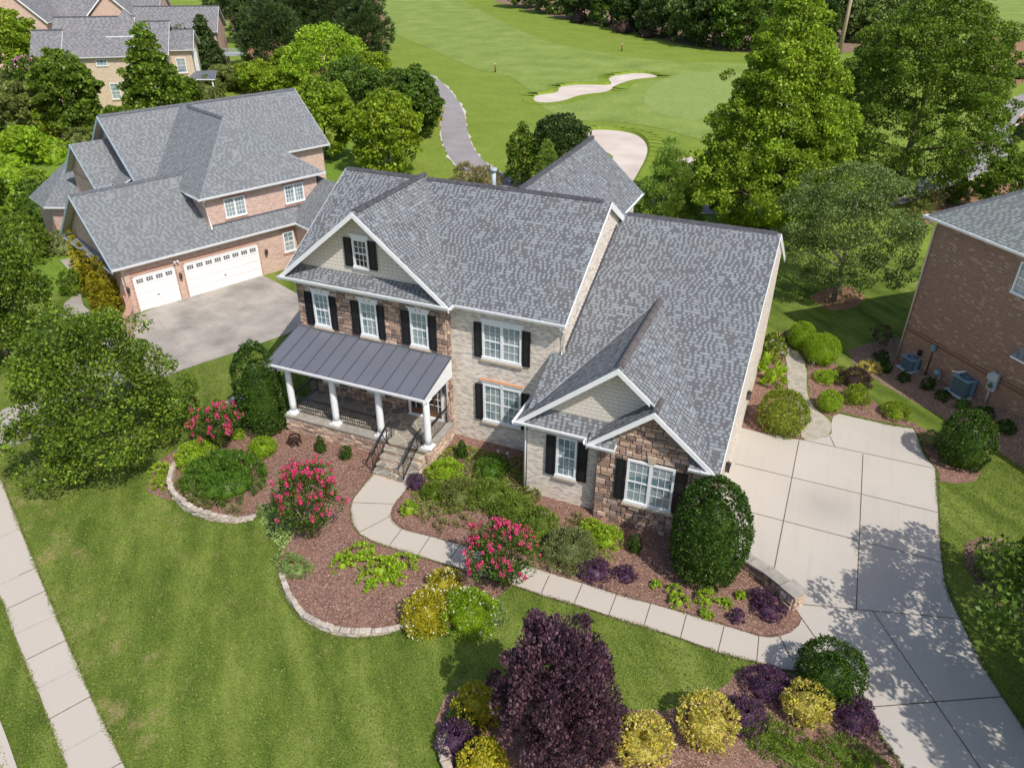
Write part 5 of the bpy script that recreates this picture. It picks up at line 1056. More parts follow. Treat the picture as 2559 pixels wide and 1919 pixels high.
# ================================================================== FAR HOUSES
PHA = rad(35.5); SF = 'shingle_far'
N3 = empty('house', (-77.517, 43.492, 0), PHA, label='tan brick house beyond the left trees with broad mottled grey roof', cat='house')
def gable(N, x0, x1, y0, y1, ze, zr, wall, ov=.4, hipx=None, shn=SF, wx0=None):
    ym = (y0+y1)/2; b = MB(); b.box(x0+ov, x1-ov, y0+ov, y1-ov, -.1, ze-.1, wall)
    b.poly([(x0+ov, y0+ov, ze-.1), (x0+ov, ym, zr-.2), (x0+ov, y1-ov, ze-.1)], wall); b.poly([(x1-ov, y0+ov, ze-.1), (x1-ov, ym, zr-.2), (x1-ov, y1-ov, ze-.1)], wall); b.build('brick_wall', N)
    b = MB(); b.slab([(x0, y0, ze), (x1, y0, ze), (x1, ym, zr), (x0, ym, zr)], .12, shn, 'soffit', 'white_paint'); b.slab([(x0, y1, ze), (x1, y1, ze), (x1, ym, zr), (x0, ym, zr)], .12, shn, 'soffit', 'white_paint'); b.build('roof', N)
    rake(N, (x1, y0, ze), (x1, ym, zr), (1, 0, 0)); rake(N, (x1, y1, ze), (x1, ym, zr), (1, 0, 0)); gutter(N, (x0, y0, ze), (x1, y0, ze)); ridge(N, (x0, ym, zr), (x1, ym, zr))
def gable_y(N, x0, x1, y0, y1, ze, zr, wall, ov=.4, shn=SF):
    xm = (x0+x1)/2; b = MB(); b.box(x0+ov, x1-ov, y0+ov, y1-ov, -.1, ze-.1, wall); b.poly([(x0+ov, y0+ov, ze-.1), (xm, y0+ov, zr-.2), (x1-ov, y0+ov, ze-.1)], wall); b.build('brick_wall', N)
    b = MB(); b.slab([(x0, y0, ze), (x0, y1, ze), (xm, y1, zr), (xm, y0, zr)], .12, shn, 'soffit', 'white_paint'); b.slab([(x1, y0, ze), (x1, y1, ze), (xm, y1, zr), (xm, y0, zr)], .12, shn, 'soffit', 'white_paint'); b.build('roof', N)
    rake(N, (x0, y0, ze), (xm, y0, zr), (0, -1, 0)); rake(N, (x1, y0, ze), (xm, y0, zr), (0, -1, 0)); gutter(N, (x0, y0, ze), (x0, y1, ze), side=(-1, 0, 0)); ridge(N, (xm, y0, zr), (xm, y1, zr))
gable(N3, -.3, 3.2, 0, 7.4, 6.0, 8.75, 'brick_tan'); gable(N3, 2.0, 11.5, 0.001, 11.0, 6.003, 10.0, 'brick_tan'); gable(N3, 9.5, 15.3, 1.4, 12.2, 6.0, 9.25, 'brick_tan'); gable(N3, 13.6, 17.9, 4.6, 11.6, 6.0, 8.1, 'brick_tan')
b = MB(); b.slab([(8.2, 2.6, 8.0), (12.6, 2.6, 8.0), (10.4, 5.5, 10.85)], .1, SF, 'soffit', 'white_paint'); b.slab([(12.6, 2.6, 8.0), (12.6, 8.4, 8.0), (10.4, 5.5, 10.85)], .1, SF, 'soffit', 'white_paint'); b.slab([(12.6, 8.4, 8.0), (8.2, 8.4, 8.0), (10.4, 5.5, 10.85)], .1, SF, 'soffit', 'white_paint'); b.slab([(8.2, 8.4, 8.0), (8.2, 2.6, 8.0), (10.4, 5.5, 10.85)], .1, SF, 'soffit', 'white_paint'); b.build('hip_roof', N3)
window(N3, (0, .4, 0), (1, 0, 0), 6.9, 8.2, 4.9, 5.7, cols=3, rows=2, head=False, meeting=False, sill=None); window(N3, (0, .4, 0), (1, 0, 0), 7.8, 8.9, 1.0, 2.9, head=False, cols=2)
window(N3, (0, 5.0, 0), (1, 0, 0), 15.4, 16.6, 3.2, 5.0, head=False, cols=2); window(N3, (17.5, 0, 0), (0, 1, 0), 6.4, 7.4, 2.6, 5.6, head=False, cols=2); window(N3, (17.5, 0, 0), (0, 1, 0), 8.2, 9.2, 2.6, 5.6, head=False, cols=2)
b = MB(); b.slab([(16.6, 3.0, 2.7), (20.2, 2.2, 2.7), (20.2, 5.5, 3.3), (17.5, 5.5, 3.3)], .12, 'metal_roof', 'soffit', 'white_paint'); b.tube([(16.9, 3.2, 0), (16.9, 3.2, 2.6)], .12, 'white_paint', 8); b.tube([(19.8, 2.6, 0), (19.8, 2.6, 2.6)], .12, 'white_paint', 8); b.build('rear_porch', N3)
b = MB(); b.tube([(.3, .2, 0), (.3, .2, 5.9)], .10, 'white_paint', 8); b.tube([(3.0, .2, 0), (3.0, .2, 5.9)], .10, 'white_paint', 8); b.build('porch_column', N3)
PHB = rad(31)
N4 = empty('house', (-76.9, 74.2, 0), PHB, label='pale pink brick house at the top left with grey hip roofs', cat='house')
gable(N4, -12, .6, 0, 8.6, 6.0, 9.2, 'brick_pink'); gable(N4, -27, -9.5, 7.8, 19, 7.2, 11.6, 'brick_pink'); gable_y(N4, -20, -11.5, 4.5, 15, 7.1, 11.2, 'brick_pink'); gable_y(N4, -34, -24, 2.0, 14, 7.3, 12.2, 'brick_pink')
window(N4, (0, 4.9, 0), (1, 0, 0), -18.6, -17.4, 5.0, 6.4, cols=2, rows=3, head=False, sill=None); window(N4, (0, 4.9, 0), (1, 0, 0), -15.0, -13.8, 5.0, 6.4, cols=2, rows=3, head=False, sill=None); shutter(N4, (0, 4.9, 0), (1, 0, 0), -17.2, -16.7, 4.9, 6.5, 'red_shutter'); shutter(N4, (0, 4.9, 0), (1, 0, 0), -15.6, -15.1, 4.9, 6.5, 'red_shutter')
window(N4, (0, .4, 0), (1, 0, 0), -1.3, -.3, 3.0, 5.2, cols=2, head=False)
b = MB(); b.box(.9, 3.6, -.5, 3.0, 2.6, 2.75, 'grey_metal')
for x in (.95, 3.5):
    for y in (-.4, 2.9): b.box(x, x+.12, y, y+.12, 0, 2.6, 'bark_tan')
b.build('deck', N4)
b = MB()
for i in range(26): x = .9+2.7*i/25; b.box(x, x+.035, -.5, -.465, 2.75, 3.65, 'grey_metal')
b.box(.9, 3.6, -.52, -.45, 3.62, 3.68, 'grey_metal'); b.build('deck_railing', N4)
def umbrella(x, y, z, r, h, m, label):
    X, Y = G(x, y); t = empty('patio_umbrella', (X, Y, 0), 0, label, 'umbrella'); b = MB(); n = 8
    ring = [(r*math.cos(2*math.pi*i/n), r*math.sin(2*math.pi*i/n), z) for i in range(n)]
    for i in range(n): b.poly([ring[i], ring[(i+1) % n], (0, 0, z+h)], m); b.poly([ring[(i+1) % n], ring[i], (0, 0, z+h-.05)], m)
    b.build('canopy', t); b = MB(); b.tube([(0, 0, 0), (0, 0, z+h+.05)], .03, 'grey_metal', 8); b.build('pole', t)
umbrella(449, 162, 2.2, 1.75, .75, 'tan_canvas', 'beige patio umbrella behind the tan brick house')
umbrella(530, 103, 3.0, 1.5, .6, 'blue_canvas', 'bright blue umbrella on the deck below the pines')
# stakes on the fairway
for x, y, l in ((1070, 157, 'small brown yardage stake near the left end of the sand bunkers'), (1343, 111, 'small brown yardage stake on the grass before the woods')):
    X, Y = G(x, y); b = MB(); b.tube([(0, 0, 0), (0, 0, 1.15)], .13, 'stake_wood', 8); b.tube([(0, 0, 1.15), (0, 0, 1.32)], .135, 'cream_trim', 8); o = b.build('yardage_stake', label=l, cat='stake', group='stakes on the fairway'); o.location = (X, Y, 0)
# mail-box like pillar beside the pink crape myrtle
X, Y = G(516, 905); t = empty('brick_pillar', (X, Y, 0), 0, 'small dark capped stone pillar between the upper crape myrtle and the tall holly', 'pillar')
b = MB(); b.box(-.25, .25, -.25, .25, 0, .95, 'mortar'); b.build('pillar_core', t); b = MB(); b.box(-.32, .32, -.32, .32, .95, 1.05, 'stone_cap'); b.build('pillar_cap', t)
for r_ in range(4):
    an = r_*math.pi/2; U_ = Vector((math.cos(an), math.sin(an), 0)); N_ = Vector((U_.y, -U_.x, 0)); clad('stone_face', N_*.255-U_*.25, U_, .5, .95, parent=t, seed=70+r_)
def path_light(x, y, label):
    X, Y = G(x, y); t = empty('path_light', (X, Y, 0), 0, label, 'path light', 'path lights in the beds'); b = MB(); b.tube([(0, 0, 0), (0, 0, .42)], .014, 'grey_metal', 6); b.build('stem', t); b = MB(); b.lathe([(.11, .40), (.10, .43), (.02, .49)], 0, 0, 'bronze', 12); b.build('lamp_cap', t)
path_light(1753, 798, 'small metal path light beside the round green shrub at the flagstone bend')
path_light(1251, 1176, 'small dark path light in the mulch before the stone gable')
# ================================================================== FOLIAGE
RG = np.random.default_rng(7)
def unit(n, rg):
    v = rg.normal(size=(n, 3)); return v/np.linalg.norm(v, axis=1)[:, None]
def leaf_object(name, P, D, L, Wd, C, parent=None, mat='leaf', rg=RG, fold=0.25, core=None, **kw):
    """one small bent leaf (two triangles sharing the midrib) at each point P, pointing along D"""
    n = len(P); D = D/np.linalg.norm(D, axis=1)[:, None]; r = unit(n, rg); S = np.cross(D, r); S /= np.linalg.norm(S, axis=1)[:, None]+1e-9; N = np.cross(S, D)
    L = L[:, None]; W = Wd[:, None]
    V = np.empty((n, 4, 3), dtype=np.float32)
    V[:, 0] = P-D*L*.5; V[:, 1] = P+S*W*.5+N*W*fold; V[:, 2] = P+D*L*.5; V[:, 3] = P-S*W*.5+N*W*fold
    nv = n*4; me = bpy.data.meshes.new(name); ex_v = 0; ex_f = 0
    if core is not None:
        cv, cf, cc = core; ex_v, ex_f = len(cv), len(cf)
    me.vertices.add(nv+ex_v); me.loops.add(n*4+ex_f*4); me.polygons.add(n+ex_f)
    co_ = V.reshape(-1, 3)
    li = np.arange(nv, dtype=np.int32); cols = np.ones((nv+ex_v, 4), dtype=np.float32); cols[:nv, :3] = np.repeat(C, 4, axis=0)
    if ex_v: co_ = np.vstack([co_, cv]); li = np.concatenate([li, (np.array(cf, dtype=np.int32)+nv).ravel()]); cols[nv:, :3] = cc
    me.vertices.foreach_set('co', co_.astype(np.float32).ravel()); me.loops.foreach_set('vertex_index', li)
    me.polygons.foreach_set('loop_start', np.arange(0, (n+ex_f)*4, 4, dtype=np.int32)); me.polygons.foreach_set('loop_total', np.full(n+ex_f, 4, dtype=np.int32))
    me.update(calc_edges=True); me.materials.append(MT[mat])
    ca = me.color_attributes.new('Col', 'FLOAT_COLOR', 'POINT'); ca.data.foreach_set('color', cols.ravel())
    o = bpy.data.objects.new(name, me); sc.collection.objects.link(o)
    if parent: o.parent = parent
    return o
def colors(n, pal, rg, tuft=None, var=.18):
    pal = np.array(pal); k = rg.integers(0, len(pal), n); c = pal[k]*(1+rg.uniform(-var, var, (n, 1)))
    if tuft is not None: c = c*tuft[:, None]
    return np.clip(c, 0, 1)
PROF = {
 'round': lambda h: np.sqrt(np.clip(1-(2*h-1)**2, 0, 1)),
 'dome': lambda h: np.sqrt(np.clip(1-h**2, 0, 1))*np.where(h < .12, .80+h*1.6, 1.0),
 'egg': lambda h: np.clip(np.sin(np.pi*np.clip(h*.80+.17, 0, 1)), 0, 1)**.6*np.clip((1-h)*5, 0, 1)**.5,
 'cone': lambda h: np.clip(1.02-h, 0, 1)**.8*np.clip(h*8+.4, 0, 1),
 'tall': lambda h: (np.clip(1.0-h, 0, 1)**.65)*np.clip(h*5+.30, 0, 1),
 'broad': lambda h: np.sqrt(np.clip(1-(1.75*h-.75)**2, 0, 1))*np.where(h > .43, 1.0, .75+h*.58),
 'column': lambda h: np.clip((1-h)*3.2, 0, 1)**.55*np.clip(h*4+.75, 0, 1),
 'vase': lambda h: np.clip(.25+h*1.2, 0, 1)*np.clip((1-h)*3, 0, 1)**.5,
}
def foliage(name, parent, H, R, z0, prof, nt, per, ts, ll, lw, pal, seed, irr=.18, up=.35, radial=0., inner=.45, var=.18, mat='leaf', fold=.25, core=.0, squash=.65, tvar=.2, flat=0., lobes=5, hang=0., R2=None, zj=0.):
    rg = np.random.default_rng(seed); R2 = R2 or R
    h = rg.random(nt*3) if core else rg.beta(1.15, 1.15, nt*3); pr = PROF[prof](h); keep = rg.random(nt*3) < np.clip(pr, .08, 1); h = h[keep][:nt]; n = len(h); pr = PROF[prof](h)
    a = rg.uniform(0, 2*np.pi, n); ph = rg.uniform(0, 6.28, 4)
    wob = 1+irr*(np.sin(lobes*a+ph[0]+4*h)*.5+np.sin((lobes+3)*a+ph[1]-7*h)*.3+np.sin(2*a+ph[2])*.3+np.sin(11*h+ph[3]+a)*.35)
    q = inner+(1-inner)*rg.random(n)**.5
    # half of the sprays are laid over the top as seen from above, so that the crown closes
    hg = np.linspace(0, 1, 200); pg = PROF[prof](hg); ip = int(np.argmax(pg)); ntop = int(n*(min(.6, max(.18, .95*R/(R+(H-z0)))) if core else .36)); sel = rg.permutation(n)[:ntop]
    rho = np.sqrt(rg.random(ntop))*pg[ip]*.98; ht = np.interp(-rho, -pg[ip:], hg[ip:]); dep_ = 1-(1-inner)*rg.random(ntop)**1.5*.8
    h[sel] = np.clip(ht*dep_, 0, 1); pr[sel] = rho; q[sel] = 1.0
    rr = pr*wob*q
    stray = rg.random(n) < (.07 if irr > .08 else 0); rr = np.where(stray, rr*1.13, rr)
    T = np.stack([rr*R*np.cos(a), rr*R2*np.sin(a), z0+h*(H-z0)*np.where(stray, 1.05, 1)], 1)
    if zj: T[:, 2] += zj*h*(np.sin(4*a+ph[1])*.6+np.sin(7*a+ph[2]+9*rr)*.5+rg.normal(0, .35, n))
    out = np.stack([np.cos(a)*np.maximum(pr, .2)/R, np.sin(a)*np.maximum(pr, .2)/R2, (h-.4)*1.2/max(H-z0, .1)*2+(1-np.clip(rr, 0, 1))*.6/max(R, .1)], 1); out /= np.linalg.norm(out, axis=1)[:, None]
    tb = 1+rg.uniform(-tvar, tvar, n)
    idx = np.repeat(np.arange(n), per); m = len(idx)
    u = unit(m, rg); rad_ = ts*(.35+.65*rg.random(m)**.5)*(.7+.6*rg.random(n)[idx])
    off = u*rad_[:, None]; off[:, 2] *= squash
    # leaves sit on the outer/upper side of each spray
    flip = (off*(out[idx]+np.array([0, 0, .5]))).sum(1) < -.25*ts; off[flip] *= -1
    P = T[idx]+off; P[:, 2] -= hang*(off[:, 0]**2+off[:, 1]**2); P[:, 2] = np.maximum(P[:, 2], .015)
    D = unit(m, rg)*(1-radial)+(off/ts)*radial*1.5+out[idx]*.35+np.array([0, 0, up])
    if flat: D[:, 2] *= (1-flat)
    L = ll*rg.uniform(.7, 1.3, m); W = lw*rg.uniform(.7, 1.3, m)
    C = colors(m, pal, rg, tb[idx], var)
    cr = None
    if core:
        nu, nw = 14, 9; cv = []; cf = []
        for j in range(nw+1):
            hh = j/nw*.96+.01; p_ = float(PROF[prof](np.array([hh]))[0])
            for i in range(nu):
                aa = 2*np.pi*i/nu; ww = 1+irr*(math.sin(lobes*aa+ph[0]+4*hh)*.5+math.sin(2*aa+ph[2])*.3)
                cv.append((core*.85*R*p_*ww*math.cos(aa), core*.85*R2*p_*ww*math.sin(aa), z0+hh*(H-z0)*(.25+core*.62)))
        for j in range(nw):
            for i in range(nu): cf.append((j*nu+i, j*nu+(i+1) % nu, (j+1)*nu+(i+1) % nu, (j+1)*nu+i))
        cr = (np.array(cv, dtype=np.float32), cf, np.mean(np.array(pal), axis=0))
    return leaf_object(name, P, D, L, W, C, parent, mat, rg, fold, cr), T
def trunk(parent, H, r, T, seed, m='bark', nl=9, lean=(0, 0), multi=0, z0=.0):
    rg = random.Random(seed); b = MB()
    if multi:
        for i in range(multi):
            a = 2*math.pi*i/multi+rg.random(); e = (math.cos(a)*H*.22, math.sin(a)*H*.22, H*.62); b.tube([(math.cos(a)*.08, math.sin(a)*.08, 0), (e[0]*.4, e[1]*.4, H*.3), e], [r, r*.75, r*.35], m, 6)
            for _ in range(3):
                t = T[rg.randrange(len(T))]; b.tube([(e[0]*.5, e[1]*.5, H*.36), ((e[0]*.4+t[0]*.6), (e[1]*.4+t[1]*.6), (H*.36+t[2])/2+.1), tuple(t)], [r*.45, r*.3, r*.12], m, 5)
        return b.build('trunk', parent)
    pts = []; k = 7
    for i in range(k+1):
        t = i/k; pts.append((lean[0]*t+rg.uniform(-.04, .04)*H*.12*(t > 0), lean[1]*t+rg.uniform(-.04, .04)*H*.12*(t > 0), H*.90*t))
    b.tube(pts, [r*(1.35 if i == 0 else 1)*(1-.88*i/k) for i in range(k+1)], m, 8)
    for i in range(nl):
        t = T[rg.randrange(len(T))]; zz = min(max(t[2]*rg.uniform(.45, .75), H*.12), H*.8); f = zz/(H*.9); sx, sy = lean[0]*f, lean[1]*f; rr = r*(1-.85*f)*.55
        b.tube([(sx, sy, zz), (sx*.4+t[0]*.6, sy*.4+t[1]*.6, zz*.45+t[2]*.55), tuple(t)], [rr, rr*.6, rr*.2], m, 5)
    return b.build('trunk', parent)
PAL = {
 'maple': [(.075, .135, .018), (.10, .175, .022), (.055, .10, .015), (.15, .22, .03)],
 'maple_dark': [(.045, .085, .016), (.06, .115, .018), (.035, .07, .014), (.09, .15, .022)],
 'bright': [(.165, .25, .02), (.21, .29, .025), (.115, .18, .015), (.26, .31, .04)],
 'gold': [(.155, .23, .015), (.20, .26, .018), (.10, .17, .015), (.25, .28, .03)],
 'lime': [(.20, .33, .03), (.26, .38, .035), (.15, .26, .02)],
 'pine': [(.040, .075, .028), (.055, .095, .035), (.075, .12, .045), (.03, .055, .02)],
 'pine_light': [(.11, .18, .04), (.15, .22, .05), (.08, .13, .03)],
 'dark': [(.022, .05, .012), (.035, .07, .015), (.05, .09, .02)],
 'holly': [(.022, .060, .010), (.035, .085, .013), (.05, .115, .018), (.09, .16, .03)],
 'holly_yellow': [(.05, .11, .014), (.08, .15, .02), (.16, .22, .03), (.30, .30, .05)],
 'boxwood': [(.12, .22, .012), (.17, .28, .016), (.22, .33, .03), (.09, .17, .01)],
 'olive': [(.085, .12, .035), (.12, .16, .045), (.16, .20, .07)],
 'grey': [(.10, .14, .065), (.14, .18, .085), (.17, .21, .11)],
 'mound': [(.045, .11, .015), (.065, .14, .02), (.09, .18, .025)],
 'yellow': [(.74, .62, .10), (.64, .58, .08), (.80, .70, .26), (.42, .46, .05), (.76, .56, .20)],
 'goldgreen': [(.26, .26, .02), (.34, .32, .03), (.18, .22, .02), (.40, .36, .05)],
 'arbor': [(.20, .20, .012), (.26, .24, .015), (.15, .17, .012), (.12, .10, .01)],
 'purple': [(.075, .040, .062), (.10, .052, .075), (.14, .075, .095), (.05, .030, .050), (.16, .07, .09), (.20, .12, .13)],
 'violet': [(.07, .028, .075), (.10, .04, .10), (.05, .022, .06), (.12, .05, .09), (.04, .05, .02)],
 'brown': [(.09, .05, .045), (.13, .075, .06), (.07, .045, .035)],
 'straw': [(.38, .32, .14), (.46, .40, .20), (.28, .26, .10)],
 'pink': [(.62, .03, .15), (.72, .05, .22), (.55, .04, .10), (.75, .12, .25)],
 'palepink': [(.70, .30, .45), (.78, .45, .55), (.60, .20, .35)],
 'white': [(.75, .72, .60), (.70, .68, .50)],
 'juniper': [(.16, .24, .10), (.21, .30, .14), (.12, .19, .07)],
 'turf': [(.11, .18, .03), (.16, .23, .05), (.08, .14, .025)],
 'pear': [(.085, .135, .045), (.12, .18, .06), (.16, .22, .09), (.06, .10, .03)],
 'variegated': [(.30, .34, .12), (.38, .40, .18), (.18, .24, .06)],
 'wood': [(.055, .095, .030), (.075, .125, .04), (.04, .075, .025), (.10, .15, .05)],
}
for _k in PAL:
    if _k in ('yellow', 'pink', 'palepink', 'white', 'straw', 'variegated'): continue
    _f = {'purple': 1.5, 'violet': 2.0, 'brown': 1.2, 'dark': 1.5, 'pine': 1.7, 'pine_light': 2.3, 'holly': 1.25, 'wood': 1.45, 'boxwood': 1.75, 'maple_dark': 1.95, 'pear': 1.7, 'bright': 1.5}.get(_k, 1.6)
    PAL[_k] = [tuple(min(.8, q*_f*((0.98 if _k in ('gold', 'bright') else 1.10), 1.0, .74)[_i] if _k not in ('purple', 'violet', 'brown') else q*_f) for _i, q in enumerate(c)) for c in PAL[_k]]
SEED = [100]
def tree(name, x, y, ytop, hw, pal, prof, label, cat='tree', z0f=.22, density=1.0, leaf=None, bark='bark', group=None, far=False, H=None, R=None, irr=.22, r=None, per=None, needle=False, squash=.6, inner=.42, xy=None, fat=1.0, up=.3):
    SEED[0] += 1; s = SEED[0]
    X, Y = xy or G(x, y); R = R or size_at(x, y, hw); H = H or height_at(x, y, ytop)*.96
    dep = float((np.array([X, Y, H*.5])-CAM) @ _F)
    t = empty(name, (X, Y, 0), (s*37 % 360)*math.pi/180, label, cat, group)
    lf = leaf or max(.15, dep*.0052)
    area = 2*math.pi*R*(H*(1-z0f))*.62
    ts = max(.32, min(R*.26, .75)) if not far else max(.5, R*.24)
    nt = int(np.clip(area/(ts*ts*1.25)*1.9*density, 24, 900)); per = per or int(np.clip(ts*ts*6.5/(lf*lf), 18, 150))
    if needle: o, T = foliage('crown', t, H, R, H*z0f, prof, nt, int(per*1.5), ts*.85, lf*1.7, lf*.30, PAL[pal], s, irr=irr, radial=.75, up=.25, squash=.8, inner=inner, tvar=.3)
    else: o, T = foliage('crown', t, H, R, H*z0f, prof, nt, per, ts, lf*1.05, lf*.72*fat, PAL[pal], s, irr=irr, squash=squash, inner=inner, tvar=.25, up=up)
    trunk(t, H, r or max(.09, H*.020), T, s, bark)
    return t
def inside(P, poly):
    x, y = P[:, 0], P[:, 1]; c = np.zeros(len(P), bool); n = len(poly)
    for i in range(n):
        x0, y0 = poly[i]; x1, y1 = poly[i-1]
        if y0 == y1: continue
        c ^= ((y0 > y) != (y1 > y)) & (x < (x1-x0)*(y-y0)/(y1-y0)+x0)
    return c
def shrub(name, x, y, hw, h, pal, prof, label, cat='shrub', leaf=.085, aspect=.55, dens=1.0, core=.80, group=None, irr=.12, radial=.1, up=.3, R=None, hw2=None, flowers=None, rot=None, ts=None, mat='leaf', inner=.86, zoff=0., fold=.25, var=.18, tvar=.12, lobes=5, slope=False, squash=.8, nf=60, fsize=.07):
    SEED[0] += 1; s = SEED[0]
    R = R or size_at(x, y, hw); R2 = size_at(x, y, hw2) if hw2 else R
    if slope: X, Y, zz = GR(x, y)
    else: X, Y = G(x, y); zz = 0.0
    t = empty(name, (X, Y, zz+zoff), (s*37 % 360)*math.pi/180 if rot is None else rot, label, cat, group)
    ts = ts or max(.07, min(.16, R*.2)); area = 2*math.pi*(R+R2)/2*(h+.5*R)
    n = area/(leaf*leaf*aspect)*1.8*dens; per = 14; nt = int(np.clip(n/per, 20, 1500))
    o, T = foliage('foliage', t, h, R, .0, prof, nt, per, ts, leaf, leaf*aspect, PAL[pal], s, irr=irr, inner=inner, core=core, radial=radial, up=up, mat=mat, R2=R2, fold=fold, var=var, tvar=tvar, lobes=lobes, squash=squash)
    if flowers:
        rg = np.random.default_rng(s+5); k = rg.choice(len(T), nf); P = T[k]*1.0; d = P-np.array([0, 0, h*.3]); d /= np.linalg.norm(d, axis=1)[:, None]; P = P+d*ts*.9
        m = 5; P = np.repeat(P, m, axis=0)+rg.normal(size=(nf*m, 3))*fsize*.35
        leaf_object('blossoms', P, unit(nf*m, rg)+np.array([0, 0, .4]), np.full(nf*m, fsize), np.full(nf*m, fsize*.8), colors(nf*m, PAL[flowers], rg), t, 'leaf_matte', rg)
    return t
# ---- crape myrtles with flower heads
def myrtle(x, y, ytop, hw, label, pal='pink', lp='olive', H=None, R=None, n=90, xy=None, fs=.10, cat='flowering tree', z0=.28):
    SEED[0] += 1; s = SEED[0]; X, Y = xy or G(x, y); R = R or size_at(x, y, hw); H = H or height_at(x, y, ytop)*.95
    t = empty('crape_myrtle', (X, Y, 0), s, label, cat, 'crape myrtles in the front beds' if pal == 'pink' else None)
    o, T = foliage('crown', t, H, R, H*z0, 'vase', int(190*max(1, R)), 38, .24*max(1, fs/.1), .10*max(1, fs/.1), .05*max(1, fs/.1), PAL['dark']+PAL[lp]+PAL['mound'], s, irr=.34, inner=.30, radial=.3, up=.4, lobes=6)
    trunk(t, H, .045*max(1, H/3), T, s, 'bark_tan', multi=6)
    rg = np.random.default_rng(s); d = T-np.array([0, 0, H*.45]); dn = np.linalg.norm(d, axis=1); w_ = dn+T[:, 2]*.8; k = np.argsort(-w_*(1+rg.uniform(-.35, .35, len(T))))[:n]; P = T[k]+d[k]/dn[k][:, None]*.22
    sz = rg.uniform(.5, 1.4, n)[:, None]*fs*np.array([.8, .8, 1.5]); m = 34; Q = np.repeat(P, m, axis=0)+unit(n*m, rg)*rg.random((n*m, 1))**.4*np.repeat(sz, m, axis=0)
    leaf_object('blossoms', Q, unit(n*m, rg)+np.array([0, 0, .3]), np.full(n*m, fs*.55), np.full(n*m, fs*.5), colors(n*m, PAL[pal], rg, None, .25), t, 'leaf_matte', rg)
    return t
myrtle(672, 1160, 1008, 70, 'largest pink crape myrtle in the mulch left of the curving walk', n=120, z0=.12)
myrtle(478, 962, 880, 50, 'pink crape myrtle farthest left, above the round dark green mound', n=60, z0=.15)
myrtle(1088, 1262, 1145, 68, 'pink crape myrtle overhanging the front walk near the yellow shrubs', n=85, z0=.15)
# ---- big trees of the front yard
tree('maple_tree', 242, 985, 672, 140, 'maple', 'dome', 'broad green maple standing alone on the lawn left of the house', z0f=.07, leaf=.135, irr=.40, density=1.15, inner=.42)
tree('maple_tree', 20, 780, 490, 98, 'maple', 'round', 'dense green tree at the left edge in front of the garage court', z0f=.12, leaf=.17)
tree('maple_tree', -60, 800, 600, 90, 'maple_dark', 'round', 'tree cut by the left edge beside the neighbour driveway', z0f=.15, leaf=.18)
SEED[0] += 1; t = empty('plum_tree', (*G(1195, 1640), 0), 0, 'large dark purple leaved plum tree at the bottom centre of the lawn', 'tree')
Hp = 5.6; o, T = foliage('crown', t, Hp*.93, 1.34, .3, 'egg', 290, 110, .30, .14, .07, PAL['purple'], SEED[0], irr=.42, inner=.30, zj=.55, up=1.4, radial=.25, tvar=.30, squash=1.1); trunk(t, Hp, .12, T, 3, 'bark', 12)
tree('oak_tree', 0, 0, 0, 0, 'maple_dark', 'broad', 'dark green tree at the right edge shading the driveway', z0f=.2, leaf=.17, xy=(25.0, -5.6), H=7.4, R=3.9, irr=.34, density=.8, inner=.5)
tree('oak_tree', 0, 0, 0, 0, 'maple_dark', 'broad', 'dark green tree in the lower right corner of the lawn', z0f=.2, leaf=.17, xy=(27.3, -11.2), H=8.2, R=4.1, irr=.34, density=.85, inner=.5)
tree('pear_tree', 1800, 650, 352, 126, 'pear', 'broad', 'loose grey-green tree between the grey roof and the dark brick house', z0f=.16, leaf=.13, irr=.30, density=.85, bark='bark_grey', inner=.3)
tree('tulip_tree', 1645, 498, -75, 168, 'bright', 'tall', 'tallest yellow-green tree behind the grey roof', z0f=.03, leaf=.20, irr=.24, density=1.35, per=120, fat=1.1)
tree('oak_tree', 1938, 425, -60, 168, 'maple', 'egg', 'large dark green tree at the upper right beyond the pear tree', z0f=.04, leaf=.20, irr=.20, density=2.3, per=110, inner=.5)
tree('pine_tree', 1432, 500, 290, 74, 'pine_light', 'cone', 'young pine with upright shoots right of the rear grey gable', z0f=.04, needle=True, leaf=.19, irr=.25)
tree('magnolia_tree', 1210, 400, 246, 60, 'dark', 'round', 'dark rounded evergreen just left of the rear grey gable', z0f=.02, leaf=.22, irr=.12)
tree('birch_tree', 1128, 402, 266, 30, 'maple', 'egg', 'slim green tree left of the dark evergreen behind the roof', z0f=.04, leaf=.2)
tree('pine_tree', 1180, 430, 300, 34, 'pine_light', 'cone', 'small pale pine in front of the dark evergreen', z0f=.04, needle=True, leaf=.2)
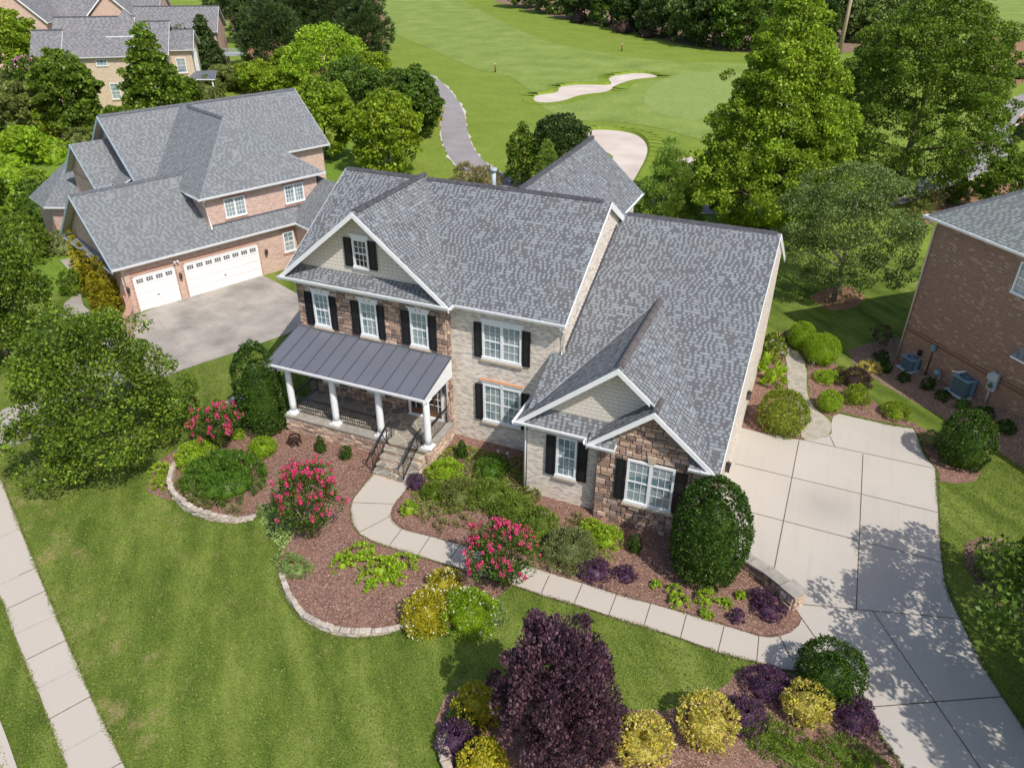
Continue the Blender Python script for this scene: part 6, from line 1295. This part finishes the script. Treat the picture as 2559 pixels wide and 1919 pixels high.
# ---- grove behind the left neighbour
GR_ = 'trees of the grove by the cart path'
for a in [(708, 345, 165, 64, 'bright', 'round', 'bright green tree rising right of the neighbour roof ridge'), (842, 375, 185, 66, 'gold', 'egg', 'yellow-green tree nearest the lawn end of the grove'), (905, 300, 148, 46, 'maple_dark', 'round', 'dark green tree at the right end of the grove beside the cart path'),
          (770, 270, 128, 60, 'maple_dark', 'round', 'dark tree in the middle of the grove'), (715, 215, 50, 72, 'lime', 'broad', 'brightest feathery lime tree in the grove below the pines'), (810, 215, 108, 42, 'gold', 'round', 'pale green tree just above the middle of the grove'),
          (640, 190, 105, 46, 'bright', 'round', 'bright tree at the left end of the grove against the pines'), (560, 200, 135, 44, 'gold', 'round', 'yellow-green tree beyond the neighbour roof ridge'), (500, 195, 140, 40, 'olive', 'round', 'olive brown-tinged tree right of the beige umbrella'), (610, 215, 150, 40, 'gold', 'round', 'golden green low tree between ridge and grove'), (860, 250, 150, 48, 'maple_dark', 'round', 'mid green tree left of the cart path bend'), (660, 270, 190, 40, 'maple', 'round', 'green tree just behind the right end of the neighbour roof')]:
    tree('broadleaf_tree', *a[:6], a[6], z0f=.08, group=GR_, far=True, leaf=.30, per=60)
shrub('hedge', 935, 272, 22, 3.0, 'goldgreen', 'round', 'yellow-green hedge strip along the left edge of the cart path', 'hedge', leaf=.22, hw2=40, rot=rad(20), irr=.1)
shrub('hedge', 915, 292, 22, 2.4, 'gold', 'round', 'lower yellow-green hedge beside the lawn and cart path', 'hedge', leaf=.22, irr=.1)
PN = 'tall dark pines beyond the grove'
for i, a in enumerate([(562, 150, -40, 42, 'pine standing second from left of the dark pines'), (600, 172, -10, 62, 'dark pine nearest the blue umbrella, full to the ground'), (665, 150, -60, 58, 'tall dark pine in the middle of the row beside the lime tree'), (735, 150, -60, 58, 'tall dark pine behind the lime tree'), (792, 175, -30, 50, 'right hand pine standing against the fairway'), (700, 95, -90, 60, 'pine in the back row, its top cut by the upper edge'), (630, 90, -90, 52, 'rear pine seen between the front pines'), (770, 105, -80, 52, 'rear pine beside the fairway corner'), (520, 95, -90, 34, 'thin pine left of the blue umbrella'), (480, 70, -70, 30, 'thin pine directly behind the pale pink brick house')]):
    tree('pine_tree', *a[:4], 'pine', 'egg', a[4], z0f=.12 if i in (1, 4) else .25, needle=True, leaf=.42, far=True, group=PN, irr=.25, H=min(26, height_at(a[0], a[1], a[2])*.95), bark='bark')
# ---- trees round the tan house
for a in [(168, 300, 100, 56, 'maple', 'egg', 'tree in front of the left part of the tan brick wall'), (350, 276, 50, 62, 'maple', 'tall', 'tree with a bare pale crown top before the right part of the tan wall'), (455, 172, 28, 36, 'pine', 'cone', 'narrow dark conifer between the tan and the pink house'), (40, 200, 12, 56, 'bright', 'round', 'bright tree at the upper left corner by the road'), (75, 150, 30, 46, 'maple', 'round', 'tree just left of the tan house'), (15, 300, 175, 45, 'pear', 'round', 'pale tree at the left edge above the meadow'), (75, 300, 175, 48, 'olive', 'round', 'olive tree left of the pale pink blossoms'),
          (115, 300, 215, 34, 'bright', 'round', 'bright bush-like tree above the low hip roof'), (60, 355, 275, 40, 'lime', 'round', 'low bright tree on the left meadow'), (-20, 480, 360, 36, 'maple', 'round', 'green tree on the left edge above the variegated shrub'), (238, 110, 0, 30, 'maple', 'round', 'tree behind the road beyond the tan roof'), (150, 20, -60, 40, 'maple_dark', 'round', 'far tree on straw ground at the top left'), (100, 20, -70, 40, 'bright', 'round', 'far bright tree at the top left beyond the road'), (30, 60, -60, 50, 'maple', 'round', 'tree at the very top left corner'), (262, 300, 232, 30, 'maple', 'round', 'tree filling the gap between the two trees before the tan wall'), (400, 240, 165, 34, 'maple', 'round', 'tree at the rear porch corner of the tan house')]:
    tree('broadleaf_tree', *a[:6], a[6], z0f=.12, far=True, leaf=.36, per=55, group='trees around the tan house')
myrtle(100, 262, 140, 26, 'pale pink flowering tree at the left end of the tan house', 'palepink', H=6.5, R=2.3, n=60, fs=.42)
myrtle(415, 155, 55, 42, 'white flowering tree between the tan roof and the pink house', 'white', H=7, R=3.6, n=90, fs=.30, z0=.1)
# ---- woods at the top
WG = 'trees along the edge of the woods beyond the golf course'
rgw = random.Random(11); wx = [(1075, 2), (1140, 22), (1200, 34), (1262, 47), (1320, 58), (1375, 70), (1430, 82), (1485, 95), (1540, 104), (1600, 112), (1745, 108), (1772, 92), (1868, 96), (1915, 92), (1960, 85)]
kinds = ['dark leaning', 'mid green rounded', 'grey-green ragged', 'deep green full', 'pale green loose']
place = ['at the left end of the wood edge above the fairway', 'above the start of the pale fairway', 'behind the left brown stake', 'left of the right yardage stake', 'above the far tip of the long bunker', 'directly beyond the long bunker', 'beyond the right end of the long bunker', 'left of the tall yellow-green tree', 'touching the left side of the tall yellow-green tree', 'mostly hidden behind the tall yellow-green tree', 'left of the bare pine stem', 'right of the bare pine stem', 'between bare stem and the large dark tree', 'behind the crown of the large dark tree', 'at the right end of the wood edge']
for i, (x, y) in enumerate(wx):
    tree('woodland_tree', x, y-4, 0, 0, ['dark', 'wood', 'pear', 'wood', 'maple_dark'][i % 5], 'egg', kinds[i % 5]+' tree '+place[i], z0f=.02, far=True, leaf=.60, per=45, H=rgw.uniform(9, 14), R=rgw.uniform(4.2, 5.6), group=WG)
# the mass of forest behind them
rgf = np.random.default_rng(5); X0, Y0 = G(1060, -5); X1, Y1 = G(1990, 70); P = []; C = []
for k_ in range(190):
    t = rgf.random(); bx_ = X0+(X1-X0)*t-20+rgf.uniform(-8, 8); by_ = Y0+(Y1-Y0)*t+rgf.uniform(10, 75); hh = rgf.uniform(10, 22); rr = rgf.uniform(3, 5.5); n = 420
    u = unit(n, rgf); u[:, 2] = np.abs(u[:, 2])*2-1; q = u*np.array([rr, rr, hh*.5])*(.75+.3*rgf.random((n, 1)))+np.array([bx_, by_, hh*.55]); P.append(q); C.append(colors(n, PAL['wood' if k_ % 3 else 'dark'], rgf, np.full(n, rgf.uniform(.7, 1.2))))
P = np.vstack(P); C = np.vstack(C); P[:, 2] = np.maximum(P[:, 2], .2); n = len(P)
tag(leaf_object('forest', P, unit(n, rgf), rgf.uniform(.7, 1.3, n), rgf.uniform(.5, .9, n), C, None, 'leaf', rgf), 'dense dark forest filling the top edge behind the golf course', 'forest', kind='stuff')
X, Y = G(1812, 118); t = empty('pine_tree', (X, Y, 0), 0, 'bare leaning pine stem at the wood edge beside the tall yellow-green tree', 'tree'); b = MB(); b.tube([(0, 0, 0), (.1, .1, 8), (.3, .2, 18)], [.42, .34, .22], 'bark_tan', 10); b.build('trunk', t)
o, T_x = foliage('crown', t, 22, 3.2, 17, 'round', 30, 40, 1.0, .7, .2, PAL['pine'], 991, radial=.7); 
# brush at the foot of the woods
for i, (x, y, l) in enumerate([(1250, 50, 'left'), (1345, 72, 'middle'), (1400, 82, 'right')]): shrub('brush', x, y, 20, 2.6, 'brown', 'dome', 'brown dry bush at the foot of the woods, '+['above the stake on the left', 'beyond the middle of the rough', 'nearest the tall trees'][i], leaf=.35, irr=.2)
# ---- golf course right side shrubs
for x, y, hw, l in [(2158, 178, 24, 'clipped dark round bush by the far path, left of a pair'), (2200, 170, 22, 'clipped dark round bush by the far path, right of a pair'), (2205, 300, 25, 'bush at the right edge beside the path bend')]: shrub('round_bush', x, y, hw, 2.2, 'dark', 'dome', l, leaf=.22)
tree('broadleaf_tree', 2175, 475, 330, 66, 'maple', 'round', 'green tree above the dark brick house roof at the right edge', z0f=.1, leaf=.26, far=True)
for x, y, hw, p_, l in [(2010, 452, 24, 'straw', 'grassy clump right of the dark house roof corner path'), (2060, 440, 26, 'olive', 'green grassy clump beside the path above the roof corner'), (1985, 475, 20, 'olive', 'low bush just left of the house roof corner'), (2110, 425, 26, 'grey', 'grey-green clump above the dark brick house')]: shrub('ornamental_grass', x, y, hw, 1.5, p_, 'dome', l, 'grass clump', leaf=.45, aspect=.12, radial=.7, core=.6, irr=.15)
for x, y, hw, l in [(1005, 392, 26, 'left clump of tan ornamental grass behind the ridge'), (1050, 398, 34, 'right clump of tan ornamental grass behind the ridge by the vent')]: shrub('ornamental_grass', x, y, hw, 1.6, 'straw', 'dome', l, 'grass clump', leaf=.5, aspect=.10, radial=.8, core=.6, irr=.15)
# ---- side of the left neighbour
shrub('arborvitae', 238, 672, 34, 3.6, 'arbor', 'cone', 'widest golden arborvitae at the garage corner', 'evergreen', leaf=.14, core=.85, irr=.12, tvar=.25); shrub('arborvitae', 206, 640, 24, 3.5, 'arbor', 'cone', 'middle golden arborvitae in the row of three', 'evergreen', leaf=.14, core=.85, irr=.12, tvar=.25); shrub('arborvitae', 184, 612, 20, 3.6, 'goldgreen', 'cone', 'narrowest golden arborvitae farthest from the garage door', 'evergreen', leaf=.14, core=.85, irr=.12, tvar=.25)
shrub('euonymus', 138, 545, 33, 1.5, 'variegated', 'dome', 'cream variegated mound beside the pent roof of the garage', leaf=.14)
shrub('laurel', 162, 632, 26, 1.6, 'maple', 'dome', 'green shrub behind the neighbour walk left of the arborvitae', leaf=.14, irr=.15)
for i, (x, y, hw, h, p_, l) in enumerate([(90, 470, 55, 3.0, 'maple_dark', 'dark shrub mass beside the bay roof corner'), (35, 440, 48, 2.2, 'lime', 'lime bush on the meadow left of the bay'), (60, 560, 60, 3.2, 'maple', 'green shrub mass left of the variegated mound'), (15, 520, 50, 2.6, 'bright', 'bright shrub at the left edge of the meadow'), (120, 350, 42, 2.4, 'lime', 'lime shrub above the bay roof'), (175, 325, 36, 2.2, 'olive', 'brown-green shrub beyond the bay roof ridge'), (20, 390, 45, 2.2, 'lime', 'lime bush nearest the left edge of the meadow'), (75, 410, 40, 1.8, 'bright', 'yellow-green bush in the middle of the meadow'), (235, 335, 30, 2.4, 'maple_dark', 'dark shrub in the gap behind the ridge end'), (455, 215, 34, 3.0, 'olive', 'reddish olive bush right of the rear porch'), (200, 300, 40, 2.4, 'maple', 'green shrub at the foot of the tan wall'), (300, 285, 50, 3.0, 'maple', 'green shrub before the tan wall above the ridge')]):
    shrub('bush', x, y, hw, h, p_, 'dome', l, leaf=.20, irr=.22, tvar=.3, inner=.75)
# ---- hollies
shrub('holly', 1520, 1238, 78, 4.35, 'holly', 'egg', 'tallest egg-shaped dark holly at the stone corner of the house', leaf=.095, core=.90, irr=.04, aspect=.6, inner=.93, tvar=.12)
shrub('holly', 574, 925, 45, 4.5, 'holly', 'column', 'columnar dark holly at the left end of the porch', leaf=.095, core=.90, irr=.04, aspect=.6, inner=.93, tvar=.12)
shrub('holly', 2072, 1000, 50, 2.7, 'holly', 'egg', 'dark rounded holly on the lawn side of the driveway', leaf=.095, core=.88, irr=.07, aspect=.6, inner=.9, tvar=.12)
shrub('holly', 1685, 925, 50, 2.0, 'holly_yellow', 'egg', 'yellow-flecked round holly between house and flagstone path', leaf=.085, core=.86, irr=.08, inner=.88)
shrub('holly', 1782, 1490, 66, 1.75, 'holly', 'round', 'dark green clipped globe in the bed at the driveway edge', leaf=.075, core=.88, irr=.05, inner=.9, tvar=.2)
# ---- clipped globes and flowers by the flagstone path
for x, y, hw, h, l in [(1727, 752, 26, 1.5, 'light green clipped globe farthest up the flagstone path'), (1770, 783, 34, 1.6, 'larger light green clipped globe with the path light'), (1789, 886, 24, 1.0, 'small light green globe at the top of the driveway'), (570, 982, 28, .75, 'light green clipped globe left of the porch in mulch')]: shrub('boxwood', x, y, hw, h, 'boxwood', 'round', l, leaf=.06, core=.9, irr=.03, inner=.93, group='clipped light green globes')
shrub('lily_clump', 1662, 822, 38, 1.3, 'lime', 'dome', 'broad-leaved green perennials along the side wall', 'perennial', leaf=.34, aspect=.28, radial=.6, core=.5, irr=.2, hw2=30, flowers='gold', nf=8)
shrub('flower_clump', 1665, 770, 30, 1.3, 'holly_yellow', 'dome', 'yellowish green perennials with orange blooms above the broad-leaved ones', 'perennial', leaf=.12, irr=.2, core=.7)
for x, y, hw, h, p_, l in [(1785, 822, 26, .5, 'lime', 'lime low shrub below the larger light green globe'), (1815, 812, 18, .5, 'olive', 'olive tuft between lime shrub and dark barberry'), (1843, 832, 32, .9, 'brown', 'brown-purple wispy barberry near the grass strip'), (1848, 868, 27, .9, 'bright', 'yellow-green shrub in front of the brown barberry'), (1934, 898, 28, .7, 'bright', 'olive yellow shrub by the far driveway edge'), (2012, 955, 24, .5, 'variegated', 'pale variegated shrub next to the driveway holly'), (1700, 732, 14, .5, 'grey', 'small grey-green shrub beside the uppermost globe')]: shrub('low_shrub', x, y, hw, h, p_, 'dome', l, leaf=.10, aspect=.35, radial=.5, irr=.18, core=.7)
# ---- small plants by the dark brick wall
for i, (x, y, hw, p_, l) in enumerate([(1902, 778, 15, 'dark', 'small dark shrub left of the small air conditioner'), (1910, 800, 14, 'dark', 'small dark shrub second from the left on the sloping mulch'), (1951, 822, 12, 'dark', 'small dark shrub in front of the small air conditioner'), (2003, 838, 15, 'dark', 'small dark shrub below the gas meter'), (2033, 862, 14, 'dark', 'small dark shrub left of the large air conditioner'), (2078, 882, 15, 'mound', 'small green shrub in front of the large air conditioner'), (2125, 902, 20, 'holly', 'green shrub right behind the driveway holly'), (2170, 930, 18, 'holly', 'green shrub at the right edge of the mulch strip')]): shrub('small_shrub', x, y, hw, .55, p_, 'dome', l, leaf=.09, irr=.12, slope=True, group='small shrubs by the dark brick wall')
shrub('ornamental_grass', 2138, 935, 24, .5, 'yellow', 'dome', 'yellow grass clump right of the driveway holly', 'grass clump', leaf=.3, aspect=.1, radial=.8, core=.4); shrub('ornamental_grass', 1878, 800, 22, .4, 'yellow', 'dome', 'yellow grass clump at the lower edge of the shaded mulch', 'grass clump', leaf=.28, aspect=.1, radial=.8, core=.4)
shrub('dry_shrub', 1900, 745, 26, 1.1, 'brown', 'vase', 'thin brownish shrub in the shade by the brick corner', leaf=.09, core=0, dens=.35, irr=.3, inner=.3)
# ---- left bed
shrub('dark_mound', 487, 1045, 94, 1.15, 'mound', 'dome', 'large spiky dark green mound in the stone-edged bed', leaf=.14, aspect=.30, radial=.35, core=.82, hw2=84, rot=0, irr=.06, inner=.9)
shrub('lime_shrub', 428, 998, 42, .95, 'lime', 'dome', 'lime-green shrub between the mound and the left crape myrtle', leaf=.09, irr=.14)
shrub('lime_shrub', 512, 945, 17, .5, 'lime', 'dome', 'small lime shrub at the foot of the left crape myrtle', leaf=.09, irr=.14)
shrub('young_shrub', 637, 958, 13, .5, 'brown', 'dome', 'small rusty brown shrub before the porch base', leaf=.08, irr=.15)
for x, y, hw, h, l in [(694, 975, 12, .85, 'left of two little dark conifers before the porch base'), (748, 990, 13, .65, 'right of two little dark conifers before the porch base'), (998, 985, 14, .85, 'little dark conifer right of the entry steps'), (1370, 1190, 14, .8, 'little upright box shrub before the stone gable')]: shrub('dwarf_conifer', x, y, hw, h, 'holly', 'cone' if h > .8 else 'egg', l, leaf=.06, group='little conifers in the beds')
shrub('juniper', 632, 1226, 30, .30, 'juniper', 'dome', 'pale juniper spreading over the stone edging', leaf=.11, aspect=.25, radial=.5, hw2=52, rot=rad(75), irr=.15); shrub('juniper', 592, 1108, 34, .20, 'juniper', 'dome', 'pale low juniper at the lawn notch beside the mound', leaf=.11, aspect=.25, radial=.5, irr=.25); shrub('juniper', 1062, 1325, 28, .28, 'juniper', 'dome', 'pale grey-green juniper right of the yellow-green shrubs', leaf=.11, aspect=.25, radial=.5, irr=.2, hw2=44, rot=rad(50))
for x, y, hw, l in [(348, 1020, 22, 'variegated lily clump outside the upper stone edging'), (412, 1085, 12, 'tan grass tuft inside the upper stone edging'), (350, 1050, 20, 'leafy hosta clump at the far left of the bed')]: shrub('perennial', x, y, hw, .35, 'straw' if 'tan' in l else 'lime', 'dome', l, 'perennial', leaf=.20, aspect=.2, radial=.7, core=.3, irr=.2)
for i, (x, y, hw) in enumerate([(428, 1080, 14), (442, 1098, 13), (395, 1050, 12), (505, 1113, 12)]): shrub('grass_tuft', x, y, hw, .4, 'straw', 'dome', 'wispy tan grass tuft '+['below the dark mound, left one', 'below the dark mound, right one', 'left of the dark mound on the mulch', 'at the end of the upper stone edging'][i], 'grass clump', leaf=.34, aspect=.06, radial=.85, core=0, dens=.5)
for i, (x, y, hw, h) in enumerate([(778, 1205, 34, .45), (822, 1235, 36, .45), (868, 1225, 30, .45), (740, 1222, 26, .3), (800, 1258, 28, .3), (850, 1252, 24, .3)]): shrub('perennial', x, y, hw, h, 'lime', 'dome', 'bright green perennial patch in the round mulch bed, '+['top one', 'middle one', 'right one', 'leftmost', 'lowest', 'lower right'][i], 'perennial', leaf=.12, aspect=.5, irr=.25, core=.5, radial=.3, dens=.9)
for x, y, hw, h, l, p_ in [(922, 1345, 50, 1.25, 'golden green shrub at the left of the flowering trio', 'goldgreen'), (1012, 1342, 58, 1.2, 'golden green shrub with white blooms right in the trio', 'boxwood'), (962, 1275, 38, .8, 'smaller yellow-green shrub behind the trio', 'goldgreen')]: shrub('abelia', x, y, hw, h, p_, 'dome', l, leaf=.09, aspect=.4, radial=.45, irr=.12, flowers='white', nf=70, fsize=.05)
# ---- bed between walk and house
for i, (x, y, hw, h, p_, l) in enumerate([(962, 1025, 34, .6, 'lime', 'leafy green perennials right of the entry steps'), (935, 1070, 26, .55, 'maple', 'green perennials behind the purple ball at the walk'), (996, 1078, 46, .75, 'olive', 'pale variegated wispy shrub in the middle of the house bed'), (1060, 1020, 36, .6, 'mound', 'green plants in front of the brick wall'), (885, 1108, 18, .55, 'lime', 'upright lime plant inside the curve of the walk'), (1232, 1205, 54, 1.15, 'grey', 'grey-green rounded shrub right of the hedge'), (1308, 1170, 36, .6, 'lime', 'lime low shrub before the stone gable'), (1275, 1145, 26, .4, 'lime', 'lime plants at the foot of the stone corner'), (1140, 1075, 26, .4, 'olive', 'olive plants between hedge and brick wall')]): shrub('garden_shrub', x, y, hw, h, p_, 'dome', l, leaf=.11, aspect=.35, radial=.4, irr=.15, core=.72)
shrub('purple_shrub', 900, 1052, 19, .55, 'violet', 'round', 'small purple ball at the inner edge of the walk', leaf=.055)
for i, (x, y, hw, hw2) in enumerate([(1060, 1085, 46, 46), (1108, 1118, 54, 50), (1160, 1145, 44, 44)]): shrub('hedge', x, y, hw, .9, 'turf', 'dome', ['upper', 'middle', 'lower'][i]+' part of the soft green hedge before the brick wall', 'hedge', leaf=.12, aspect=.3, radial=.4, irr=.1, hw2=hw2, core=.85)
for i, (x, y, hw) in enumerate([(930, 1115, 26), (960, 1140, 22), (1000, 1130, 18), (1245, 1125, 18)]): shrub('dry_grass', x, y, hw, .28, 'straw', 'dome', 'straw coloured clump '+['in the curve of the front walk', 'nearest the front walk edge', 'right of the walk curve clumps', 'between hedge and stone corner'][i], 'grass clump', leaf=.22, aspect=.12, radial=.6, core=0, dens=.5, irr=.2)
for i, (x, y, hw, h, l) in enumerate([(1285, 1240, 36, .45, 'purple low shrub left of the pair along the walk'), (1350, 1245, 23, .4, 'small purple low shrub right of the pair along the walk'), (1590, 1335, 17, .35, 'little purple shrub in the bed tip'), (1660, 1322, 32, .45, 'purple shrub against the end of the retaining wall'), (1645, 1300, 24, .5, 'purple shrub just behind the one at the wall end'), (1652, 1490, 46, .75, 'purple shrub between walk and dark green globe'), (1607, 1558, 44, .7, 'purple shrub right of the middle yellow bush'), (1842, 1558, 44, .8, 'purple shrub at the driveway edge below the dark globe'), (988, 1612, 44, .8, 'purple shrub at the lawn edge left of the plum tree'), (1330, 1565, 34, .7, 'dark purple shrub between plum tree and lower yellow bush')]): shrub('loropetalum', x, y, hw, h, 'violet', 'dome', l, leaf=.085, aspect=.4, radial=.35, irr=.15, core=.78, tvar=.2)
for i, (x, y, hw, h) in enumerate([(1466, 1305, 20, .4), (1528, 1300, 26, .4), (1455, 1282, 15, .35), (1568, 1308, 10, .3), (1598, 1290, 9, .25), (1525, 1330, 12, .25), (1415, 1265, 10, .25)]): shrub('perennial', x, y, hw, h, 'lime', 'dome', 'lime perennial below the tall holly, '+['largest left one', 'wide middle one', 'upper left one', 'tiny one right of the wide one', 'tiny one nearest the wall', 'lowest by the walk', 'tiny far left one'][i], 'perennial', leaf=.09, aspect=.5, irr=.2, core=.5)
# ---- yellow bushes
for x, y, hw, h, l in [(1386, 1628, 58, 1.15, 'bright yellow bush lowest, nearest the plum tree'), (1523, 1585, 60, 1.25, 'bright yellow bush in the middle of the lower bed'), (1738, 1545, 48, 1.1, 'bright yellow bush in front of the dark globe')]: shrub('yellow_bush', x, y, hw, h, 'yellow', 'round', l, leaf=.11, aspect=.45, radial=.35, irr=.08, core=.82, group='bright yellow bushes in the lower bed', tvar=.2, var=.25)
shrub('shaded_shrub', 1030, 1545, 50, 1.1, 'goldgreen', 'dome', 'golden green shrub in the shade of the plum tree', leaf=.10, irr=.1); shrub('shaded_shrub', 1045, 1665, 52, 1.1, 'goldgreen', 'dome', 'golden green shrub at the bottom edge left of the plum tree', leaf=.10, irr=.1)
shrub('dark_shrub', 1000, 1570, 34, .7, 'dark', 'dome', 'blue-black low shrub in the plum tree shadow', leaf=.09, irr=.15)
shrub('turf_clump', 1700, 1620, 110, .22, 'turf', 'dome', 'wide patch of long green ground cover at the bottom of the lower bed', 'ground cover', leaf=.16, aspect=.16, radial=.4, hw2=55, rot=rad(-20), core=.7, irr=.25); shrub('turf_clump', 1840, 1640, 80, .20, 'turf', 'dome', 'smaller patch of long green ground cover by the driveway edge', 'ground cover', leaf=.16, aspect=.16, radial=.4, hw2=45, rot=rad(-20), core=.7, irr=.25)
shrub('dark_shrub', 2160, 1255, 52, 1.3, 'pear', 'dome', 'loose green shrub on the round mulch ring right of the driveway', leaf=.11, irr=.3, core=.5, inner=.5)
# ================================================================== UNCOUNTABLE SMALL STUFF
def scatter(name, polys, holes, n, L, W, pal, label, cat, z=.01, upv=.0, box=None, mat='leaf_matte', seed=1, dens=None, zf=None):
    rg = np.random.default_rng(seed); A = np.array([p for q in polys for p in q]); lo, hi = (A.min(0), A.max(0)) if box is None else box
    P = np.stack([rg.uniform(lo[0], hi[0], n), rg.uniform(lo[1], hi[1], n)], 1); ok = np.zeros(n, bool)
    for q in polys: ok |= inside(P, q)
    for q in holes: ok &= ~inside(P, q)
    P = P[ok]; m = len(P); Q = np.column_stack([P, np.full(m, z)+rg.uniform(0, L*.3, m)]); D = unit(m, rg); D[:, 2] = D[:, 2]*.15+upv
    return tag(leaf_object(name, Q, D, L*rg.uniform(.5, 1.4, m), W*rg.uniform(.6, 1.3, m), colors(m, pal, rg, None, .25), None, mat, rg), label, cat, kind='stuff')
HARD = [OI[:22]+OO[:22][::-1], drive, bedA, bedB, bedC, bedD, bedE, swR+swL[::-1]]
front = [G(-40, 960), G(380, 800), G(620, 760), G(700, 930), G(1000, 1180), G(1640, 1430), G(1900, 1640), (-1, -22), (-20, -22)]
right = [G(2020, 1010), G(2240, 960), G(2400, 1500), G(2250, 1640), G(2030, 1200)]
GB = [(.12, .17, .03), (.16, .21, .04), (.21, .255, .06), (.09, .13, .02), (.17, .22, .04), (.25, .25, .10)]
scatter('grass_blades', [front, right], HARD, 330000, .085, .022, GB, 'short grass blades of the front and side lawn', 'grass', z=.02, upv=.55, mat='leaf_matte', seed=21)
BR = [(.20, .115, .09), (.30, .19, .14), (.12, .065, .05), (.40, .29, .22), (.25, .14, .11)]
scatter('bark_chips', [bedA, bedB, bedC, bedD], [], 60000, .075, .028, BR, 'loose bark chips over the planting beds', 'mulch', z=.018, seed=23)
def fringe(name, path, width, n, L, pal, label, seed, upv=.5, z=.03, Wd=.02):
    rg = np.random.default_rng(seed); P = np.array(path); seg = np.linalg.norm(np.diff(P, axis=0), axis=1); cum = np.concatenate([[0], np.cumsum(seg)]); t = rg.uniform(0, cum[-1], n); i = np.clip(np.searchsorted(cum, t)-1, 0, len(seg)-1); f = (t-cum[i])/seg[i]
    Q = P[i]*(1-f)[:, None]+P[i+1]*f[:, None]; cl = .5+.5*np.sin(t*2.1+seed)+rg.normal(0, .25, n); Q = Q+rg.normal(0, width, (n, 2))*np.clip(cl, .15, 1.2)[:, None]
    Q = np.column_stack([Q, np.full(n, z)]); D = unit(n, rg); D[:, 2] = np.abs(D[:, 2])*.3+upv
    return tag(leaf_object(name, Q, D, L*rg.uniform(.5, 1.4, n), np.full(n, Wd)*rg.uniform(.6, 1.4, n), colors(n, pal, rg, None, .25), None, 'leaf_matte', rg), label, 'grass', kind='stuff')
fringe('edge_grass', swR, .05, 9000, .10, GB, 'ragged grass along the house side of the pavement', 31); fringe('edge_grass', swL, .05, 7000, .10, GB, 'ragged grass along the street side of the pavement', 32)
fringe('edge_grass', OO[:22], .05, 5000, .09, GB+BR, 'ragged grass and chips along the outer edge of the front walk', 33); fringe('edge_grass', OI[:22], .05, 5000, .08, BR+GB[:1], 'chips spilling over the inner edge of the front walk', 34)
fringe('edge_grass', DR, .05, 7000, .09, GB, 'ragged grass along the right edge of the driveway', 35); fringe('edge_grass', DL, .05, 2500, .09, GB+BR, 'ragged grass and chips at the left edge of the driveway', 36)
fringe('edge_grass', e1[8:]+e1[-1:], .10, 2500, .12, GB, 'grass at the foot of the upper stone edging', 37); fringe('edge_grass', offset(e2, -.15), .06, 3500, .10, GB, 'grass at the foot of the lower stone edging', 38)
hb = GP([(930, 985), (985, 960), (1130, 990), (1135, 1060), (1020, 1100), (930, 1120), (880, 1090), (905, 1030)])
scatter('ground_cover', [hb], [], 9000, .10, .05, PAL['lime']+PAL['maple']+PAL['mound'], 'low weeds and seedlings between steps and brick wall', 'ground cover', z=.04, upv=.4, mat='leaf', seed=41)
hb2 = GP([(1150, 1170), (1250, 1110), (1290, 1150), (1330, 1210), (1250, 1245), (1140, 1210)]); scatter('ground_cover', [hb2], [], 2500, .10, .045, PAL['lime']+PAL['olive'], 'sparse seedlings in front of the stone corner', 'ground cover', z=.04, upv=.4, mat='leaf', seed=42)
scatter('dry_litter', [bedC], [], 5000, .14, .018, [(.42, .32, .22), (.34, .26, .16), (.5, .42, .3)], 'dry straw and litter in the lower mulch bed', 'litter', z=.03, upv=.15, seed=43)
scatter('ground_cover', [GP([(575, 1092), (625, 1100), (640, 1150), (610, 1200), (560, 1130)])], [], 2600, .11, .04, PAL['juniper'], 'thin pale green growth in the notch beside the mulch', 'ground cover', z=.04, upv=.35, seed=44)
